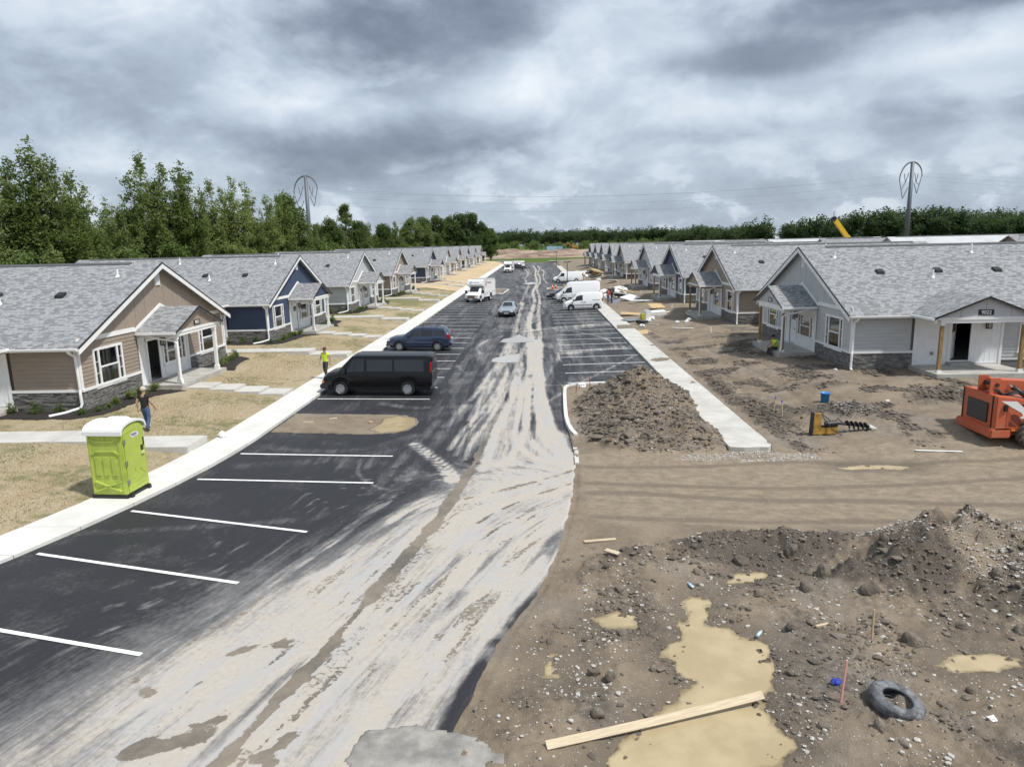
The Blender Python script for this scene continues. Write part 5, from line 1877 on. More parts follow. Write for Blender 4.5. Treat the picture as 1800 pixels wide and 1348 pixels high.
BELT = [(-59.6, 78, 16.8, 'p'), (-58.6, 80, 17.5, 'p'), (-57.3, 82, 19.5, 'p'), (-55.7, 84, 18.6, 'p'), (-56.3, 88, 17.2, 'p'), (-58.0, 92, 11.1, 'b'), (-59.7, 100, 14.4, 'p'), (-57.3, 100, 14.2, 'p'),
        (-55.9, 104, 21.0, 'p'), (-55.2, 108, 19.6, 'p'), (-53.4, 110, 19.9, 'p'), (-53.5, 112, 13.8, 'p'), (-55.5, 124, 19.3, 'p'), (-53.5, 128, 19.4, 'p'), (-52.3, 132, 17.4, 'p'), (-55.8, 150, 18.3, 'p'),
        (-54.6, 155, 18.9, 'p'), (-55.0, 160, 19.0, 'b'), (-54.8, 164, 15.0, 'b'), (-53.3, 176, 13.5, 'p'), (-52.7, 186, 14.7, 'b'), (-51.2, 196, 19.5, 't'), (-49.1, 200, 14.8, 'b'), (-48.4, 212, 14.4, 'p'),
        (-45.9, 218, 14.2, 'b'), (-47.2, 245, 15.4, 'p'), (-45.2, 262, 17.1, 'b'), (-42.6, 275, 18.0, 'b'), (-39.1, 285, 19.1, 'b'), (-34.8, 292, 18.4, 'b'), (-30.5, 296, 19.4, 'd'), (-26.3, 300, 19.8, 'd'), (-23.0, 318, 16.8, 'b'), (-21.3, 345, 15.0, 'b')]
_ON = 'first second third fourth fifth sixth seventh eighth ninth tenth eleventh twelfth thirteenth fourteenth fifteenth sixteenth seventeenth eighteenth nineteenth twentieth'.split()


def ORD(i, noun):
    w = _ON[i] if i < 20 else ('twenty-' + _ON[i - 20] if i < 29 else ('thirtieth' if i == 29 else 'thirty-' + _ON[i - 30]))
    return w + ' ' + noun


LBL = {'p': 'a light poplar', 'b': 'rounded', 't': 'tall and narrow',
       'd': 'dense and dark'}
NM = {'p': 'poplar_tree', 'b': 'broadleaf_tree', 't': 'narrow_tree', 'd': 'dark_tree'}
rng = np.random.default_rng(77)
for i, (x_, y_, h_, k_) in enumerate(BELT):
    kk = {'p': 'p%d' % (i % 4), 'b': 'b%d' % (i % 3), 't': 't0', 'd': 'd0'}[k_]
    tree(kk, x_, y_, h_ + 0.1, '%s from the left in the front rank of the belt, %s' % (ORD(i, 'tree'), LBL[k_]), 'trees behind the left houses', NM[k_], wide=1.0 if k_ != 'p' else 0.95)
# second rank and undergrowth of the belt
for i in range(46):
    t = i / 45
    y_ = 62 + 265 * t ** 1.15 + rng.uniform(-3, 3)
    x_ = np.interp(y_, [60, 200, 250, 300, 330], [-60, -56, -52, -39, -30]) - rng.uniform(2, 12)
    k_ = ('p%d' % (i % 4), 'b%d' % (i % 3), 'b%d' % ((i + 1) % 3))[i % 3]
    tree(k_, x_, y_, rng.uniform(10.5, 14.5), 'tree in the second rank of the belt behind the left houses', 'second rank of the left tree belt', 'belt_tree')
for i in range(52):
    t = i / 51
    y_ = 58 + 250 * t ** 1.2 + rng.uniform(-2, 2)
    x_ = np.interp(y_, [60, 200, 250, 300, 330], [-52, -49, -47, -36, -26]) - rng.uniform(-1.5, 4)
    tree('u%d' % (i % 2), x_, y_, rng.uniform(6.0, 9.5), 'low bushy sapling filling the foot of the left tree belt', 'saplings below the left tree belt', 'sapling')

# far woods that read as one mass
rng = np.random.default_rng(5)
base = [leaf_cloud(np.random.default_rng(90 + k), *(lambda r: ((lambda q: q / np.linalg.norm(q, axis=1)[:, None] * r.random((16, 1)) ** 0.5)(r.normal(size=(16, 3))) * np.array([3.2, 3.2, 5.2]) + np.array([0, 0, 11.0]), r.uniform(1.6, 2.8, 16), r.uniform(1.6, 3.2, 16)))(np.random.default_rng(k)), 620, 0.72, 0.45, 1.0) for k in range(4)]


def woods(name, spots, m, label):
    Vs, Fs, off = [], [], 0
    for j, (x_, y_, h_) in enumerate(spots):
        V, F = base[j % 4]
        s_ = h_ / 18.5
        a = rng.uniform(0, 6.28)
        c, q = math.cos(a), math.sin(a)
        W_ = np.stack([(V[:, 0] * c - V[:, 1] * q) * s_ * 1.05 + x_, (V[:, 0] * q + V[:, 1] * c) * s_ * 1.05 + y_, V[:, 2] * s_ - 0.5], 1)
        Vs.append(W_); Fs.append(F + off); off += len(V)
    o_ = link(name, np_mesh(name, np.concatenate(Vs), np.concatenate(Fs), m))
    tag(o_, label, 'woods', kind='stuff')


sp = []
for i in range(380):     # distant wood across the end of the street
    x_ = rng.uniform(-80, 190) if i < 260 else rng.uniform(-420, 330); y_ = rng.uniform(585, 640)
    sp.append((x_, y_, rng.uniform(17.5, 22.5)))
for i in range(330):     # nearer wood to the right
    t = rng.random()
    x_ = 95 + 260 * t; y_ = np.interp(x_, [95, 115, 150, 360], [500, 420, 380, 360]) + rng.uniform(0, 46)
    sp.append((x_, y_, np.interp(x_, [95, 115, 150, 360], [14.5, 18, 22, 22.5]) * rng.uniform(0.68, 1.12) * (0.86 + 0.30 * float(vnoise(np.array([x_ * 0.06]), np.array([y_ * 0.05]))[0]))))
woods('far_woods', sp, M_WOODS, 'dark woodland across the horizon behind the site')
sp = [(rng.uniform(-60, 120), rng.uniform(505, 560), rng.uniform(8, 12)) for i in range(150)] + [(rng.uniform(-260, -40), rng.uniform(380, 560), rng.uniform(10, 18)) for i in range(120)]
woods('young_woods', sp, M_LEAF4, 'lighter young trees in front of the far woodland')

# bare earth banks at the end of the street
bx_, by_ = np.meshgrid(np.linspace(-75, 75, 160), np.linspace(398, 470, 40))
hz = (1.2 + 5.4 * fbm(bx_ * 0.06, by_ * 0.05, 5, 0.55, seed=81)) * sst(398, 425, by_) * sst(470, 440, by_)
hz = hz * sst(75, 60, np.abs(bx_))
o = link('earth_bank', grid_mesh('earth_bank', bx_, by_, hz - 0.45, matfn('red_earth', lambda T, b, o_: (T.set(b.inputs['Base Color'], T.mix(T.sstep(T.noise(T.mapping(T.pos(), (1, 1, 4)), 0.09, 6, 0.65), 0.35, 0.65), (0.15, 0.10, 0.072), (0.40, 0.30, 0.225))), T.set(b.inputs['Roughness'], 0.95)))))
tag(o, kind='structure')
BANK = (bx_, by_, hz - 0.45)

# ------------------------------------------------------------------ garden beds and paths of the left houses
SHRUB = []
for k_, (s_, m_) in enumerate(((1, M_LEAF2), (2, M_LEAF4), (3, M_LEAF))):
    r_ = np.random.default_rng(200 + k_)
    V, F = leaf_cloud(r_, r_.normal(size=(10, 3)) * np.array([.14, .14, .10]) + np.array([0, 0, 0.24]), r_.uniform(.12, .22, 10), r_.uniform(.10, .2, 10), 900, 0.062)
    SHRUB.append(np_mesh('foliage', V, F, m_))
stem_me = MB().tube([(0, 0, -0.05), (0.02, 0, 0.25)], [0.018, 0.008], 5).tube([(0, 0, 0.02), (0.10, 0.05, 0.26)], [0.012, 0.005], 5).tube([(0, 0, 0.02), (-0.09, 0.07, 0.24)], [0.012, 0.005], 5).mesh('stem', M_BARK)


def shrub(x_, y_, s_, k_, lab, grp):
    t = empty('shrub', (x_, y_, float(lawn_z(x_, y_)) + 0.04), random.uniform(0, 6))
    t.scale = (s_, s_, s_)
    link('foliage', SHRUB[k_], t); link('stem', stem_me, t)
    tag(t, lab, 'shrub', grp)


bedz = lambda hy: (lambda X_, Y_, sd: lawn_z(X_, Y_) + 0.005 + 0.06 * sst(0.0, -0.25, sd) + 0.025 * (fbm(X_ * 6, Y_ * 6, 3, seed=75) - .5))
names_h = ['nearest tan house', 'nearest navy house', 'pale grey house', 'left tan house beyond', 'navy house on the straw']
for i in range(5):
    hy = LY_[i]
    P1 = [(-3.4, -7.15), (-3.4, -8.55), (-1.0, -8.75), (0.5, -8.75), (1.35, -8.0), (1.55, -6.0), (1.6, -4.3), (2.6, -2.75), (0.0, -2.68), (-0.05, -7.15)]
    P2 = [(0.0, 2.72), (2.5, 2.8), (1.9, 4.6), (1.6, 7.2), (0.8, 8.1), (-1.2, 8.2), (-1.2, 7.25), (-0.05, 7.2)]
    for P in (P1, P2):
        W_ = [(XL + a, hy + b_) for a, b_ in P]
        st = 0.08 if i < 2 else 0.16
        me = masked_grid('mulch_bed', XL - 3.8, XL + 3.2, min(q[1] for q in W_) - .3, max(q[1] for q in W_) + .3, st, W_, bedz(hy), M_MULCH)
        o = link('mulch_bed', me)
        tag(o, kind='structure')
    _sc = {}
    if i < 4:
        for j, (a, b_, s_, k_) in enumerate(((-2.9, -7.75, 1.0, 0), (-1.75, -7.75, 1.05, 0), (-0.75, -7.8, 1.05, 0), (0.45, -8.1, 0.8, 1), (0.85, -7.55, 0.8, 1), (0.95, -6.95, 0.75, 1), (0.8, -6.1, 1.0, 2), (0.8, -5.0, 1.0, 2), (0.8, -4.0, 0.95, 2), (1.0, -3.2, 0.95, 2),
                                             (1.3, 3.5, 1.0, 2), (1.0, 4.8, 1.0, 2), (0.9, 6.2, 1.0, 2), (0.6, 7.5, 1.1, 0))):
            _sc[k_] = _sc.get(k_, -1) + 1
            lab = ORD(_sc[k_], '') + ('dark shrub in mulch along the side of the ', 'small yellowish plant at the bed corner of the ', 'bright green shrub along the front of the ')[k_] + names_h[i]
            shrub(XL + a, hy + b_, s_ * random.uniform(.62, .85), k_, lab, 'shrubs by the %s' % names_h[i])

# stepped front paths and long side paths
M_PATH = mat('path_concrete', (0.50, 0.485, 0.445), 0.85, nscale=1.2, namp=0.10, bump=0.2)
for i in range(5):
    hy = LY_[i]
    par = MB()
    par.box(-17.7, hy - 2.35, -0.2, -12.80, hy - 0.95, 0.02)
    po = par.build('front_path', M_JOINT); tag(po, kind='structure')
    x1 = XL + 2.14
    n = 4
    Ltot = (x1 - (-12.78))
    for j in range(n):
        a = x1 - Ltot * j / n; b_ = x1 - Ltot * (j + 1) / n
        mid = (a + b_) / 2
        zt = float(lawn_z(min(a, b_) + 0.1, hy)) + 0.045
        s_ = MB(); s_.box(a, hy - 2.4, 0.0, b_ + (-0.006), hy - 0.9, zt)
        s_.build('slab', M_PATH, po, bevel=0.012)
    yc = hy - 11.55
    par = MB(); par.box(-25, yc - 0.75, -0.2, -12.9, yc + 0.75, 0.02)
    po = par.build('side_path', M_JOINT); tag(po, kind='structure')
    xa = float(kx(yc)) - 1.64
    cuts = [xa, -15.3, -17.9, -20.6, -23.2, -26.5]
    for j in range(5):
        zt = float(lawn_z(cuts[j] - 0.1 if j < 2 else cuts[j + 1], yc)) + (0.12 if j == 2 else 0.05)
        zt = float(np.max(lawn_z(np.linspace(cuts[j + 1], cuts[j], 9), np.full(9, yc)))) + 0.03
        s_ = MB(); s_.box(cuts[j] - 0.005, yc - 0.80, 0.0, cuts[j + 1], yc + 0.80, zt)
        s_.build('slab', M_PATH, po, bevel=0.012)

# ------------------------------------------------------------------ grass blades on the near lawns
rng = np.random.default_rng(9)
N = 90000
gx0 = -12.9 - rng.random(N) ** 0.8 * 12.5; gy0 = 13 + rng.random(N) ** 1.15 * 42
gx0 = gx0 + (kx(gy0) + 11.12)
hy_ = np.where(gy0 < 48.1, LY_[0], LY_[1])
lxh, lyh = gx0 - XL, gy0 - hy_
ok = ~((lxh < 1.7) & (np.abs(lyh) < 9.0)) & ~((lxh < 3) & (np.abs(lyh) < 4.5)) & ~((lyh > -2.5) & (lyh < -0.8)) & ~(np.abs(lyh + 11.55) < 0.85) & ~((lxh < 0.3) & (lyh > -10.2) & (lyh < 0))
patch = fbm(gx0 * 0.7, gy0 * 0.7, 3, seed=91)
ok &= rng.random(N) < 0.25 + 0.9 * patch
gx0, gy0 = gx0[ok], gy0[ok]
N = len(gx0)
gz0 = lawn_z(gx0, gy0)
B_ = []
for k in range(2):
    a = rng.uniform(0, 2 * PI, N); hgt = rng.uniform(0.025, 0.085, N); le = rng.uniform(0.01, 0.07, N); wd = rng.uniform(0.004, 0.010, N)
    ca, sa = np.cos(a), np.sin(a)
    p0 = np.stack([gx0 - sa * wd, gy0 + ca * wd, gz0 - 0.01], 1); p1 = np.stack([gx0 + sa * wd, gy0 - ca * wd, gz0 - 0.01], 1)
    p2 = np.stack([gx0 + ca * le, gy0 + sa * le, gz0 + hgt], 1)
    B_.append(np.stack([p0, p1, p2], 1))
V = np.concatenate(B_).reshape(-1, 3)
M_BLADE = matfn('grass_blades', lambda T, b, o_: (T.set(b.inputs['Base Color'], T.mix(T.sstep(T.noise(T.pos(), 0.35, 5, 0.65), 0.40, 0.62), T.mix(T.noise(T.pos(), 9, 2), (0.30, 0.235, 0.13), (0.50, 0.41, 0.26)), (0.13, 0.15, 0.055))), T.set(b.inputs['Roughness'], 0.9)))
o = link('grass', np_mesh('grass', V, np.arange(len(V)).reshape(-1, 3), M_BLADE))
tag(o, 'short dry grass blades covering the left lawns', 'grass', kind='stuff')

# ------------------------------------------------------------------ clods and stones in the bare ground


def rock_shapes(seed, n=6, rough=0.28):
    out_ = []
    for k in range(n):
        bm = bmesh.new()
        bmesh.ops.create_icosphere(bm, subdivisions=1, radius=1.0)
        r_ = random.Random(seed + k)
        for v in bm.verts:
            v.co *= 1 + r_.uniform(-rough, rough)
        V = np.array([v.co[:] for v in bm.verts]); F = np.array([[v.index for v in f.verts] for f in bm.faces])
        bm.free()
        out_.append((V, F))
    return out_


RS = rock_shapes(1)


def scatter(name, X_, Y_, Z_, S_, m, label, flat=0.7, cat='stones'):
    Vs, Fs, off = [], [], 0
    r_ = np.random.default_rng(len(X_))
    idx = r_.integers(0, len(RS), len(X_))
    for k, (V, F) in enumerate(RS):
        sel = np.where(idx == k)[0]
        if not len(sel): continue
        a = r_.uniform(0, 2 * PI, len(sel)); sx = S_[sel] * r_.uniform(.7, 1.3, len(sel)); sy = S_[sel] * r_.uniform(.7, 1.3, len(sel)); sz = S_[sel] * r_.uniform(.45, 1.0, len(sel)) * flat
        vx = V[None, :, 0] * sx[:, None]; vy = V[None, :, 1] * sy[:, None]; vz = V[None, :, 2] * sz[:, None]
        c, s_ = np.cos(a)[:, None], np.sin(a)[:, None]
        W_ = np.stack([vx * c - vy * s_ + X_[sel][:, None], vx * s_ + vy * c + Y_[sel][:, None], vz + Z_[sel][:, None] + sz[:, None] * 0.35], -1)
        nv = len(V)
        Vs.append(W_.reshape(-1, 3)); Fs.append((F[None] + (np.arange(len(sel)) * nv)[:, None, None] + off).reshape(-1, 3)); off += len(sel) * nv
    o_ = link(name, np_mesh(name, np.concatenate(Vs), np.concatenate(Fs), m))
    tag(o_, label, cat, kind='stuff')


def m_clod(T, b, o_):
    P = T.pos()
    n_ = T.noise(P, 1.3, 4, .6); n2_ = T.noise(P, 30, 3, .7)
    c = T.mix(T.sstep(n_, .35, .65), (0.088, 0.072, 0.057), (0.235, 0.195, 0.153))
    c = T.mix(T.math('MULTIPLY', n2_, 0.6), c, (0.15, 0.128, 0.105))
    T.set(b.inputs['Base Color'], c); T.set(b.inputs['Roughness'], 0.95)
    bp = T.n('ShaderNodeBump', {'Height': n2_}); bp.inputs['Strength'].default_value = 0.8; bp.inputs['Distance'].default_value = 0.03
    T.set(b.inputs['Normal'], bp.outputs[0])


M_CLOD = matfn('earth_clods', m_clod)
M_CHIP = matfn('pale_stones', lambda T, b, o_: (T.set(b.inputs['Base Color'], T.mix(T.noise(T.pos(), 9, 2), (0.22, 0.20, 0.175), (0.64, 0.61, 0.56))), T.set(b.inputs['Roughness'], 0.9)))
area = np.gradient(DX, axis=1) * np.gradient(DY, axis=0)
pool_ = (DZ > WATER_Z + 0.004)


def sample(wt, n, seed):
    r_ = np.random.default_rng(seed)
    w = np.clip(wt * area, 0, None).ravel(); w = w / w.sum()
    i = r_.choice(w.size, n, p=w)
    jx = (r_.random(n) - .5) * 0.06; jy = (r_.random(n) - .5) * 0.06
    return DX.ravel()[i] + jx, DY.ravel()[i] + jy, DZ.ravel()[i]


vis = (DY < 40) & (DX < 20) & (DZ > -0.19)
clump = sst(0.50, 0.66, fbm(DX * 0.9, DY * 0.9, 4, 0.6, seed=95))
wt = vis * pool_ * (D_rough * (0.06 + 1.3 * clump) * (DY < 18) + 1.2 * np.clip(D_dark - .25, 0, 1) + 1.4 * (D_mm > 0.06))
X_, Y_, Z_ = sample(wt, 30000, 1)
S_ = np.random.default_rng(2).lognormal(-3.95, 0.62, len(X_)).clip(0.008, 0.12)
scatter('earth_clods', X_, Y_, Z_, S_, M_CLOD, 'dark crumbled clods of earth over the rough ground', cat='earth')
wt = vis * pool_ * (D_rough * (0.10 + sst(0.45, 0.7, fbm(DX * 1.3, DY * 1.3, 4, 0.6, seed=96))) * (DY < 18) + 5 * D_grav * (DY < 19) * (D_grav > 0.35) + 0.45 * (D_mm > 0.06))
X_, Y_, Z_ = sample(wt, 13000, 3)
S_ = np.random.default_rng(4).lognormal(-4.15, 0.55, len(X_)).clip(0.007, 0.06) * np.where((X_ > 7.5) & (Y_ > 14.5), 0.8, 1.0)
scatter('pale_stones', X_, Y_, Z_, S_, M_CHIP, 'pale limestone chips scattered over the rough ground')
# churned clods of the yard and coarse chunks of the heap, grey crushed stone by the broken walk
wt = (DZ > -0.19) * (DY > 24) * (DY < 52) * (DX > 8.4) * (DX < 20) * np.clip(D_dark - .22, 0, 1) ** 1.6 * (0.3 + clump)
X_, Y_, Z_ = sample(wt, 12000, 5)
S_ = np.random.default_rng(6).lognormal(-3.3, 0.5, len(X_)).clip(0.015, 0.13)
scatter('yard_clods', X_, Y_, Z_, S_, M_CLOD, 'churned dark clods across the yard beside the right walk', cat='earth')
X_, Y_, Z_ = sample((D_mm > 0.12) * 1.0, 420, 7)
S_ = np.random.default_rng(8).lognormal(-2.35, 0.45, len(X_)).clip(0.04, 0.26)
scatter('heap_chunks', X_, Y_, Z_, S_, M_CLOD, 'coarse chunks sticking out of the big earth heap', cat='earth')
wt = (DY > 23) * (DY < 31) * (DX > 4) * (DX < 15) * (D_grav > 0.5) * (D_mm < 0.05)
X_, Y_, Z_ = sample(wt, 2600, 9)
S_ = np.random.default_rng(10).lognormal(-4.15, 0.5, len(X_)).clip(0.008, 0.05)
scatter('crushed_stone', X_, Y_, Z_, S_, M_CHIP, 'grey crushed stone at the broken end of the right walk')
# the largest lumps are things of their own
big_me = []
for k in range(4):
    V, F = rock_shapes(50 + k, 1, 0.3)[0]
    me = np_mesh('lump', V, F, M_CLOD)
    bm = bmesh.new(); bm.from_mesh(me); bmesh.ops.subdivide_edges(bm, edges=bm.edges, cuts=3, use_grid_fill=True, smooth=0.6, fractal=0.35, seed=k)
    r_ = random.Random(k)
    for v in bm.verts: v.co *= 1 + r_.uniform(-.05, .05)
    bm.to_mesh(me); bm.free()
    big_me.append(me)
r_ = random.Random(4)
for (x_, y_, s_) in ((5.75, 14.45, .24), (7.0, 14.2, .26), (8.2, 12.95, .17), (6.95, 12.35, .21), (9.2, 12.7, .2), (4.9, 12.9, .17), (4.7, 14.2, .15), (6.4, 15.1, .3), (8.7, 10.3, .26), (6.0, 16.0, .22), (0.35, 13.0, .14), (3.6, 15.3, .12), (9.9, 14.6, .2), (7.9, 15.6, .22),
                    (7.2, 10.9, .13), (4.4, 11.5, .1), (1.2, 11.2, .13), (2.0, 11.6, .12), (0.9, 10.3, .17), (10.6, 13.2, .24), (5.2, 9.9, .13), (4.8, 15.9, .2)):
    o = link('earth_lump', big_me[r_.randrange(4)])
    s_ *= 0.72
    o.location = (x_, y_, dz1(x_, y_) + s_ * 0.22)
    o.rotation_euler = (r_.uniform(0, 3), r_.uniform(0, 3), r_.uniform(0, 3))
    o.scale = (s_ * r_.uniform(.8, 1.2), s_ * r_.uniform(.8, 1.2), s_ * r_.uniform(.6, .9))
    tag(o, 'big brown lump of earth lying in the rough foreground ground', 'earth lump', 'big lumps in the rough foreground')
# ================================================================== VEHICLES
M_TYRE = mat('tyre_rubber', (0.018, 0.018, 0.019), 0.85)
M_RIM = mat('alloy', (0.55, 0.56, 0.57), 0.3, metal=0.85)
M_STEEL = mat('white_steel_rim', (0.62, 0.62, 0.62), 0.45, metal=0.3)
M_PLAST = mat('black_plastic', (0.022, 0.022, 0.024), 0.55)
M_CGLASS = matfn('car_glass', lambda T, b, o_: (T.set(b.inputs['Base Color'], (0.012, 0.016, 0.018, 1)), T.set(b.inputs['Roughness'], 0.04), T.set(b.inputs['Specular IOR Level'], 0.7)))
M_LAMP = mat('headlamp', (0.62, 0.65, 0.67), 0.12, metal=0.3)
M_TAIL = mat('tail_lamp', (0.42, 0.012, 0.012), 0.2)
M_AMBER = mat('amber_lamp', (0.65, 0.18, 0.02), 0.25)
M_CHROME = mat('chrome', (0.65, 0.65, 0.66), 0.15, metal=1.0)
M_LPLATE = mat('licence_plate', (0.7, 0.7, 0.68), 0.5)


def paint(name, c, rough=0.25, metal=0.0):
    return mat('paint_' + name, c, rough, metal, 0.5, coat=0.6)


_WH = {}


def wheel(parent, x, y, r, w, side, rim_m=M_RIM, spokes=6):
    key = (round(r, 3), round(w, 3), rim_m.name, spokes)
    if key not in _WH:
        t = MB()
        prof = [(r * 0.66, -w / 2), (r * 0.86, -w / 2), (r * 0.96, -w * 0.44), (r, -w * 0.30), (r, w * 0.30), (r * 0.96, w * 0.44), (r * 0.86, w / 2), (r * 0.66, w / 2)]
        t.lathe(prof, lambda a, b_, h: (a, h, b_), 30, closed=True)
        tm = t.mesh('tyre', M_TYRE, True)
        q = MB()
        q.lathe([(r * 0.66, w * 0.40), (r * 0.60, w * 0.30), (r * 0.56, w * 0.16), (0.001, w * 0.16)], lambda a, b_, h: (a, h, b_), 28)
        for k in range(spokes):
            a = 2 * PI * k / spokes
            q.bar((math.cos(a) * r * 0.12, w * 0.30, math.sin(a) * r * 0.12), (math.cos(a) * r * 0.59, w * 0.33, math.sin(a) * r * 0.59), 0.115 * r / 0.35, 0.05, up=(0, 1, 0))
        q.lathe([(r * 0.18, w * 0.2), (r * 0.18, w * 0.36), (0.001, w * 0.38)], lambda a, b_, h: (a, h, b_), 14)
        qm = q.mesh('rim', rim_m, False)
        hub = MB().lathe([(r * 0.60, w * 0.19), (0.001, w * 0.19)], lambda a, b_, h: (a, h, b_), 20).mesh('spoke_backing', M_PLAST)  # black disc added behind the spokes, imitates the shade between them
        _WH[key] = (tm, qm, hub)
    tm, qm, hub = _WH[key]
    e = empty('wheel', (x, y, r), 0 if side > 0 else PI, parent)
    link('tyre', tm, e)
    link('rim', qm, e)
    link('spoke_backing', hub, e)
    return e


class Body:
    """lofted body. keys are x positions; each row: x, zsill, zbelt, ztop, wbelt, wtop"""
    def __init__(s, rows, wheels, crown=0.02, arch=1.16):
        s.K = np.array(sorted(rows), float)
        s.wh = wheels
        s.crown = crown
        s.arch = arch

    def par(s, x):
        return [np.interp(x, s.K[:, 0], s.K[:, k]) for k in range(1, 6)]

    def sect(s, x):
        zs, zb, zt, w, wt = s.par(x)
        for xw, r in s.wh:
            ra = r * s.arch
            if abs(x - xw) < ra:
                zs = max(zs, r + math.sqrt(ra * ra - (x - xw) ** 2))
        zs = min(zs, zb - 0.12)
        z3 = max(zs + 0.05, zs + 0.4 * (zb - zs) * 0.6)
        z4 = max(z3 + 0.02, zb - 0.09)
        hh = max(zt - zb, 0.03)
        return [(0, zs), (w * 0.86, zs), (w - 0.025, zs + 0.012), (w, z3), (w - 0.004, z4), (w - 0.03, zb), (wt, zt - min(0.10, hh * 0.45)), (wt - 0.05, zt - min(0.03, hh * 0.15)), (wt - 0.16, zt), (wt * 0.4, zt + s.crown * .85), (0, zt + s.crown)]

    def side(s, x, t):
        p = s.sect(x)
        a, b_ = p[5], p[6]
        return a[0] + (b_[0] - a[0]) * t, a[1] + (b_[1] - a[1]) * t

    def top(s, x, f):
        """f in -1..1 across the roof/hood"""
        p = s.sect(x)
        y = f * p[8][0]
        return y, p[8][1] + s.crown * (1 - f * f)

    def mesh(s, m, n=70):
        x0, x1 = s.K[0, 0], s.K[-1, 0]
        xs_ = list(np.linspace(x0, x1, n)) + list(s.K[:, 0])
        for xw, r in s.wh:
            xs_ += [xw + r * s.arch * q for q in (-1.001, -0.999, -0.98, -0.92, -0.8, -0.6, -0.35, 0, 0.35, 0.6, 0.8, 0.92, 0.98, 0.999, 1.001)]
        xs_ = sorted(set(round(float(q), 4) for q in xs_ if x0 <= q <= x1))
        vs, fs = [], []
        for x in xs_:
            h = s.sect(x)
            ring = [(x, -y, z) for y, z in h] + [(x, y, z) for y, z in reversed(h[1:-1])]
            vs += ring
        k = len(h) * 2 - 2
        for i in range(len(xs_) - 1):
            for j in range(k):
                j2 = (j + 1) % k
                fs.append((i * k + j, (i + 1) * k + j, (i + 1) * k + j2, i * k + j2))
        fs.append(tuple(range(k))); fs.append(tuple((len(xs_) - 1) * k + j for j in reversed(range(k))))
        mb = MB().add(vs, fs)
        me = mb.mesh('body', m, True)
        bm = bmesh.new(); bm.from_mesh(me)
        bmesh.ops.recalc_face_normals(bm, faces=bm.faces)
        for e in bm.edges:
            if e.is_manifold and e.calc_face_angle(0) > 0.62:
                e.smooth = False
        bm.to_mesh(me); bm.free()
        return me

    def side_patch(s, sd, xb0, xb1, xt0, xt1, t0, t1, off=0.008, n=8):
        mb = MB()
        vs = []
        for i in range(n + 1):
            u_ = i / n
            for j in range(4):
                v = j / 3
                t = t0 + (t1 - t0) * v
                x = (xb0 + (xt0 - xb0) * v) * (1 - u_) + (xb1 + (xt1 - xb1) * v) * u_
                y, z = s.side(x, t)
                vs.append((x, sd * (y + off), z + off * 0.2))
        fs = [(i * 4 + j, (i + 1) * 4 + j, (i + 1) * 4 + j + 1, i * 4 + j + 1) for i in range(n) for j in range(3)]
        if sd < 0: pass
        return mb.add(vs, fs)

    def top_patch(s, x0, x1, f0, f1, off=0.010, n=8):
        vs = []
        for i in range(n + 1):
            x = x0 + (x1 - x0) * i / n
            dx = 0.02
            y1_, za = s.top(x - dx, 0); y2_, zb = s.top(x + dx, 0)
            sl = (zb - za) / (2 * dx)
            nl = math.hypot(1, sl)
            f = f0 + (f1 - f0) * i / n
            for j in range(9):
                q = -f + 2 * f * j / 8
                y, z = s.top(x, q)
                vs.append((x - sl / nl * off, y, z + off / nl))
        fs = [(i * 9 + j, (i + 1) * 9 + j, (i + 1) * 9 + j + 1, i * 9 + j + 1) for i in range(n) for j in range(8)]
        return MB().add(vs, fs)


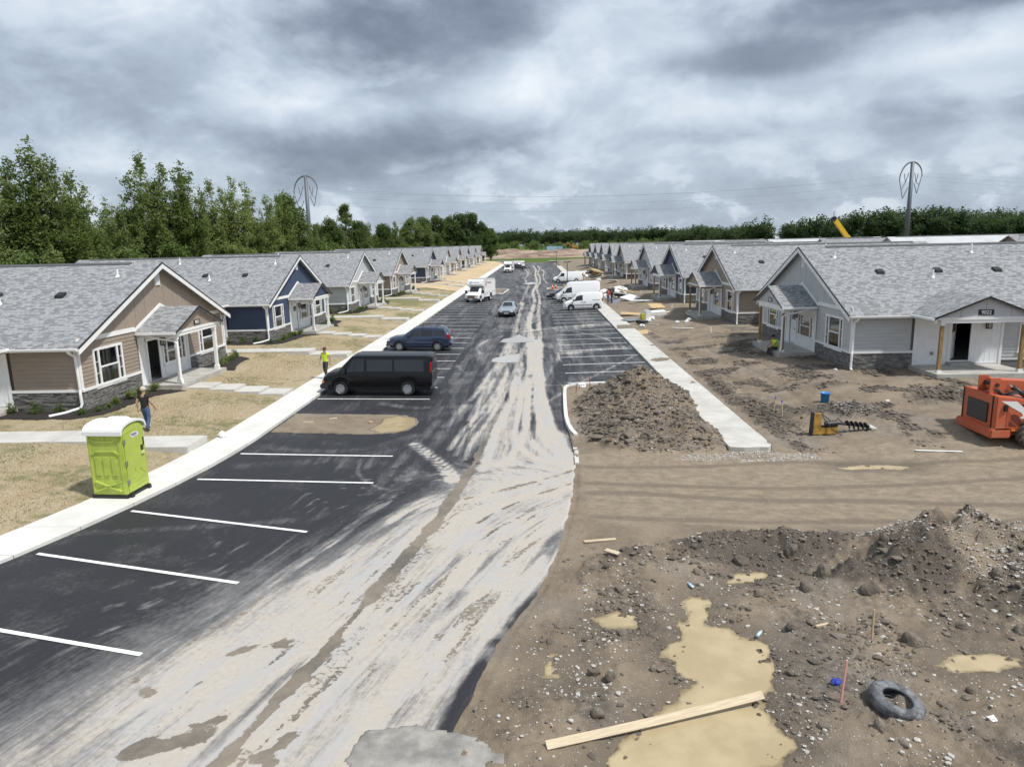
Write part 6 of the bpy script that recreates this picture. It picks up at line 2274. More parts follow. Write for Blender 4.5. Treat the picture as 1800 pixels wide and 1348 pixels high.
def car(name, kind, color, loc, rz, label, cat, pitch=0.0):
    c = empty(name, loc)
    c.rotation_euler = (0, pitch, rz)
    tag(c, label, cat, 'vehicles along the street')
    m = color
    if kind == 'express':
        r, wx = 0.385, (1.86, -1.58)
        rows = [(-2.84, .50, 1.18, 1.92, .93, .78), (-2.78, .44, 1.18, 2.02, .98, .83), (-2.5, .40, 1.18, 2.06, 1.0, .85), (1.05, .40, 1.18, 2.06, 1.0, .85), (1.25, .40, 1.18, 2.00, 1.0, .84), (1.95, .40, 1.17, 1.30, .99, .84), (2.05, .40, 1.12, 1.24, .99, .84),
                (2.5, .42, 1.03, 1.14, .97, .82), (2.72, .46, .93, 1.02, .93, .76), (2.80, .52, .80, .88, .86, .68)]
    elif kind == 'suv':
        r, wx = 0.355, (1.40, -1.36)
        rows = [(-2.28, .50, 1.02, 1.10, .84, .70), (-2.18, .36, 1.05, 1.30, .90, .72), (-1.90, .33, 1.07, 1.62, .915, .69), (-1.2, .32, 1.06, 1.70, .92, .70), (-0.2, .30, 1.03, 1.72, .92, .70), (0.35, .30, 1.01, 1.64, .92, .69), (1.10, .30, .99, 1.12, .92, .78), (1.2, .30, .96, 1.07, .92, .79),
                (1.9, .33, .88, .98, .90, .76), (2.22, .36, .76, .86, .84, .70), (2.36, .42, .62, .70, .74, .60)]
    elif kind == 'sedan':
        r, wx = 0.33, (1.42, -1.36)
        rows = [(-2.34, .45, .88, .96, .80, .66), (-2.2, .32, .93, 1.06, .88, .72), (-1.65, .27, .95, 1.10, .90, .72), (-0.85, .25, .94, 1.40, .91, .62), (-0.2, .25, .92, 1.45, .91, .63), (0.35, .25, .91, 1.40, .91, .63), (1.15, .25, .88, 1.00, .91, .76), (1.25, .25, .86, .96, .91, .77),
                (1.9, .28, .78, .88, .89, .74), (2.25, .30, .66, .75, .82, .66), (2.40, .36, .52, .58, .70, .55)]
    elif kind == 'connect':
        r, wx = 0.325, (1.42, -1.40)
        rows = [(-2.12, .42, 1.05, 1.82, .84, .72), (-2.05, .33, 1.05, 1.90, .89, .76), (-1.6, .30, 1.05, 1.95, .90, .78), (0.35, .30, 1.04, 1.94, .90, .78), (0.75, .30, 1.03, 1.80, .90, .76), (1.45, .30, 1.00, 1.14, .90, .76), (1.55, .30, .96, 1.08, .90, .76), (2.0, .32, .84, .96, .88, .72), (2.20, .36, .70, .80, .80, .62), (2.28, .42, .58, .64, .70, .52)]
    elif kind == 'transit':
        r, wx = 0.345, (1.66, -1.64)
        rows = [(-2.95, .52, 1.15, 2.40, .95, .80), (-2.88, .42, 1.15, 2.50, 1.0, .84), (-2.4, .38, 1.15, 2.56, 1.02, .86), (0.8, .36, 1.15, 2.55, 1.02, .86), (1.15, .36, 1.15, 2.40, 1.02, .84), (1.35, .36, 1.15, 2.10, 1.02, .84), (2.05, .36, 1.12, 1.38, 1.0, .84), (2.15, .38, 1.05, 1.28, .99, .83), (2.55, .40, .92, 1.06, .95, .78), (2.75, .44, .74, .84, .85, .66), (2.82, .5, .6, .66, .75, .55)]
    W_ = rows[len(rows) // 2][4]
    B = Body(rows, [(wx[0], r), (wx[1], r)])
    bo = link('body', B.mesh(m), c)
    xb, xf = rows[0][0], rows[-1][0]
    ub = MB(); ub.box(xb + 0.15, -W_ + 0.28, 0.22, xf - 0.25, W_ - 0.28, 0.72)
    ub.build('underbody', M_PLAST, c)
    rim = M_STEEL if kind in ('transit',) else M_RIM
    for x in wx:
        for sd in (-1, 1):
            wheel(c, x, sd * (W_ - 0.125), r, 0.24, sd, rim, 8 if kind == 'express' else 6)
            am = MB()      # dark wheel housing lip
            pts = []
            ra = r * 1.16
            for k in range(13):
                a = PI * k / 12
                pts.append((x + math.cos(a) * ra, sd * (W_ - 0.012), r + math.sin(a) * ra))
            am.tube(pts, 0.022, 5)
            am.build('wheel_arch', M_PLAST if kind in ('connect',) else m, c)
    G = M_CGLASS

    def sp(nm, sd, *a, mm=G, par=c):
        return fix_normals(B.side_patch(sd, *a).build(nm, mm, par, True))

    def tp(nm, *a, mm=G):
        return fix_normals(B.top_patch(*a).build(nm, mm, c, True))
    if kind == 'express':
        tp('windshield', 1.90, 1.30, 0.96, 0.90)
        for sd in (-1, 1):
            sp('side_window', sd, 1.62, 0.62, 1.20, 0.62, 0.08, 0.90)
            if m.name == 'paint_black':     # pressed side panels, glossier than the frame round them
                for a_, b_ in ((0.48, -0.82), (-0.92, -2.42)):
                    sp('side_panel', sd, a_, b_, a_, b_, 0.10, 0.86, mm=M_CGLASS)
            mb = MB(); mb.tube([(0.56, sd * (W_ + .003), 0.50), (0.56, sd * (W_ + .003), 1.12)], 0.006, 4)
            mb.tube([(1.66, sd * (W_ - 0.005), 0.98), (1.66, sd * (W_ - .02), 1.15)], 0.006, 4)
            mb.build('door_seam', M_PLAST, c)
            mb = MB(); mb.box(0.66, sd * (W_ - 0.01), 1.00, 0.84, sd * (W_ + 0.03), 1.04); mb.build('door_handle', M_PLAST, c)
            mb = MB(); mb.box(1.58, sd * (W_ + 0.02), 1.16, 1.72, sd * (W_ + 0.22), 1.42); mb.build('mirror', M_PLAST, c, bevel=0.03)
            mb = MB(); mb.box(-2.83, sd * 0.80, 1.22, -2.72, sd * (0.965), 1.72); mb.build('tail_lamp', M_TAIL, c, bevel=0.02)
            mb = MB(); mb.box(2.64, sd * 0.55, 0.78, 2.80, sd * 0.90, 0.95); mb.build('headlamp', M_LAMP, c, bevel=0.02)
            mb = MB(); mb.box(2.60, sd * 0.60, 0.66, 2.815, sd * 0.935, 0.775); mb.build('turn_signal', M_AMBER, c, bevel=0.02)
            mb = MB()
            mb.add([(-2.852, sd * 0.08, 1.28), (-2.852, sd * 0.68, 1.28), (-2.838, sd * 0.62, 1.78), (-2.838, sd * 0.08, 1.78)], [(0, 1, 2, 3)])
            mb.build('rear_window', G, c)
        mb = MB(); mb.box(2.70, -0.54, 0.62, 2.83, 0.54, 0.93); mb.build('grille', M_PLAST, c, bevel=0.02)
        mb = MB(); mb.box(2.45, -0.97, 0.36, 2.92, 0.97, 0.60); mb.build('front_bumper', M_PLAST if m.name == 'paint_black' else M_PLAST, c, bevel=0.05)
        mb = MB(); mb.box(-2.98, -0.96, 0.40, -2.70, 0.96, 0.56); mb.build('rear_bumper', mat('grey_bumper', (0.16, 0.16, 0.165), 0.4, metal=0.5), c, bevel=0.04)
        mb = MB(); mb.box(2.915, -0.26, 0.42, 2.935, 0.26, 0.55); mb.build('licence_plate', M_LPLATE, c)
    elif kind == 'suv':
        tp('windshield', 1.06, 0.40, 0.95, 0.92)
        tp('rear_window', -2.16, -1.93, 0.86, 0.86)
        for sd in (-1, 1):
            sp('side_window', sd, 0.85, -0.08, 0.42, -0.08, 0.06, 0.86)
            sp('side_window', sd, -0.16, -1.02, -0.16, -1.02, 0.06, 0.88)
            sp('side_window', sd, -1.10, -1.92, -1.10, -1.82, 0.08, 0.88)
            mb = MB()
            for x in (0.98, -0.12, -1.02):
                mb.tube([(x, sd * (W_ + .002), 0.36), (x, sd * (W_ + .002), 0.98)], 0.005, 4)
            mb.build('door_seam', M_PLAST, c)
            mb = MB(); mb.box(-1.02, sd * W_, 0.62, 0.98, sd * (W_ + 0.018), 0.67); mb.build('side_moulding', mat('paint_moulding', (0.10, 0.13, 0.22), 0.4), c)
            mb = MB(); mb.box(0.02, sd * (W_ - 0.01), 0.90, 0.18, sd * (W_ + 0.03), 0.93)
            mb.build('door_handle', m, c)
            mb = MB(); mb.box(0.62, sd * (W_ + 0.01), 1.02, 0.80, sd * (W_ + 0.19), 1.16); mb.build('mirror', m, c, bevel=0.04)
            mb = MB(); mb.box(-2.27, sd * 0.70, 0.92, -2.02, sd * 0.925, 1.22); mb.build('tail_lamp', M_TAIL, c, bevel=0.03)
            mb = MB(); mb.box(2.05, sd * 0.52, 0.70, 2.29, sd * 0.84, 0.86); mb.build('headlamp', M_LAMP, c, bevel=0.03)
            mb = MB(); mb.tube([(0.15, sd * 0.60, 1.76), (-0.1, sd * 0.60, 1.80), (-1.6, sd * 0.60, 1.79), (-1.8, sd * 0.60, 1.72)], 0.022, 6); mb.build('roof_rail', M_PLAST, c)
        for x in (-0.25, -1.25):
            mb = MB(); mb.tube([(x, -0.60, 1.80), (x, 0.60, 1.80)], 0.02, 6); mb.build('roof_bar', M_PLAST, c)
        mb = MB(); mb.box(2.12, -0.78, 0.34, 2.40, 0.78, 0.52); mb.build('front_bumper', M_PLAST, c, bevel=0.05)
        mb = MB(); mb.box(2.16, -0.48, 0.56, 2.345, 0.48, 0.74); mb.build('grille', M_PLAST, c, bevel=0.02)
        mb = MB(); mb.box(-2.40, -0.84, 0.36, -2.15, 0.84, 0.62); mb.build('rear_bumper', m, c, bevel=0.05)
        mb = MB(); mb.box(-2.34, -0.26, 0.80, -2.30, 0.26, 0.93); mb.build('licence_plate', M_LPLATE, c)
    elif kind == 'sedan':
        tp('windshield', 1.10, 0.40, 0.95, 0.92)
        tp('rear_window', -1.58, -0.90, 0.90, 0.90)
        for sd in (-1, 1):
            sp('side_window', sd, 0.85, -0.10, 0.36, -0.10, 0.06, 0.86)
            sp('side_window', sd, -0.18, -1.20, -0.18, -0.85, 0.06, 0.86)
            mb = MB()
            for x in (1.0, -0.14, -1.0):
                mb.tube([(x, sd * (W_ + .002), 0.32), (x, sd * (W_ + .002), 0.85)], 0.005, 4)
            mb.build('door_seam', M_PLAST, c)
            mb = MB(); mb.box(0.64, sd * (W_ + 0.01), 0.92, 0.80, sd * (W_ + 0.18), 1.05); mb.build('mirror', M_PLAST, c, bevel=0.04)
            mb = MB(); mb.box(2.0, sd * 0.50, 0.60, 2.32, sd * 0.84, 0.74); mb.build('headlamp', M_LAMP, c, bevel=0.03)
            mb = MB(); mb.box(-2.34, sd * 0.55, 0.72, -2.16, sd * 0.86, 0.92); mb.build('tail_lamp', M_TAIL, c, bevel=0.03)
        mb = MB(); mb.box(2.02, -0.90, 0.22, 2.45, 0.90, 0.56); mb.build('front_bumper', M_PLAST, c, bevel=0.07)
        mb = MB(); mb.box(2.26, -0.40, 0.565, 2.42, 0.40, 0.67); mb.build('grille', M_CHROME, c, bevel=0.02)
        mb = MB(); mb.box(-2.42, -0.82, 0.30, -2.2, 0.82, 0.60); mb.build('rear_bumper', m, c, bevel=0.05)
        mb = MB(); mb.box(2.435, -0.24, 0.36, 2.45, 0.24, 0.46); mb.build('licence_plate', M_LPLATE, c)
    elif kind == 'connect':
        tp('windshield', 1.40, 0.80, 0.95, 0.90)
        for sd in (-1, 1):
            sp('side_window', sd, 1.18, 0.10, 0.78, 0.10, 0.08, 0.80)
            mb = MB()
            for x in (0.02, 1.28):
                mb.tube([(x, sd * (W_ + .002), 0.36), (x, sd * (W_ + .002), 0.98)], 0.006, 4)
            mb.tube([(-1.85, sd * (W_ - .02), 1.12), (-0.95, sd * (W_ - .02), 1.12)], 0.012, 4)
            mb.build('door_seam', M_PLAST, c)
            mb = MB(); mb.box(-1.0, sd * (W_ - .005), 0.58, 1.0, sd * (W_ + 0.02), 0.66); mb.build('side_moulding', mat('grey_moulding', (0.28, 0.28, 0.29), 0.6), c)
            for x in (0.12, -0.22):
                mb = MB(); mb.box(x, sd * (W_ - 0.01), 0.92, x + 0.16, sd * (W_ + 0.03), 0.96); mb.build('door_handle', M_PLAST, c)
            mb = MB(); mb.box(1.05, sd * (W_ + 0.01), 1.05, 1.2, sd * (W_ + 0.18), 1.28); mb.build('mirror', M_PLAST, c, bevel=0.04)
            mb = MB(); mb.box(1.95, sd * 0.50, 0.66, 2.2, sd * 0.80, 0.88); mb.build('headlamp', M_LAMP, c, bevel=0.03)
            mb = MB(); mb.box(-2.14, sd * 0.74, 0.9, -2.03, sd * 0.88, 1.3); mb.build('tail_lamp', M_TAIL, c, bevel=0.02)
        mb = MB(); mb.box(2.0, -0.80, 0.30, 2.30, 0.80, 0.52); mb.build('front_bumper', m, c, bevel=0.06)
        mb = MB(); mb.box(2.1, -0.40, 0.56, 2.29, 0.40, 0.68); mb.build('grille', M_PLAST, c, bevel=0.02)
    elif kind == 'transit':
        tp('windshield', 2.0, 1.36, 0.95, 0.90)
        for sd in (-1, 1):
            sp('side_window', sd, 1.70, 0.62, 1.30, 0.62, 0.06, 0.58)
            mb = MB()
            for x in (0.55, 1.78, -0.7):
                mb.tube([(x, sd * (W_ + .002), 0.42), (x, sd * (W_ + .002), 1.10)], 0.006, 4)
            mb.build('door_seam', M_PLAST, c)
            mb = MB(); mb.box(-1.1, sd * (W_ - .005), 0.50, 1.1, sd * (W_ + 0.02), 0.64); mb.build('side_moulding', M_PLAST, c)
            mb = MB(); mb.box(1.62, sd * (W_ + 0.01), 1.15, 1.78, sd * (W_ + 0.22), 1.5); mb.build('mirror', M_PLAST, c, bevel=0.04)
            mb = MB(); mb.box(2.35, sd * 0.55, 0.80, 2.70, sd * 0.92, 1.0); mb.build('headlamp', M_LAMP, c, bevel=0.03)
            mb = MB(); mb.box(-2.97, sd * 0.84, 0.8, -2.86, sd * 0.985, 1.4); mb.build('tail_lamp', M_TAIL, c, bevel=0.02)
        mb = MB(); mb.box(2.40, -0.92, 0.34, 2.86, 0.92, 0.62); mb.build('front_bumper', M_PLAST, c, bevel=0.07)
        mb = MB(); mb.box(2.6, -0.48, 0.66, 2.82, 0.48, 0.86); mb.build('grille', M_PLAST, c, bevel=0.02)
    return c


def box_truck(loc, rz, label, decals=True):
    c = empty('box_truck', loc)
    c.rotation_euler = (0, 0, rz)
    tag(c, label, 'truck', 'vehicles along the street')
    white = paint('white', (0.80, 0.80, 0.80), 0.3)
    rows = [(0.75, .42, 1.18, 2.00, .98, .85), (1.05, .40, 1.18, 2.00, 1.0, .85), (1.25, .40, 1.18, 1.96, 1.0, .84), (1.95, .40, 1.17, 1.30, .99, .84), (2.05, .40, 1.12, 1.24, .99, .84), (2.5, .42, 1.03, 1.14, .97, .82), (2.72, .46, .93, 1.02, .93, .76), (2.80, .52, .80, .88, .86, .68)]
    B = Body(rows, [(1.86, .40)])
    link('body', B.mesh(white, 40), c)
    fix_normals(B.top_patch(1.90, 1.30, 0.96, 0.90).build('windshield', M_CGLASS, c, True))
    for sd in (-1, 1):
        fix_normals(B.side_patch(sd, 1.62, 0.85, 1.20, 0.85, 0.08, 0.90).build('side_window', M_CGLASS, c, True))
        mb = MB(); mb.box(1.55, sd * 1.10, 1.15, 1.66, sd * 1.34, 1.55); mb.tube([(1.5, sd * 0.97, 1.2), (1.6, sd * 1.15, 1.2)], 0.02, 5); mb.build('mirror', M_PLAST, c)
        mb = MB(); mb.box(2.60, sd * 0.52, 0.78, 2.805, sd * 0.92, 0.98); mb.build('headlamp', M_LAMP, c, bevel=0.02)
    mb = MB(); mb.box(2.68, -0.52, 0.62, 2.84, 0.52, 0.98); mb.build('grille', mat('bronze_grille', (0.22, 0.17, 0.13), 0.35, metal=0.6), c, bevel=0.02)
    mb = MB(); mb.box(2.50, -0.99, 0.36, 2.96, 0.99, 0.60); mb.build('front_bumper', mat('grey_bumper', (0.16, 0.16, 0.165), 0.4, metal=0.5), c, bevel=0.04)
    mb = MB(); mb.box(2.955, -0.28, 0.42, 2.975, 0.28, 0.56); mb.build('licence_plate', M_LPLATE, c)
    # cargo body with a nose over the cab
    b = MB()
    P = [(-3.3, 0.60), (-2.05, 0.60), (-2.0, 0.92), (-1.85, 1.08), (-1.35, 1.08), (-1.2, 0.92), (-1.15, 0.60), (0.72, 0.60), (0.74, 2.02), (1.42, 2.10), (1.50, 2.30), (1.28, 2.78), (0.95, 2.92), (-3.3, 2.92)]
    b.prism(P, lambda u, v, d_: (u, d_, v), -1.08, 1.08)
    fix_normals(b.build('cargo_box', white, c, bevel=0.03))
    ub = MB(); ub.box(-3.1, -0.7, 0.3, 2.4, 0.7, 0.6); ub.build('underbody', M_PLAST, c)
    for x in (1.86, -1.60):
        for sd in (-1, 1):
            wheel(c, x, sd * 0.90, 0.40, 0.26, sd, M_STEEL, 8)
    for k in (-0.3, 0.0, 0.3):
        mb = MB(); mb.box(1.17, k - 0.04, 2.76, 1.27, k + 0.04, 2.80); mb.build('marker_lamp', M_AMBER, c)
    if decals:
        red = mat('decal_red', (0.50, 0.06, 0.08), 0.4); gr = mat('decal_grey', (0.16, 0.18, 0.21), 0.4)
        sd = 1
        # ring mark with a drop below it and a dark lettering band that cannot be read at this distance
        mb = MB()
        mb.lathe([(0.30, 0.0), (0.17, 0.0)], lambda a, b_, h: (0.15 + a, 1.086, 2.40 + b_), 20)
        mb.add([(0.05, 1.086, 2.28), (0.27, 1.086, 2.28), (0.22, 1.086, 1.92), (0.10, 1.086, 1.92)], [(0, 1, 2, 3)])
        mb.build('logo', red, c)
        mb = MB()
        x = -0.38
        for w, h in ((0.16, .26), (0.13, .20), (0.15, .2), (0.06, .2), (0.14, .2), (0.12, .2), (0.15, .2), (0.12, .2)):
            mb.add([(x, 1.086, 2.34), (x - w, 1.086, 2.34), (x - w, 1.086, 2.34 + h), (x, 1.086, 2.34 + h)], [(0, 1, 2, 3)])
            x -= w + 0.05
        mb.build('lettering', gr, c)
        mb = MB()
        for x, z in ((0.45, 1.05), (0.30, 0.92), (-0.3, 1.10), (-0.9, 1.18), (-2.3, 1.2), (-2.8, 1.24)):
            mb.box(x - 0.05, 1.081, z - 0.06, x + 0.05, 1.10, z + 0.06)
        mb.build('latch', M_PLAST, c)
        mb = MB()
        mb.lathe([(0.16, 0.0), (0.08, 0.0)], lambda a, b_, h: (1.405 - b_ * 0.42, -0.62 + a, 2.53 + b_ * 0.95), 16)
        for k in range(8):
            mb.add([(1.42, -0.38 + k * 0.13, 2.49), (1.42, -0.29 + k * 0.13, 2.49), (1.385, -0.29 + k * 0.13, 2.57), (1.385, -0.38 + k * 0.13, 2.57)], [(0, 1, 2, 3)])
        mb.build('lettering', gr, c)
    mb = MB(); mb.box(-3.2, 1.081, 2.83, 0.7, 1.10, 2.88); mb.build('gutter_trim', mat('grey_trim', (0.35, 0.35, 0.36), 0.4), c)
    return c


BLK = mat('paint_black', (0.005, 0.005, 0.006), 0.22, 0.0, 0.32, coat=0.12)
WHT = paint('white', (0.80, 0.80, 0.80), 0.3)
car('cargo_van', 'express', BLK, (-8.17, 36.15, 0.052), PI, 'black cargo van parked in a left bay beside the dirt island', 'van', -0.018)
car('estate_car', 'suv', paint('blue', (0.030, 0.044, 0.088), 0.25, 0.3), (-8.50, 51.4, 0.058), PI, 'dark blue estate car with roof bars parked beyond the black van', 'car', -0.018)
car('sedan', 'sedan', paint('silver', (0.48, 0.52, 0.56), 0.22, 0.6), (-2.95, 76.6, 0.005), R(-94), 'silver saloon car driving towards the viewer down the street', 'car')
box_truck((-7.6, 95.9, 0.04), R(-108), 'white box truck with red logo standing across the left bays')
box_truck((-7.15, 192, 0.03), R(-96), 'far white box truck facing the viewer at the end of the left walk', False)
car('estate_car', 'suv', paint('dark', (0.018, 0.020, 0.026), 0.2), (-5.0, 213, 0.02), R(15), 'small dark car half hidden behind the far white truck', 'car')
car('cargo_van', 'express', WHT, (-6.4, 232, 0.03), R(160), 'white van behind the small dark car at the far end', 'van')
car('small_van', 'connect', WHT, (5.35, 80.5, 0.068), PI, 'small white van with black window, nearest of the right hand vans', 'van', 0.018)
car('high_roof_van', 'transit', WHT, (5.25, 91.9, 0.065), PI, 'white high roof van behind the small white van', 'van', 0.018)
car('sedan', 'sedan', paint('dark', (0.018, 0.020, 0.026), 0.2), (3.9, 97.4, 0.05), PI, 'dark car mostly hidden behind the white high roof van', 'car', 0.018)
car('cargo_van', 'express', WHT, (6.1, 136.2, 0.075), PI, 'white cargo van parked beyond the right kerbed island', 'van', 0.018)
# ================================================================== PORTABLE TOILET
def portable_toilet():
    t = empty('portable_toilet', (-12.86, 20.52, ZK), R(-4))
    tag(t, 'lime green portable toilet with white roof on the left sidewalk', 'portable toilet')
    lime = mat('lime_plastic', (0.41, 0.50, 0.085), 0.5, nscale=2.6, namp=0.13)
    lime2 = mat('lime_plastic_door', (0.44, 0.53, 0.10), 0.45, nscale=2.0, namp=0.06)
    wp = mat('white_plastic', (0.80, 0.80, 0.79), 0.45)
    w, d_, H = 0.55, 0.56, 2.02
    b = MB(); b.box(-w - .03, -d_ - .03, 0, w + .03, d_ + .03, 0.10); b.build('base', M_PLAST, t, bevel=0.02)
    for sd in (-1, 1):
        sk = MB(); sk.box(-w - .10, sd * 0.42 - .06, 0.001, w + .10, sd * 0.42 + .06, 0.07); sk.build('skid', M_PLAST, t)
    b = MB(); b.box(-w, -d_, 0.10, w, d_, H); b.build('cabin', lime, t, bevel=0.03)
    # embossed ribs on the side that faces the camera (-y) and its twin
    for sd in (-1, 1):
        q = MB()
        F_ = lambda u, v, e: (u, sd * (d_ + e), v)
        for k in (-0.26, 0.0, 0.26):
            fbox(q, F_, k - 0.075, k + 0.075, 0.72, 1.30, -0.01, 0.03)
            fbox(q, F_, k - 0.065, k + 0.065, 0.64, 0.70, -0.01, 0.012)
        q.bar(F_(-0.42, 0.22, 0.012), F_(0.42, 0.54, 0.012), 0.05, 0.075, up=(0, 1, 0)); q.bar(F_(-0.42, 0.54, 0.012), F_(0.42, 0.22, 0.012), 0.05, 0.075, up=(0, 1, 0))
        q.bar(F_(-0.46, 1.36, 0.010), F_(-0.28, 1.46, 0.010), 0.05, 0.04, up=(0, 1, 0)); q.bar(F_(-0.28, 1.46, 0.010), F_(0.28, 1.46, 0.010), 0.05, 0.04, up=(0, 1, 0)); q.bar(F_(0.28, 1.46, 0.010), F_(0.46, 1.36, 0.010), 0.05, 0.04, up=(0, 1, 0))
        q.bar(F_(-0.44, 1.84, 0.010), F_(-0.25, 1.77, 0.010), 0.05, 0.04, up=(0, 1, 0)); q.bar(F_(-0.25, 1.77, 0.010), F_(0.25, 1.77, 0.010), 0.05, 0.04, up=(0, 1, 0)); q.bar(F_(0.25, 1.77, 0.010), F_(0.44, 1.84, 0.010), 0.05, 0.04, up=(0, 1, 0))
        q.bar(F_(0, 1.77, 0.01), F_(0.03, 1.98, 0.01), 0.05, 0.04, up=(0, 1, 0))
        for k in (-0.47, 0.47):
            fbox(q, F_, k - 0.02, k + 0.02, 0.16, 1.95, -0.01, 0.018)
        fix_normals(q.build('side_ribs', lime, t))
    # door on +x with arched top
    dn = MB()
    P = [(-0.47, 0.16), (0.47, 0.16), (0.47, 1.95)] + [(0.47 * math.cos(a), 1.95 + 0.24 * math.sin(a)) for a in np.linspace(0.2, PI - 0.2, 9)] + [(-0.47, 1.95)]
    dn.prism(P, lambda u, v, e: (w + e, u, v), 0.0, 0.035)
    do = fix_normals(dn.build('door', lime2, t, bevel=0.01))
    fr = MB()
    PF = [(-d_, H - 0.02), (d_, H - 0.02)] + [(d_ * math.cos(a), H - 0.02 + 0.245 * math.sin(a)) for a in np.linspace(0.05, PI - 0.05, 15)]
    fr.prism(PF, lambda u, v, e: (e, u, v), -w + 0.0, w - 0.002)
    fix_normals(fr.build('arched_header', lime, t))
    X = w + 0.035
    q = MB()   # seams and emboss on the door
    for a, b_ in (((-0.40, 1.98), (0.10, 2.05)), ((-0.36, 0.28), (0.38, 0.32)), ((-0.32, 0.52), (-0.15, 0.86)), ((-0.15, 0.86), (-0.02, 0.66)), ((-0.02, 0.66), (0.10, 0.80)), ((0.10, 0.80), (0.34, 0.56)), ((-0.10, 0.42), (0.32, 0.50)), ((-0.06, 0.48), (0.30, 0.55)), ((-0.2, 0.54), (0.02, 0.72))):
        q.bar((X, a[0], a[1]), (X, b_[0], b_[1]), 0.022, 0.022, up=(1, 0, 0))
    q.build('door_relief', lime2, do)
    hn = MB(); hn.box(X - 0.005, 0.26, 1.28, X + 0.03, 0.36, 1.44); hn.build('handle', mat('dark_green_recess', (0.05, 0.065, 0.02), 0.5), do)
    hn = MB(); hn.box(X - 0.005, 0.24, 1.16, X + 0.04, 0.38, 1.26); hn.build('handle', mat('pale_lime', (0.62, 0.68, 0.30), 0.4), do)
    hn = MB(); hn.box(X - 0.005, 0.395, 1.42, X + 0.025, 0.425, 1.66); hn.build('latch', M_PLAST, do)
    st = MB(); st.prism([(0.05 + 0.20 * math.cos(a), 1.84 + 0.085 * math.sin(a)) for a in np.linspace(0, 2 * PI, 24, endpoint=False)], lambda u, v, e: (X + e, u, v), 0.0, 0.004)
    so = fix_normals(st.build('sticker', mat('sticker_pale', (0.72, 0.66, 0.70), 0.5), do))
    pu = mat('sticker_purple', (0.14, 0.05, 0.22), 0.5)
    lt = MB()
    y = -0.10
    for wd in (.05, .035, .035, .05, .045, .045):
        lt.box(X + 0.0045, y, 1.835, X + 0.006, y + wd * .8, 1.885); y += wd
    y = -0.03
    for wd in (.03, .03, .03, .03, .03):
        lt.box(X + 0.0045, y, 1.795, X + 0.006, y + wd * .7, 1.815); y += wd
    lt.build('lettering', pu, so)
    for z in (0.42, 1.00, 1.66):
        hg = MB(); hg.box(X - 0.01, -0.50, z, X + 0.025, -0.44, z + 0.14); hg.build('hinge', mat('grey_metal', (0.35, 0.36, 0.33), 0.4, metal=0.6), do)
    ro = MB()
    n = 14
    prof = [((d_ + 0.05) * math.cos(a), H + 0.02 + 0.27 * math.sin(a) ** 0.8) for a in np.linspace(0, PI, n)]
    P = [(d_ + 0.06, H - 0.06)] + prof + [(-d_ - 0.06, H - 0.06)] + [((d_ - 0.0) * math.cos(a), H - 0.03 + 0.25 * math.sin(a) ** 0.8) for a in np.linspace(PI, 0, n)]
    ro.prism(P, lambda u, v, e: (e, u, v), -w - 0.06, w + 0.07)
    r_ = fix_normals(ro.build('roof', wp, t))
    lp = MB(); lp.box(-w - .06, -d_ - .075, H - 0.06, w + .07, -d_ - .055, H + 0.06); lp.build('roof_rim', wp, r_)
    ri = MB()
    P = [((d_ - 0.12) * math.cos(a), H + 0.10 + 0.27 * math.sin(a) ** 0.8) for a in np.linspace(0.35, PI - 0.35, n)]
    P += [((d_ - 0.12) * math.cos(a), H + 0.04 + 0.20 * math.sin(a)) for a in np.linspace(PI - 0.35, 0.35, n)]
    ri.prism(P, lambda u, v, e: (e, u, v), -0.12, 0.28)
    fix_normals(ri.build('roof_rib', wp, r_))
    return t


portable_toilet()

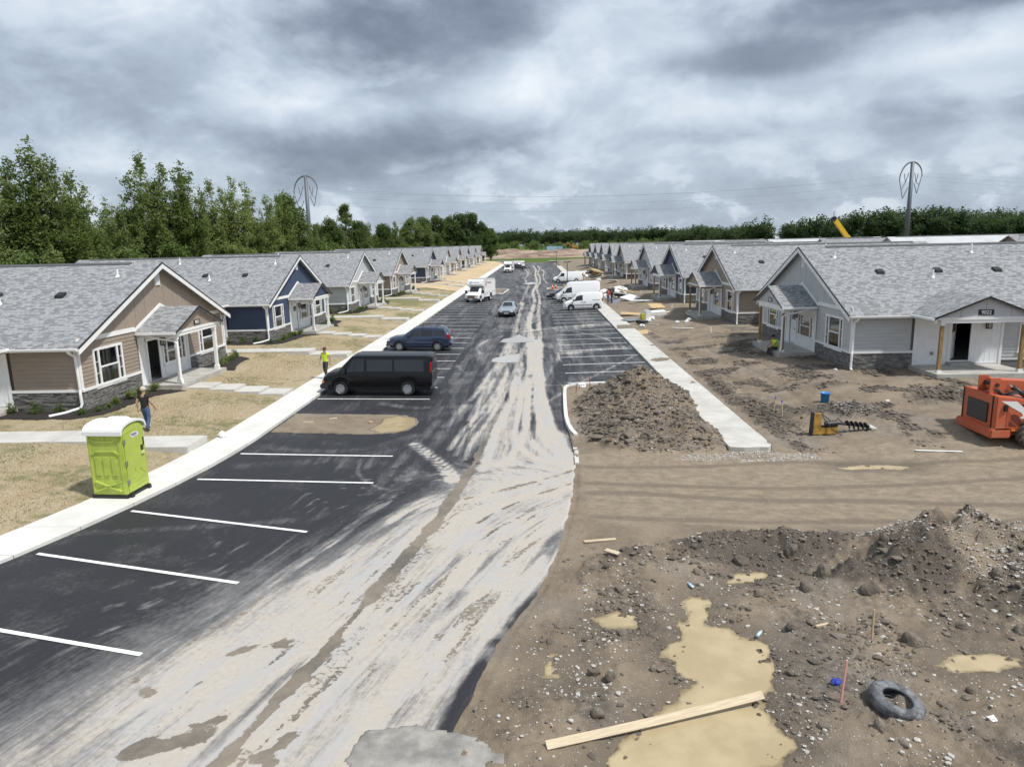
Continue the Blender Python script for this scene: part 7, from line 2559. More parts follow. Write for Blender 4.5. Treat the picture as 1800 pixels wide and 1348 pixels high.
# ================================================================== TELEHANDLER
def telehandler():
    gz = 0.10
    t = empty('telehandler', (15.82, 25.5, gz), 0)
    tag(t, 'orange telescopic handler with white side stripe at the right edge', 'telehandler')
    org = matfn('orange_paint', lambda T, b, o_: (T.set(b.inputs['Base Color'], T.mix(T.sstep(T.noise(T.obj(), 2.2, 6, 0.65), 0.50, 0.78), (0.50, 0.115, 0.050), (0.40, 0.19, 0.125))), T.set(b.inputs['Roughness'], 0.5)))
    org2 = mat('orange_paint_dark', (0.40, 0.085, 0.036), 0.5, nscale=3, namp=0.2)
    # rear engine housing (rear looks to -x)
    P = [(0.05, 0.62), (0.05, 1.88), (0.75, 1.80), (1.5, 1.62), (3.2, 1.25), (3.2, 0.62)]
    b = MB(); b.prism(P, lambda u, v, e: (u, e, v), -1.05, 0.95)
    fix_normals(b.build('engine_housing', org, t, bevel=0.03))
    b = MB(); b.box(-0.10, -1.10, 0.40, 0.62, 1.0, 0.74); b.build('counterweight', org, t, bevel=0.05)
    b = MB(); b.box(0.60, -0.80, 0.42, 5.2, 0.80, 0.95); b.build('chassis', org2, t, bevel=0.03)
    b = MB(); b.box(0.012, -0.62, 0.86, 0.048, 0.55, 1.56); g_ = b.build('grille', M_DARK, t)
    for k in range(14):
        s_ = MB(); z = 0.90 + k * 0.047; s_.box(0.0, -0.60, z, 0.011, 0.53, z + 0.022); s_.build('grille_bar', mat('grille_bar', (0.10, 0.085, 0.08), 0.5), g_)
    for y in (-0.85, 0.85):
        s_ = MB(); s_.box(0.02, y - 0.02, 0.72, 0.045, y + 0.02, 1.86); s_.build('housing_seam', M_DARK, t)
    # white stripe and air vents on the near side
    wd = mat('decal_white', (0.78, 0.78, 0.76), 0.5)
    F_ = lambda u, v, e: (u, -1.05 - e, v)
    s_ = MB(); s_.prism([(0.18, 1.72), (0.72, 1.70), (1.30, 1.20), (1.78, 1.12), (3.1, 1.06), (3.1, 0.96), (1.7, 1.0), (0.86, 1.10), (0.98, 1.20), (0.90, 1.30)], F_, 0.001, 0.006)
    fix_normals(s_.build('stripe', wd, t))
    s_ = MB(); s_.prism([(0.86, 1.60), (1.02, 1.585), (1.60, 1.16), (1.42, 1.16)], F_, 0.001, 0.007); fix_normals(s_.build('black_stripe', M_DARK, t))
    s_ = MB(); s_.prism([(0.42, 0.74), (1.30, 0.74), (1.30, 0.78), (0.56, 0.86), (0.56, 1.26), (0.42, 1.42)], F_, 0.001, 0.012); fix_normals(s_.build('vent_frame', org2, t))
    for P in ([(0.52, 1.02), (0.52, 0.82), (0.80, 0.80)], [(0.56, 1.22), (0.56, 1.08), (0.95, 0.80), (1.24, 0.80), (1.02, 0.90), (0.80, 1.20), (0.66, 1.26)]):
        s_ = MB(); s_.prism(P, F_, 0.013, 0.017); fix_normals(s_.build('vent', mat('vent_mesh', (0.13, 0.025, 0.012), 0.7), t))
    s_ = MB(); s_.box(0.28, -1.12, 1.36, 0.42, -1.055, 1.60); s_.build('work_lamp', M_DARK, t, bevel=0.02)
    s_ = MB(); s_.box(0.60, -1.12, 0.66, 0.72, -1.052, 0.72); s_.build('reflector', M_AMBER, t)
    # boom: pivots above the rear, lies forward
    b = MB(); b.prism([(0.30, 2.36), (0.30, 1.98), (0.55, 1.86), (1.2, 1.90), (6.4, 1.30), (6.4, 1.72), (1.2, 2.30)], lambda u, v, e: (u, e, v), -0.42, 0.08)
    fix_normals(b.build('boom', org, t, bevel=0.02))
    b = MB(); b.prism([(6.3, 1.36), (7.6, 1.20), (7.6, 1.50), (6.3, 1.66)], lambda u, v, e: (u, e, v), -0.34, 0.0); fix_normals(b.build('boom_extension', org2, t))
    for y in (-0.52, 0.14):
        b = MB(); b.prism([(0.10, 1.86), (0.10, 2.42), (0.42, 2.42), (0.80, 1.86)], lambda u, v, e: (u, e, v), y, y + 0.05); fix_normals(b.build('boom_pivot_plate', org, t))
    b = MB(); b.tube([(0.32, -0.56, 2.18), (0.32, 0.22, 2.18)], 0.07, 12); b.build('pivot_pin', M_PLAST, t)
    for p, q in (((0.85, -0.55, 2.10), (1.55, -0.55, 1.62)), ((1.50, -0.60, 2.12), (2.25, -0.60, 1.22))):
        b = MB(); b.tube([p, q], 0.085, 12); c_ = b.build('hydraulic_cylinder', M_DARK, t, True)
        b = MB(); b.tube([Vector(p) + (Vector(p) - Vector(q)).normalized() * 0.16, p], 0.04, 8); b.build('piston_rod', M_CHROME, c_)
    for k in range(4):
        b = MB(); b.tube([(0.20 + k * .05, -0.50, 2.05), (0.45, -0.60 - .02 * k, 1.80 + .03 * k), (0.9, -0.62, 1.86 + .04 * k), (1.3, -0.58, 1.95)], 0.018, 5); b.build('hose', M_DARK, t)
    b = MB(); b.tube([(2.0, -0.45, 2.42), (2.2, -0.45, 2.46), (3.2, -0.45, 2.36), (3.4, -0.45, 2.32)], [0.12, 0.22, 0.22, 0.12], 14); b.build('air_tank', org, t, True)
    b = MB(); b.tube([(2.75, -0.45, 2.55), (2.75, -0.45, 2.72)], 0.09, 10); b.build('tank_cap', org2, t)
    b = MB(); b.box(2.2, -1.05, 1.0, 3.6, -0.45, 1.4); b.box(2.25, -1.0, 1.4, 2.32, -0.93, 2.6); b.box(3.48, -1.0, 1.4, 3.55, -0.93, 2.6); b.box(2.25, -0.55, 1.4, 2.32, -0.48, 2.6); b.box(3.48, -0.55, 1.4, 3.55, -0.48, 2.6); b.box(2.2, -1.05, 2.6, 3.6, -0.45, 2.68)
    b.build('cab', org2, t)
    b = MB(); b.box(7.5, -0.9, 0.25, 7.62, 0.6, 1.1); fo = b.build('carriage', M_DARK, t)
    for y in (-0.6, 0.3):
        b = MB(); b.box(7.62, y - .06, 0.25, 8.8, y + .06, 0.31); b.build('fork', M_DARK, fo)
    # big lugged wheels
    rr, ww = 0.64, 0.40
    M_MT = mat('muddy_tyre', (0.17, 0.155, 0.135), 0.95, nscale=5, namp=0.3)
    ty = MB(); ty.lathe([(rr * .52, -ww / 2), (rr * .85, -ww / 2), (rr * .93, -ww * .42), (rr * .93, ww * .42), (rr * .85, ww / 2), (rr * .52, ww / 2)], lambda a, b_, h: (a, h, b_), 32, True)
    for k in range(18):
        a = 2 * PI * k / 18
        for sd in (-1, 1):
            a2 = a + (PI / 18 if sd > 0 else 0)
            ty.bar((math.cos(a2) * rr * .95, sd * 0.01, math.sin(a2) * rr * .95), (math.cos(a2 + .22) * rr * .95, sd * ww * .47, math.sin(a2 + .22) * rr * .95), 0.075, 0.085, up=(math.cos(a2), 0, math.sin(a2)))
            ty.bar((math.cos(a2 + .22) * rr * .97, sd * ww * .49, math.sin(a2 + .22) * rr * .97), (math.cos(a2 + .26) * rr * .80, sd * ww * .53, math.sin(a2 + .26) * rr * .80), 0.075, 0.05, up=(0, 1, 0))
    tm = ty.mesh('tyre', M_MT)
    rm = MB().lathe([(rr * .52, ww * .46), (rr * .46, ww * .34), (rr * .40, ww * .1), (rr * .2, ww * .12), (rr * .18, ww * .3), (0.001, ww * .32)], lambda a, b_, h: (a, h, b_), 24).mesh('rim', mat('grey_rim', (0.30, 0.29, 0.27), 0.7), True)
    for x in (1.5, 4.9):
        for sd in (-1, 1):
            e = empty('wheel', (x, sd * 1.02 - 0.03, rr - 0.02), 0 if sd > 0 else PI, t)
            link('tyre', tm, e); link('rim', rm, e)
        b = MB(); b.tube([(x, -0.95, rr), (x, 0.95, rr)], 0.13, 10); b.build('axle', M_DARK, t)


telehandler()


# ================================================================== PEOPLE
SKIN = mat('skin', (0.40, 0.235, 0.16), 0.6)


def skin_mesh(name, verts, edges, radii, m, parent, sub=1):
    me = bpy.data.meshes.new(name)
    me.from_pydata([tuple(v) for v in verts], edges, [])
    me.materials.append(m)
    o_ = link(name, me, parent)
    o_.modifiers.new('Skin', 'SKIN').use_smooth_shade = True
    sv = me.skin_vertices[0].data
    for i, r_ in enumerate(radii):
        sv[i].radius = r_ if isinstance(r_, tuple) else (r_, r_)
    sv[0].use_root = True
    s_ = o_.modifiers.new('Sub', 'SUBSURF'); s_.levels = sub; s_.render_levels = sub
    return o_


STAND = dict(pel=(0, 0, .95), sp=(0, 0, 1.15), ch=(0, 0, 1.36), nk=(0, 0, 1.50), hb=(0, -.02, 1.59), ht=(0, -.02, 1.72),
             sL=(.19, 0, 1.42), eL=(.26, .04, 1.15), wL=(.27, -.06, .90), hL=(.27, -.09, .81), sR=(-.19, 0, 1.42), eR=(-.26, .04, 1.15), wR=(-.27, -.06, .90), hR=(-.27, -.09, .81),
             jL=(.10, 0, .90), kL=(.11, -.04, .50), aL=(.11, .03, .09), tL=(.13, -.17, .035), jR=(-.10, 0, .90), kR=(-.11, -.04, .50), aR=(-.11, .03, .09), tR=(-.13, -.17, .035))


def person(loc, rz, pose, shirt, pants, label, hat=None, hair=(0.03, 0.022, 0.016), sleeve=0.55, scale=1.0, shoes=(0.02, 0.018, 0.016)):
    J = {k: Vector(v) for k, v in {**STAND, **pose}.items()}
    p = empty('person', loc, rz)
    p.scale = (scale,) * 3
    tag(p, label, 'person')
    V, E, Rr = [], [], []

    def add(v, r_, frm=None):
        V.append(v); Rr.append(r_)
        if frm is not None: E.append((frm, len(V) - 1))
        return len(V) - 1
    pe = add(J['pel'], (.14, .10)); sp_ = add(J['sp'], (.13, .095), pe); ch = add(J['ch'], (.16, .105), sp_); nk = add(J['nk'], .055, ch); hb = add(J['hb'], (.075, .085), nk)
    hm = add((J['hb'] + J['ht']) / 2 + Vector((0, 0, .02)), (.08, .098), hb); ht = add(J['ht'], (.055, .065), hm)
    fd = Vector((0, -1, 0))
    no = add((J['hb'] + J['ht']) / 2 + fd * .115 + Vector((0, 0, -.015)), .012, hm)
    for S_ in 'LR':
        s_ = add(J['s' + S_], .065, ch); e = add(J['e' + S_], .043, s_); w_ = add(J['w' + S_], .030, e); h_ = add(J['h' + S_], (.040, .022), w_)
        dn = (J['h' + S_] - J['w' + S_]).normalized()
        sdv = dn.cross(Vector((1, 0, 0)))
        sdv = sdv.normalized() if sdv.length > .1 else Vector((0, 1, 0))
        for k, (o_, l_) in enumerate(((-.030, .075), (-.010, .085), (.010, .080), (.030, .065))):
            a = add(J['h' + S_] + dn * .03 + sdv * o_, .010, h_); add(J['h' + S_] + dn * (.03 + l_ * .6) + sdv * o_ + Vector((0, -.012, 0)), .008, a)
        a = add(J['h' + S_] - sdv * .045 - dn * .01, .011, h_); add(J['h' + S_] - sdv * .06 + dn * .035, .009, a)
        j = add(J['j' + S_], .085, pe); k_ = add(J['k' + S_], .058, j); an = add(J['a' + S_], .042, k_); add(J['t' + S_], (.042, .030), an)
    skin_mesh('body', V, E, Rr, SKIN, p)
    ms = mat('shirt_' + shirt[0], shirt[1], 0.8, nscale=6, namp=0.1); mp = mat('pants_' + pants[0], pants[1], 0.85, nscale=6, namp=0.15)
    V, E, Rr = [], [], []
    c0 = add(J['ch'].lerp(J['sp'], .15), (.19, .135)); s0 = add(J['sp'], (.165, .125), c0); pb_ = add(J['pel'].lerp(J['sp'], .12), (.175, .130), s0); add(J['pel'] - (J['sp'] - J['pel']).normalized() * .07, (.172, .130), pb_); add(J['nk'].lerp(J['ch'], .35), .085, c0)
    for S_ in 'LR':
        s_ = add(J['s' + S_], .090, c0); add(J['s' + S_].lerp(J['e' + S_], sleeve), .074, s_)
    skin_mesh('shirt', V, E, Rr, ms, p)
    V, E, Rr = [], [], []
    p0 = add(J['pel'], (.165, .125)); add(J['pel'].lerp(J['sp'], .55), (.155, .118), p0)
    for S_ in 'LR':
        j = add(J['j' + S_].lerp(J['k' + S_], .12), .105, p0); k_ = add(J['k' + S_], .080, j); add(J['a' + S_] + Vector((0, 0, -.03)), .064, k_)
    skin_mesh('trousers', V, E, Rr, mp, p)
    for S_ in 'LR':
        V, E, Rr = [], [], []
        a = add(J['a' + S_] + Vector((0, .02, -.03)), (.055, .05)); add(J['t' + S_], (.052, .036), a)
        skin_mesh('shoe', V, E, Rr, mat('shoe_%.2f' % shoes[0], shoes, 0.7), p)
    hc = (J['hb'] + J['ht']) / 2 + Vector((0, 0, .025))
    hb_ = MB()
    hb_.lathe([(.098, -.02), (.104, .02), (.100, .06), (.078, .10), (.04, .122), (.001, .128)], lambda a, b_, h: (hc.x + a, hc.y + .012 + b_ * 1.12, hc.z + h), 18)
    fix_normals(hb_.build('cap' if hat else 'hair', mat('hat_' + hat[0], hat[1], 0.8) if hat else mat('hair', hair, 0.7), p, True))
    if hat and hat[0] != 'hood':
        br = MB(); br.prism([(.075 * math.cos(a), -.09 + -.09 * math.sin(a)) for a in np.linspace(0, PI, 9)], lambda u, v, e: (hc.x + u, hc.y + v, hc.z + e), .005, .018)
        fix_normals(br.build('cap_brim', mat('hat_' + hat[0], hat[1], 0.8), p))
    for sd in (-1, 1):
        ey = MB().lathe([(.001, -.011), (.010, -.004), (.010, .004), (.001, .011)], lambda a, b_, h: (hc.x + sd * .034 + a, hc.y - .088 + h * .6, hc.z + .002 + b_), 8)
        ey.build('eye', mat('eye', (.05, .04, .035), .3), p)
    return p


lz = float(lawn_z(-15.6, 27.0))
WALK = dict(kL=(.11, -.16, .52), aL=(.10, -.14, .12), tL=(.11, -.32, .07), kR=(-.10, .00, .50), aR=(-.11, .20, .14), tR=(-.11, .06, .03), eL=(.27, .10, 1.17), wL=(.27, .06, .92), hL=(.27, .05, .83), eR=(-.27, .03, 1.15), wR=(-.29, -.16, .95), hR=(-.29, -.20, .87))
person((-15.6, 27.05, lz), R(178), WALK, ('black', (0.014, 0.014, 0.015)), ('jeans', (0.055, 0.095, 0.19)), 'person in black t-shirt, jeans and pale cap walking across the left lawn', hat=('pale', (0.55, 0.45, 0.40)))
tp_ = MB(); tp_.box(-0.05, -0.03, -0.04, 0.05, 0.03, 0.04)
o = tp_.build('tape_measure', mat('yellow_plastic', (0.65, 0.55, 0.03), 0.4), bevel=0.012); o.location = (-15.88, 27.22, lz + 0.80); tag(o, 'small yellow tool held by the person in black', 'tool')
z_ = float(lawn_z(-13.2, 40.6))
person((-11.95, 39.3, ZK), R(-18), dict(WALK, eR=(-.30, .02, 1.20), wR=(-.30, -.10, 1.00), hR=(-.30, -.13, .92)), ('hivis', (0.58, 0.80, 0.035)), ('charcoal', (0.04, 0.042, 0.046)), 'person in neon yellow t-shirt walking on the left sidewalk by the black van', hat=('maroon', (0.09, 0.03, 0.045)))
rd = MB().tube([(0, 0, -0.75), (0.05, 0.02, 0.75)], 0.016, 6)
o = rd.build('white_rod', M_TRIM); o.location = (-12.26, 39.55, ZK + 1.0); o.rotation_euler = (0.1, 0.22, 0); tag(o, 'long white rod carried by the person in neon yellow', 'rod')
gz_ = 0.84
SIT = dict(pel=(0, 0, .12), sp=(0, -.06, .32), ch=(0, -.14, .52), nk=(0, -.20, .65), hb=(0, -.25, .73), ht=(0, -.27, .86), sL=(.19, -.14, .57), eL=(.25, -.28, .36), wL=(.16, -.46, .26), hL=(.13, -.53, .22), sR=(-.19, -.14, .57), eR=(-.25, -.28, .36), wR=(-.16, -.46, .26), hR=(-.13, -.53, .22),
           jL=(.10, -.05, .12), kL=(.13, -.45, .14), aL=(.13, -.50, -.28), tL=(.14, -.66, -.34), jR=(-.10, -.05, .12), kR=(-.13, -.45, .14), aR=(-.13, -.50, -.28), tR=(-.14, -.66, -.34))
person((14.45, 42.9, 0.905), R(-75), SIT, ('hivis', (0.58, 0.80, 0.035)), ('charcoal', (0.04, 0.042, 0.046)), 'person in neon yellow shirt sitting on the porch edge of the grey house', hat=('black', (0.02, 0.02, 0.02)))
person((8.75, 86.6, ZK - 0.015), R(30), dict(), ('red', (0.42, 0.05, 0.05)), ('jeans', (0.10, 0.14, 0.22)), 'person in red shirt standing behind the white vans', hat=('maroon', (0.30, 0.10, 0.10)))
person((9.25, 87.3, float(dz1(9.25, 87.3))), R(-60), dict(WALK), ('navy', (0.035, 0.04, 0.06)), ('dark', (0.05, 0.05, 0.055)), 'person in dark clothes beside the one in red')

# ================================================================== FOREGROUND THINGS
def on(x, y): return dz1(x, y)


# long plank across the big puddle
M_PINE = mat('pine_board', (0.52, 0.43, 0.30), 0.75, nscale=2.0, namp=0.14, streak=(1, 14, 14))
pk2 = MB()
n = 16
vs = []
for i in range(n + 1):
    t = i / n
    x = -1.92 + 3.84 * t
    sag = -0.07 * math.sin(PI * t)
    vs += [(x, -0.066, -0.024 + sag), (x, 0.066, -0.024 + sag), (x, 0.066, 0.024 + sag), (x, -0.066, 0.024 + sag)]
fs = []
for i in range(n):
    for j in range(4):
        fs.append((4 * i + j, 4 * (i + 1) + j, 4 * (i + 1) + (j + 1) % 4, 4 * i + (j + 1) % 4))
fs += [(3, 2, 1, 0), tuple(4 * n + k for k in range(4))]
pk2.add(vs, fs)
o = fix_normals(pk2.build('plank', M_PINE)); o.location = (1.87, 10.12, 0.045); o.rotation_euler = (R(38), 0.004, math.atan2(11.03 - 9.80, 3.66 - 0.10))
tag(o, 'long pale timber plank lying across the large muddy puddle', 'plank')
for x, y, L, w, rz, lab in ((1.55, 17.1, 0.85, 0.09, .25, 'thin pale strip of wood on the haul road edge'), (1.75, 16.1, 0.36, 0.14, -.6, 'short flat piece of board in the ruts near the asphalt edge'), (5.5, 12.9, 0.30, 0.05, .4, 'small pale wood splinter left of the upright stake')):
    b = MB(); b.box(-L / 2, -w / 2, -0.015, L / 2, w / 2, 0.015); o = b.build('wood_scrap', M_PINE); o.location = (x, y, on(x, y) + 0.03); o.rotation_euler = (0.05, 0.03, rz); tag(o, lab, 'wood scrap')
b = MB(); b.box(-0.75, -0.05, -0.008, 0.75, 0.05, 0.008); o = b.build('white_strip', M_TRIM); o.location = (13.9, 24.2, on(13.9, 24.2) + 0.02); o.rotation_euler = (0, 0, -.15); tag(o, 'thin white strip lying on the haul road before the orange machine', 'strip')
# old tyre
ty = MB()
prof = [(0.215, 0.055), (0.25, 0.085), (0.33, 0.10), (0.385, 0.088), (0.415, 0.055), (0.42, 0.0), (0.415, -0.055), (0.385, -0.088), (0.33, -0.10), (0.25, -0.085), (0.215, -0.055), (0.235, -0.06), (0.30, -0.082), (0.37, -0.06), (0.39, 0.0), (0.37, 0.06), (0.30, 0.082), (0.235, 0.06)]
ty.lathe(prof, lambda a, b_, h: (a, b_, h * 1.15), 48, True)
old = matfn('old_tyre', lambda T, b, o_: (T.set(b.inputs['Base Color'], T.mix(T.sstep(T.noise(T.obj(), 6, 5, .65), .35, .7), (0.055, 0.058, 0.062), (0.21, 0.215, 0.225))), T.set(b.inputs['Roughness'], 0.85)))
tr_ = empty('old_tyre', (5.72, 10.45, on(5.72, 10.45) + 0.115)); tr_.rotation_euler = (R(11), R(9), 0.4)
tag(tr_, 'worn grey tyre lying flat in the stony foreground', 'tyre')
link('carcass', ty.mesh('carcass', old, True), tr_)
gr = MB()
for h in (-0.05, -0.017, 0.017, 0.05):
    gr.lathe([(0.4205, h * 1.15 - 0.009), (0.426, h * 1.15 - 0.008), (0.426, h * 1.15 + 0.008), (0.4205, h * 1.15 + 0.009)], lambda a, b_, h_: (a, b_, h_), 48)
gr.build('tread_rib', old, tr_)
# stakes
M_STK = mat('stake_wood', (0.46, 0.35, 0.22), 0.8); M_PNK = mat('pink_stake', (0.62, 0.33, 0.28), 0.7)
for x, y, h, m_, lab, tl in ((4.87, 10.52, .78, M_PNK, 'pinkish stake standing left of the old tyre', .04), (6.23, 12.4, .62, M_STK, 'plain stake standing behind the old tyre', 0), (2.68, 35.5, .75, mat('rust_stake', (.36, .13, .06), .8), 'rusty stake at the kerb of the heaped island', 0),
                        (12.79, 47.6, 1.0, M_STK, 'stake alone in the dirt before the tan house on the right', 0), (9.86, 29.2, .75, M_STK, 'stake with purple top beside the right walk, the farther of two', .05), (10.05, 28.7, .7, M_STK, 'stake with purple top beside the right walk, the nearer of two', -.05), (1.95, 35.1, .5, mat('rust_stake', (.36, .13, .06), .8), 'short rusty stake just inside the island kerb', .1)):
    b = MB(); b.box(-.018, -.012, -.15, .018, .012, h); o = b.build('stake', m_); o.location = (x, y, on(x, y)); o.rotation_euler = (tl, tl, .4); tag(o, lab, 'stake', 'survey stakes')
    if 'purple' in lab:
        f_ = MB(); f_.box(-.03, -.02, h - .12, .03, .02, h + .005); f_.build('ribbon', mat('purple_ribbon', (.22, .14, .45), .6), o)
# scraps: bottles, cloth, paper
def bottle(x, y, rz, lab):
    t = empty('plastic_bottle', (x, y, on(x, y) + .04), rz); t.rotation_euler = (0, R(88), rz)
    tag(t, lab, 'bottle')
    b = MB().lathe([(.001, -.10), (.032, -.10), (.033, .04), (.026, .08), (.013, .10), (.013, .115)], lambda a, b_, h: (a, b_, h), 12); b.build('shell', mat('clear_blue_plastic', (.45, .60, .75), .15), t, True)
    b = MB().lathe([(.015, .112), (.015, .13), (.001, .13)], lambda a, b_, h: (a, b_, h), 10); b.build('cap', M_TRIM, t)


bottle(4.25, 12.78, .9, 'crushed clear bottle at the right end of the large puddle')
bottle(3.35, 14.75, 1.9, 'clear bottle above the upper end of the large puddle')


def crumple(name, x, y, s_, m_, lab, cat, z=None, flat=.6):
    bm = bmesh.new(); bmesh.ops.create_icosphere(bm, subdivisions=3, radius=1)
    r_ = random.Random(int(x * 100 + y * 10)); ph = [r_.uniform(0, 6) for _ in range(6)]
    for v in bm.verts:
        q = v.co
        k = 1 + .22 * math.sin(3 * q.x + ph[0]) * math.sin(4 * q.y + ph[1]) + .18 * math.sin(7 * q.y + ph[2]) * math.sin(6 * q.z + ph[3]) + .10 * math.sin(13 * q.x + ph[4]) + r_.uniform(-.05, .05)
        v.co = Vector((q.x * k * s_, q.y * k * s_ * .8, q.z * k * s_ * flat))
    me = bpy.data.meshes.new(name); bm.to_mesh(me); bm.free(); me.materials.append(m_)
    o_ = link(name, me); o_.location = (x, y, (on(x, y) if z is None else z) + s_ * flat * .6); o_.rotation_euler = (0, 0, r_.uniform(0, 6)); tag(o_, lab, cat)
    return o_


crumple('paper_scrap', 7.05, 10.15, .075, M_TRIM, 'white scrap of paper right of the old tyre', 'paper')
crumple('cloth_scrap', 5.0, 11.0, .09, mat('blue_cloth', (.03, .06, .35), .8), 'blue rag behind the pinkish stake', 'rag')
crumple('plastic_bag', -12.55, 26.95, .20, mat('white_film', (.80, .80, .80), .5), 'white plastic bag at the corner of the left walk', 'bag', ZK)
crumple('white_bag', 2.35, 36.6, .22, M_TRIM, 'white lump inside the kerb of the heaped island', 'bag')
crumple('white_scrap', 14.7, 29.6, .09, M_TRIM, 'white scrap on the dirt left of the orange machine', 'scrap')
crumple('white_scrap', 15.5, 36.8, .10, M_TRIM, 'white scrap lying below the front window of the grey house', 'scrap')
crumple('brick_scrap', -7.2, 29.5, .09, mat('tan_scrap', (.52, .36, .24), .8), 'pale block beside the island puddle', 'scrap', .07)
for x, y, L, rz, lab in ((-9.9, 29.5, .45, .1, 'short stick at the left end of the dirt island'), (-9.0, 30.1, .35, .5, 'short brown stick in the middle of the dirt island')):
    b = MB(); b.box(-L / 2, -.05, 0, L / 2, .05, .05); o = b.build('wood_scrap', M_PINE); o.location = (x, y, .11); o.rotation_euler = (0, 0, rz); tag(o, lab, 'wood scrap')
# white pail by the first house
pb = empty('pail', (-22.2, 27.35, .72)); tag(pb, 'white pail with blue stripe at the left edge beside the path', 'pail')
b = MB().lathe([(.001, 0), (.13, 0), (.15, .36), (.158, .36), (.158, .38), (.14, .38), (.125, .02), (.001, .02)], lambda a, b_, h: (a, b_, h), 20); b.build('bucket', M_TRIM, pb, True)
b = MB().lathe([(.139, .12), (.146, .12), (.151, .24), (.144, .24)], lambda a, b_, h: (a, b_, h), 20, True); b.build('stripe', mat('blue_print', (.06, .12, .4), .5), pb, True)
# blue bucket on the spoil
gb = on(12.55, 30.7)
pb = empty('blue_bucket', (12.55, 30.7, gb + .02)); tag(pb, 'bright blue bucket standing on the spoil heap beyond the auger', 'bucket')
bl = mat('blue_bucket', (.04, .25, .62), .45)
b = MB().lathe([(.001, 0), (.16, 0), (.19, .40), (.205, .40), (.205, .43), (.18, .43), (.15, .03), (.001, .03)], lambda a, b_, h: (a, b_, h), 22); b.build('shell', bl, pb, True)
b = MB().tube([(-.2, 0, .38), (-.15, .12, .28), (0, .2, .22), (.15, .12, .28), (.2, 0, .38)], .008, 5); b.build('handle', M_CHROME, pb)

# ================================================================== AUGER ATTACHMENT
ga = on(11.2, 26.3)
au = empty('auger_attachment', (10.35, 26.3, ga + .02), R(2)); tag(au, 'yellow framed auger attachment with black screw lying on the dirt', 'auger')
ye = mat('worn_yellow', (.36, .20, .035), .7, nscale=5, namp=.45)
b = MB(); b.box(0, -.05, 0, .95, .10, .26); b.build('frame_foot', ye, au, bevel=.012)
b = MB(); b.prism([(0, .26), (.02, .74), (.08, .80), (.30, .80), (.30, .26)], lambda u, v, e: (u, e, v), -.05, .10); fix_normals(b.build('frame_upright', ye, au))
b = MB(); b.prism([(-.06, .0), (-.02, .84), (.02, .84), (.0, .0)], lambda u, v, e: (u, e, v), -.08, .16); fix_normals(b.build('back_plate', M_DARK, au))
b = MB(); b.box(.32, .0, .26, .95, .08, .33); b.tube([(.5, .04, .36), (.95, .04, .40)], .11, 12); b.build('motor', M_DARK, au)
for p in ([(.34, .1, .75), (.6, .2, .6), (.8, .1, .4)], [(.35, 0, .7), (.7, -.15, .2), (1.0, -.3, .02)], [(.9, .1, .42), (1.05, .25, .55), (1.25, .2, .35), (1.35, .05, .3)]):
    b = MB().tube(p, .018, 6); b.build('hose', M_DARK, au)
b = MB().tube([(.9, .04, .40), (2.25, .04, .22)], .045, 8); sh_ = b.build('shaft', M_DARK, au)
hx = MB(); N_ = 90
vs = []
for i in range(N_ + 1):
    t = i / N_; a = t * 2 * PI * 5.0; x = 1.28 + .86 * t; zc = .40 - (x - .9) * .133
    for r_ in (.04, .155):
        vs += [(x - .006, .04 + r_ * math.cos(a), zc + r_ * math.sin(a)), (x + .006, .04 + r_ * math.cos(a), zc + r_ * math.sin(a))]
fs = []
for i in range(N_):
    a, b_ = 4 * i, 4 * (i + 1)
    fs += [(a, b_, b_ + 2, a + 2), (a + 1, a + 3, b_ + 3, b_ + 1), (a + 2, b_ + 2, b_ + 3, a + 3)]
hx.add(vs, fs); hx.build('screw_flight', M_DARK, au)
b = MB().tube([(2.14, .04, .235), (2.30, .04, .215), (2.36, .04, .21)], [.10, .05, .02], 8); b.box(2.22, -.04, .15, 2.42, .12, .2); b.build('tip', mat('pale_steel', (.6, .6, .58), .4), au)

# ================================================================== SITE DEBRIS, PIPES, LAMPS
M_OSB = mat('osb', (.50, .36, .19), .8, nscale=9, namp=.25); M_FOAM = mat('white_board', (.76, .76, .75), .7, nscale=2, namp=.08); M_GREYB = mat('grey_wrap', (.20, .22, .26), .7)


def sheet(nm, x, y, w, l, th, rz, tilt, m_, lab, cat, dz_=0.0):
    b = MB(); b.box(-w / 2, -l / 2, 0, w / 2, l / 2, th); o_ = b.build(nm, m_)
    zz = ZK if 6.85 < x < 8.42 else on(x, y)
    o_.location = (x, y, zz + .03 + dz_); o_.rotation_euler = (tilt[0], tilt[1], rz)
    tag(o_, lab, cat, 'building waste along the right side')
    return o_


sheet('plywood_sheet', 8.9, 58.6, 1.25, 1.7, .02, .3, (.04, -.03), M_OSB, 'brown board lying across the edge of the right walk', 'board')
sheet('plywood_sheet', 9.6, 72.5, 2.0, 1.4, .03, -.2, (.06, .05), M_OSB, 'tan board by the two people behind the vans', 'board', .15)
sheet('plywood_sheet', 12.7, 75.5, 1.6, 1.1, .03, .4, (.35, .0), M_OSB, 'tilted brown board leaning before the navy house', 'board', .25)
sheet('foam_board', 9.0, 67.0, 1.7, 1.1, .05, .5, (.04, .03), M_GREYB, 'blue grey sheet spread over the right walk end', 'sheet', .08)
sheet('foam_board', 11.8, 70.0, 1.7, 1.2, .35, .1, (.05, -.05), M_FOAM, 'stack of white boards left of the tilted brown board', 'boards')
sheet('foam_board', 10.6, 68.6, .5, .9, .75, .2, (.0, .12), M_FOAM, 'white carton standing on end by the right walk', 'carton')
sheet('yellow_box', 10.15, 68.1, .28, .5, .5, .2, (0, 0), mat('yellow_box', (.45, .42, .03), .6), 'yellow box standing beside the white carton', 'box')
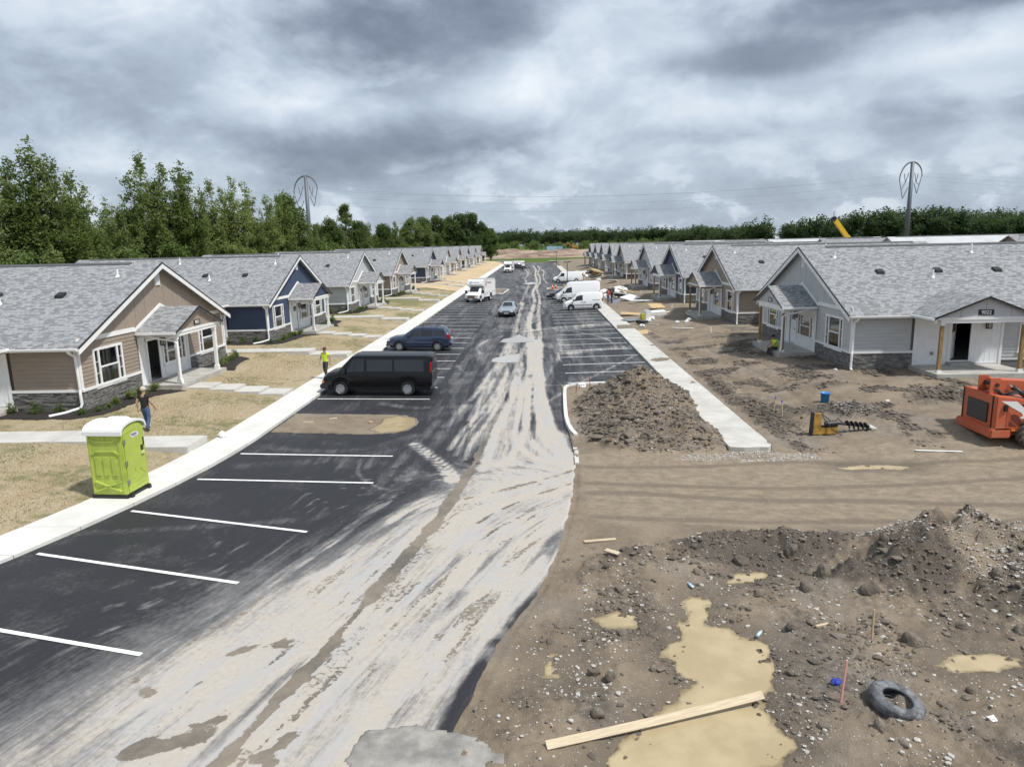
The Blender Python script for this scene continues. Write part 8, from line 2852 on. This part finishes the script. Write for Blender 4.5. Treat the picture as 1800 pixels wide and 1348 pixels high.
sheet('black_bag', 9.6, 64.6, .9, .7, .3, .6, (.1, .1), M_DARK, 'black bag heap at the edge of the right walk', 'bag')
for i, (x, y, s_) in enumerate(((10.4, 66.0, .35), (10.9, 67.2, .3), (9.3, 62.6, .28), (12.3, 62.3, .2), (13.0, 61.9, .22), (13.4, 62.6, .25))):
    crumple('white_scrap', x, y, s_, M_FOAM, 'crumpled white packaging on the dirt before the tan house', 'packaging').__setitem__('group', 'crumpled packaging on the right')
for i, (x, y, L, rz) in enumerate(((12.6, 71.3, 2.0, 1.1), (13.0, 70.6, 2.2, 1.25), (11.8, 58.4, 1.4, -.5), (12.4, 58.0, 1.3, .2), (10.3, 63.6, 1.6, 2.2))):
    b = MB(); b.box(-L / 2, -.06, 0, L / 2, .06, .04); o = b.build('trim_board', M_FOAM); o.location = (x, y, on(x, y) + .05); o.rotation_euler = (.03, .04, rz)
    tag(o, 'offcut of white trim board lying in the dirt by the right houses', 'trim offcut', 'white trim offcuts')
rr = random.Random(12)
for i in range(34):   # heap behind the vans and farther up the row
    if i < 16:
        x, y = rr.uniform(8.8, 13.5), rr.uniform(88, 108)
    else:
        x, y = rr.uniform(8.8, 14), rr.uniform(122, 178)
    m_ = rr.choice((M_FOAM, M_FOAM, M_FOAM, M_OSB, M_GREYB, M_DARK))
    sheet('waste_sheet', x, y, rr.uniform(.8, 2.2), rr.uniform(.8, 2.4), rr.uniform(.03, .18), rr.uniform(0, 3), (rr.uniform(-.35, .35), rr.uniform(-.3, .3)), m_, 'bent sheet in the waste heaps beyond the white vans', 'waste sheet', rr.uniform(.1, .5))
for i in range(9):
    x, y = (rr.uniform(9, 13), rr.uniform(90, 106)) if i < 6 else (rr.uniform(9.5, 13), rr.uniform(130, 165))
    crumple('wrap_bundle', x, y, rr.uniform(.4, .8), M_FOAM, 'crumpled white wrap in the waste heaps beyond the vans', 'wrap')['group'] = 'white wrap in the waste heaps'
sheet('plywood_sheet', 12.6, 150, 2.4, 3.0, .3, .3, (.15, .25), M_OSB, 'tan bulky sheet on top of the far waste heap', 'board', .9)
sheet('plywood_sheet', 12.4, 84.0, 2.6, .6, .1, -.1, (.05, .0), M_FOAM, 'white edged panel before the navy house', 'panel', .15)
# white drain stubs before the houses
for x, y in ((13.3, 50.9 + 3.5), (14.2, 74.9), (14.0, 95.6), (13.6, 118.5)):
    b = MB().tube([(0, 0, -.1), (0, 0, .34)], .055, 10); b.tube([(0, 0, .34), (0, 0, .38)], .066, 10); o = b.build('drain_pipe', M_TRIM); o.location = (x, y, on(x, y)); tag(o, 'white plastic drain stub standing in the dirt before a right hand house', 'pipe', 'drain stubs')
# lamp posts
for x, y, h, lab in ((5.25, 119.0, 4.3, 'black lamp post on the kerbed island by the white vans'), (6.2, 212, 5.0, 'thin lamp post at the far end of the right bays')):
    t = empty('lamp_post', (x, y, .1)); tag(t, lab, 'lamp post')
    b = MB().tube([(0, 0, 0), (0, 0, h)], [.075, .055], 10); b.build('pole', M_DARK, t)
    b = MB().tube([(0, 0, 0), (0, 0, .35)], .16, 12); b.build('base', M_CONC2, t)
    for sd in (-1, 1):
        b = MB(); b.box(sd * .08, -.16, h - .03, sd * .62, .16, h + .08); b.build('lamp_head', M_DARK, t, bevel=.02)
# cones and yellow cap
for x, y in ((2.75, 117.2), (3.3, 118.3)):
    t = empty('traffic_cone', (x, y, .11)); tag(t, 'orange traffic cone on the kerbed island by the white vans', 'cone', 'cones on the island')
    b = MB().tube([(0, 0, .04), (0, 0, .75)], [.19, .03], 14); b.build('cone', mat('cone_orange', (.75, .14, .03), .6), t, True)
    b = MB(); b.box(-.22, -.22, 0, .22, .22, .04); b.build('foot', mat('cone_orange', (.75, .14, .03), .6), t)
    b = MB().tube([(0, 0, .40), (0, 0, .55)], [.12, .085], 14); b.build('band', M_TRIM, t)
t = empty('hydrant', (4.7, 117.0, .11)); tag(t, 'small yellow hydrant on the kerbed island behind the vans', 'hydrant')
yl = mat('hydrant_yellow', (.68, .58, .04), .5)
b = MB().lathe([(.16, 0), (.16, .06), (.11, .08), (.11, .52), (.15, .55), (.12, .66), (.05, .72), (.001, .73)], lambda a, b_, h: (a, b_, h), 14); b.build('barrel', yl, t, True)
b = MB().tube([(-.2, 0, .42), (.2, 0, .42)], .06, 10); b.build('nozzle', yl, t)
# concrete blocks closing the street
for x0, x1, y in ((-19.5, -4.5, 300), (5.6, 20, 290)):
    t = empty('concrete_barrier', ((x0 + x1) / 2, y, -.4)); tag(t, 'low pale concrete wall closing the street end, %s side' % ('left' if x0 < 0 else 'right'), 'barrier')
    w = x1 - x0
    b = MB(); b.box(-w / 2, -.3, 0, w / 2, .3, .75); b.build('wall', mat('dark_conc', (.10, .095, .09), .9), t)
    b = MB(); b.box(-w / 2 - .1, -.4, .75, w / 2 + .1, .4, 1.05); b.build('coping', M_CONC, t)

# ================================================================== POWER LINE
M_POLE = mat('weathered_steel', (.13, .145, .165), .55, metal=.4)


def steel_pole(x, y, h, rz, lab):
    t = empty('power_pole', (x, y, -.4), rz); tag(t, lab, 'power pole')
    b = MB().tube([(0, 0, 0), (0, 0, h)], [.95, .62], 12); b.build('shaft', M_POLE, t, True)
    for sd, rx, dz in ((-1, 4.9, 7.0), (1, 4.3, 5.2)):
        pts = [(sd * rx * math.sin(a), 0, h - dz * (1 - math.cos(a)) * 1.0) for a in np.linspace(0, PI / 2, 10)]
        b = MB().tube(pts, [.34 - .02 * i for i in range(10)], 8); b.build('arm', M_POLE, t, True)
        for p in ([(sd * rx * .98, h - dz * .98), (sd * rx * .80, h - dz - 3.4), (sd * rx * .62, h - dz - 6.6)], [(sd * rx * .62, h - dz - 6.6), (sd * 1.2, h - dz - 2.6)], [(sd * rx * .62, h - 4.3), (sd * rx * .48, h - 7.6), (sd * rx * .80, h - dz - 3.4)], [(sd * rx * .48, h - 7.6), (sd * 1.2, h - 4.0)]):
            b = MB().tube([(u, 0, v) for u, v in p], .13, 5); b.build('insulator', M_POLE, t)
    return t


steel_pole(-90.8, 290, 36.2, R(8), 'grey steel power pole with curved arms above the left trees')
steel_pole(146.1, 290, 35.6, R(8), 'grey steel power pole with curved arms above the right roofs')
for k, (za, zm, zb, yo) in enumerate(((30.8, 25.0, 30.5, -4), (27.6, 22.2, 27.4, -6), (24.4, 19.4, 24.4, -4), (30.2, 25.6, 30.0, 4))):
    pts = []
    for i in range(41):
        t = i / 40
        x = -84 + (140 + 84) * t
        z = (za + (zb - za) * t) - 4 * ((za + zb) / 2 - zm) * t * (1 - t)
        pts.append((x, 290 + yo, z))
    o = MB().tube(pts, .022, 4).build('power_line', M_POLE); tag(o, ('topmost', 'middle', 'lowest', 'rear')[k] + ' wire sagging between the two steel poles', 'wire')
    for a, b_ in (((-96, 290 + yo, za), (-330, 300, za - 4)), ((152, 290 + yo, zb), (420, 300, zb - 4))):
        A, B_ = Vector(a), Vector(b_)
        pts = [A.lerp(B_, i / 20) + Vector((0, 0, -20 * (i / 20) * (1 - i / 20))) for i in range(21)]
        o = MB().tube(pts, .022, 4).build('power_line', M_POLE); tag(o, ('topmost', 'middle', 'lowest', 'rear')[k] + ' wire leaving the ' + ('left' if a[0] < 0 else 'right') + ' steel pole outward', 'wire')

# ================================================================== CRANE BEHIND THE ROOFS
t = empty('mobile_crane', (77.0, 165, -.3)); tag(t, 'yellow crane boom rising behind the roofs on the right', 'crane')
yc = mat('crane_yellow', (.72, .46, .02), .45)
A, B_ = Vector((-2.4, 0, 1.6)), Vector((-9.9, 0, 11.55))
b = MB(); b.bar(A, A.lerp(B_, .62), 1.0, 1.1); b.build('boom', yc, t)
b = MB(); b.bar(A.lerp(B_, .60), B_, .85, .9); b.build('boom_section', yc, t)
b = MB(); b.bar(B_, B_ + Vector((-.5, 0, .35)), 1.2, 1.0); b.tube([B_ + Vector((-.4, -.4, .2)), B_ + Vector((-.4, .4, .2))], .45, 12); b.build('boom_head', M_DARK, t)
b = MB().tube([B_ + Vector((-.3, 0, .3)), B_ + Vector((-.3, 0, 1.9))], .06, 6); b.build('antenna', M_DARK, t)
b = MB(); b.box(-3.5, -1.3, .7, 5.0, 1.3, 1.5); b.build('chassis', yc, t)
b = MB(); b.box(3.0, -1.2, 1.5, 4.8, 0.2, 2.9); b.build('cab', yc, t, bevel=.1)
for x in (-2.4, -.8, 2.4, 4.0):
    for sd in (-1, 1):
        wheel(t, x, sd * 1.1, .6, .4, sd, M_STEEL, 6)
# far site: blue container, digger
def bank_z(x, y):
    i = np.argmin(np.abs(BANK[1][:, 0] - y)); j = np.argmin(np.abs(BANK[0][0] - x))
    return float(BANK[2][i, j])


t = empty('container', (12, 438, bank_z(12, 438) - .4)); tag(t, 'pale blue site container on the far earth bank', 'container')
b = MB(); b.box(-5, -1.2, 0, 1.6, 1.2, 2.3); b.build('box', mat('pale_blue', (.30, .46, .56), .6), t)
b = MB(); b.box(1.9, -1.2, 0, 4.6, 1.2, 2.2); b.build('box', mat('pale_blue2', (.26, .42, .54), .6), t)
t = empty('excavator', (24, 440, bank_z(24, 440) - .2)); t.scale = (.9,) * 3; tag(t, 'orange brown excavator on the far earth bank', 'excavator')
oc = mat('digger', (.42, .20, .05), .6)
b = MB(); b.box(-2, -1.4, .2, 2, 1.4, 1.0); b.build('track', M_DARK, t)
b = MB(); b.box(-1.8, -1.3, 1.0, 2.2, 1.3, 2.4); b.box(-1.8, -1.3, 2.4, -.4, .1, 3.4); b.build('house_body', oc, t)
b = MB(); b.bar((-1.5, 0, 2.0), (-4.5, 0, 4.6), .5, .6); b.bar((-4.5, 0, 4.6), (-6.6, 0, 2.2), .4, .5); b.build('arm', oc, t)
b = MB(); b.box(-7.3, -.6, 1.2, -6.2, .6, 2.2); b.build('bucket', M_DARK, t)
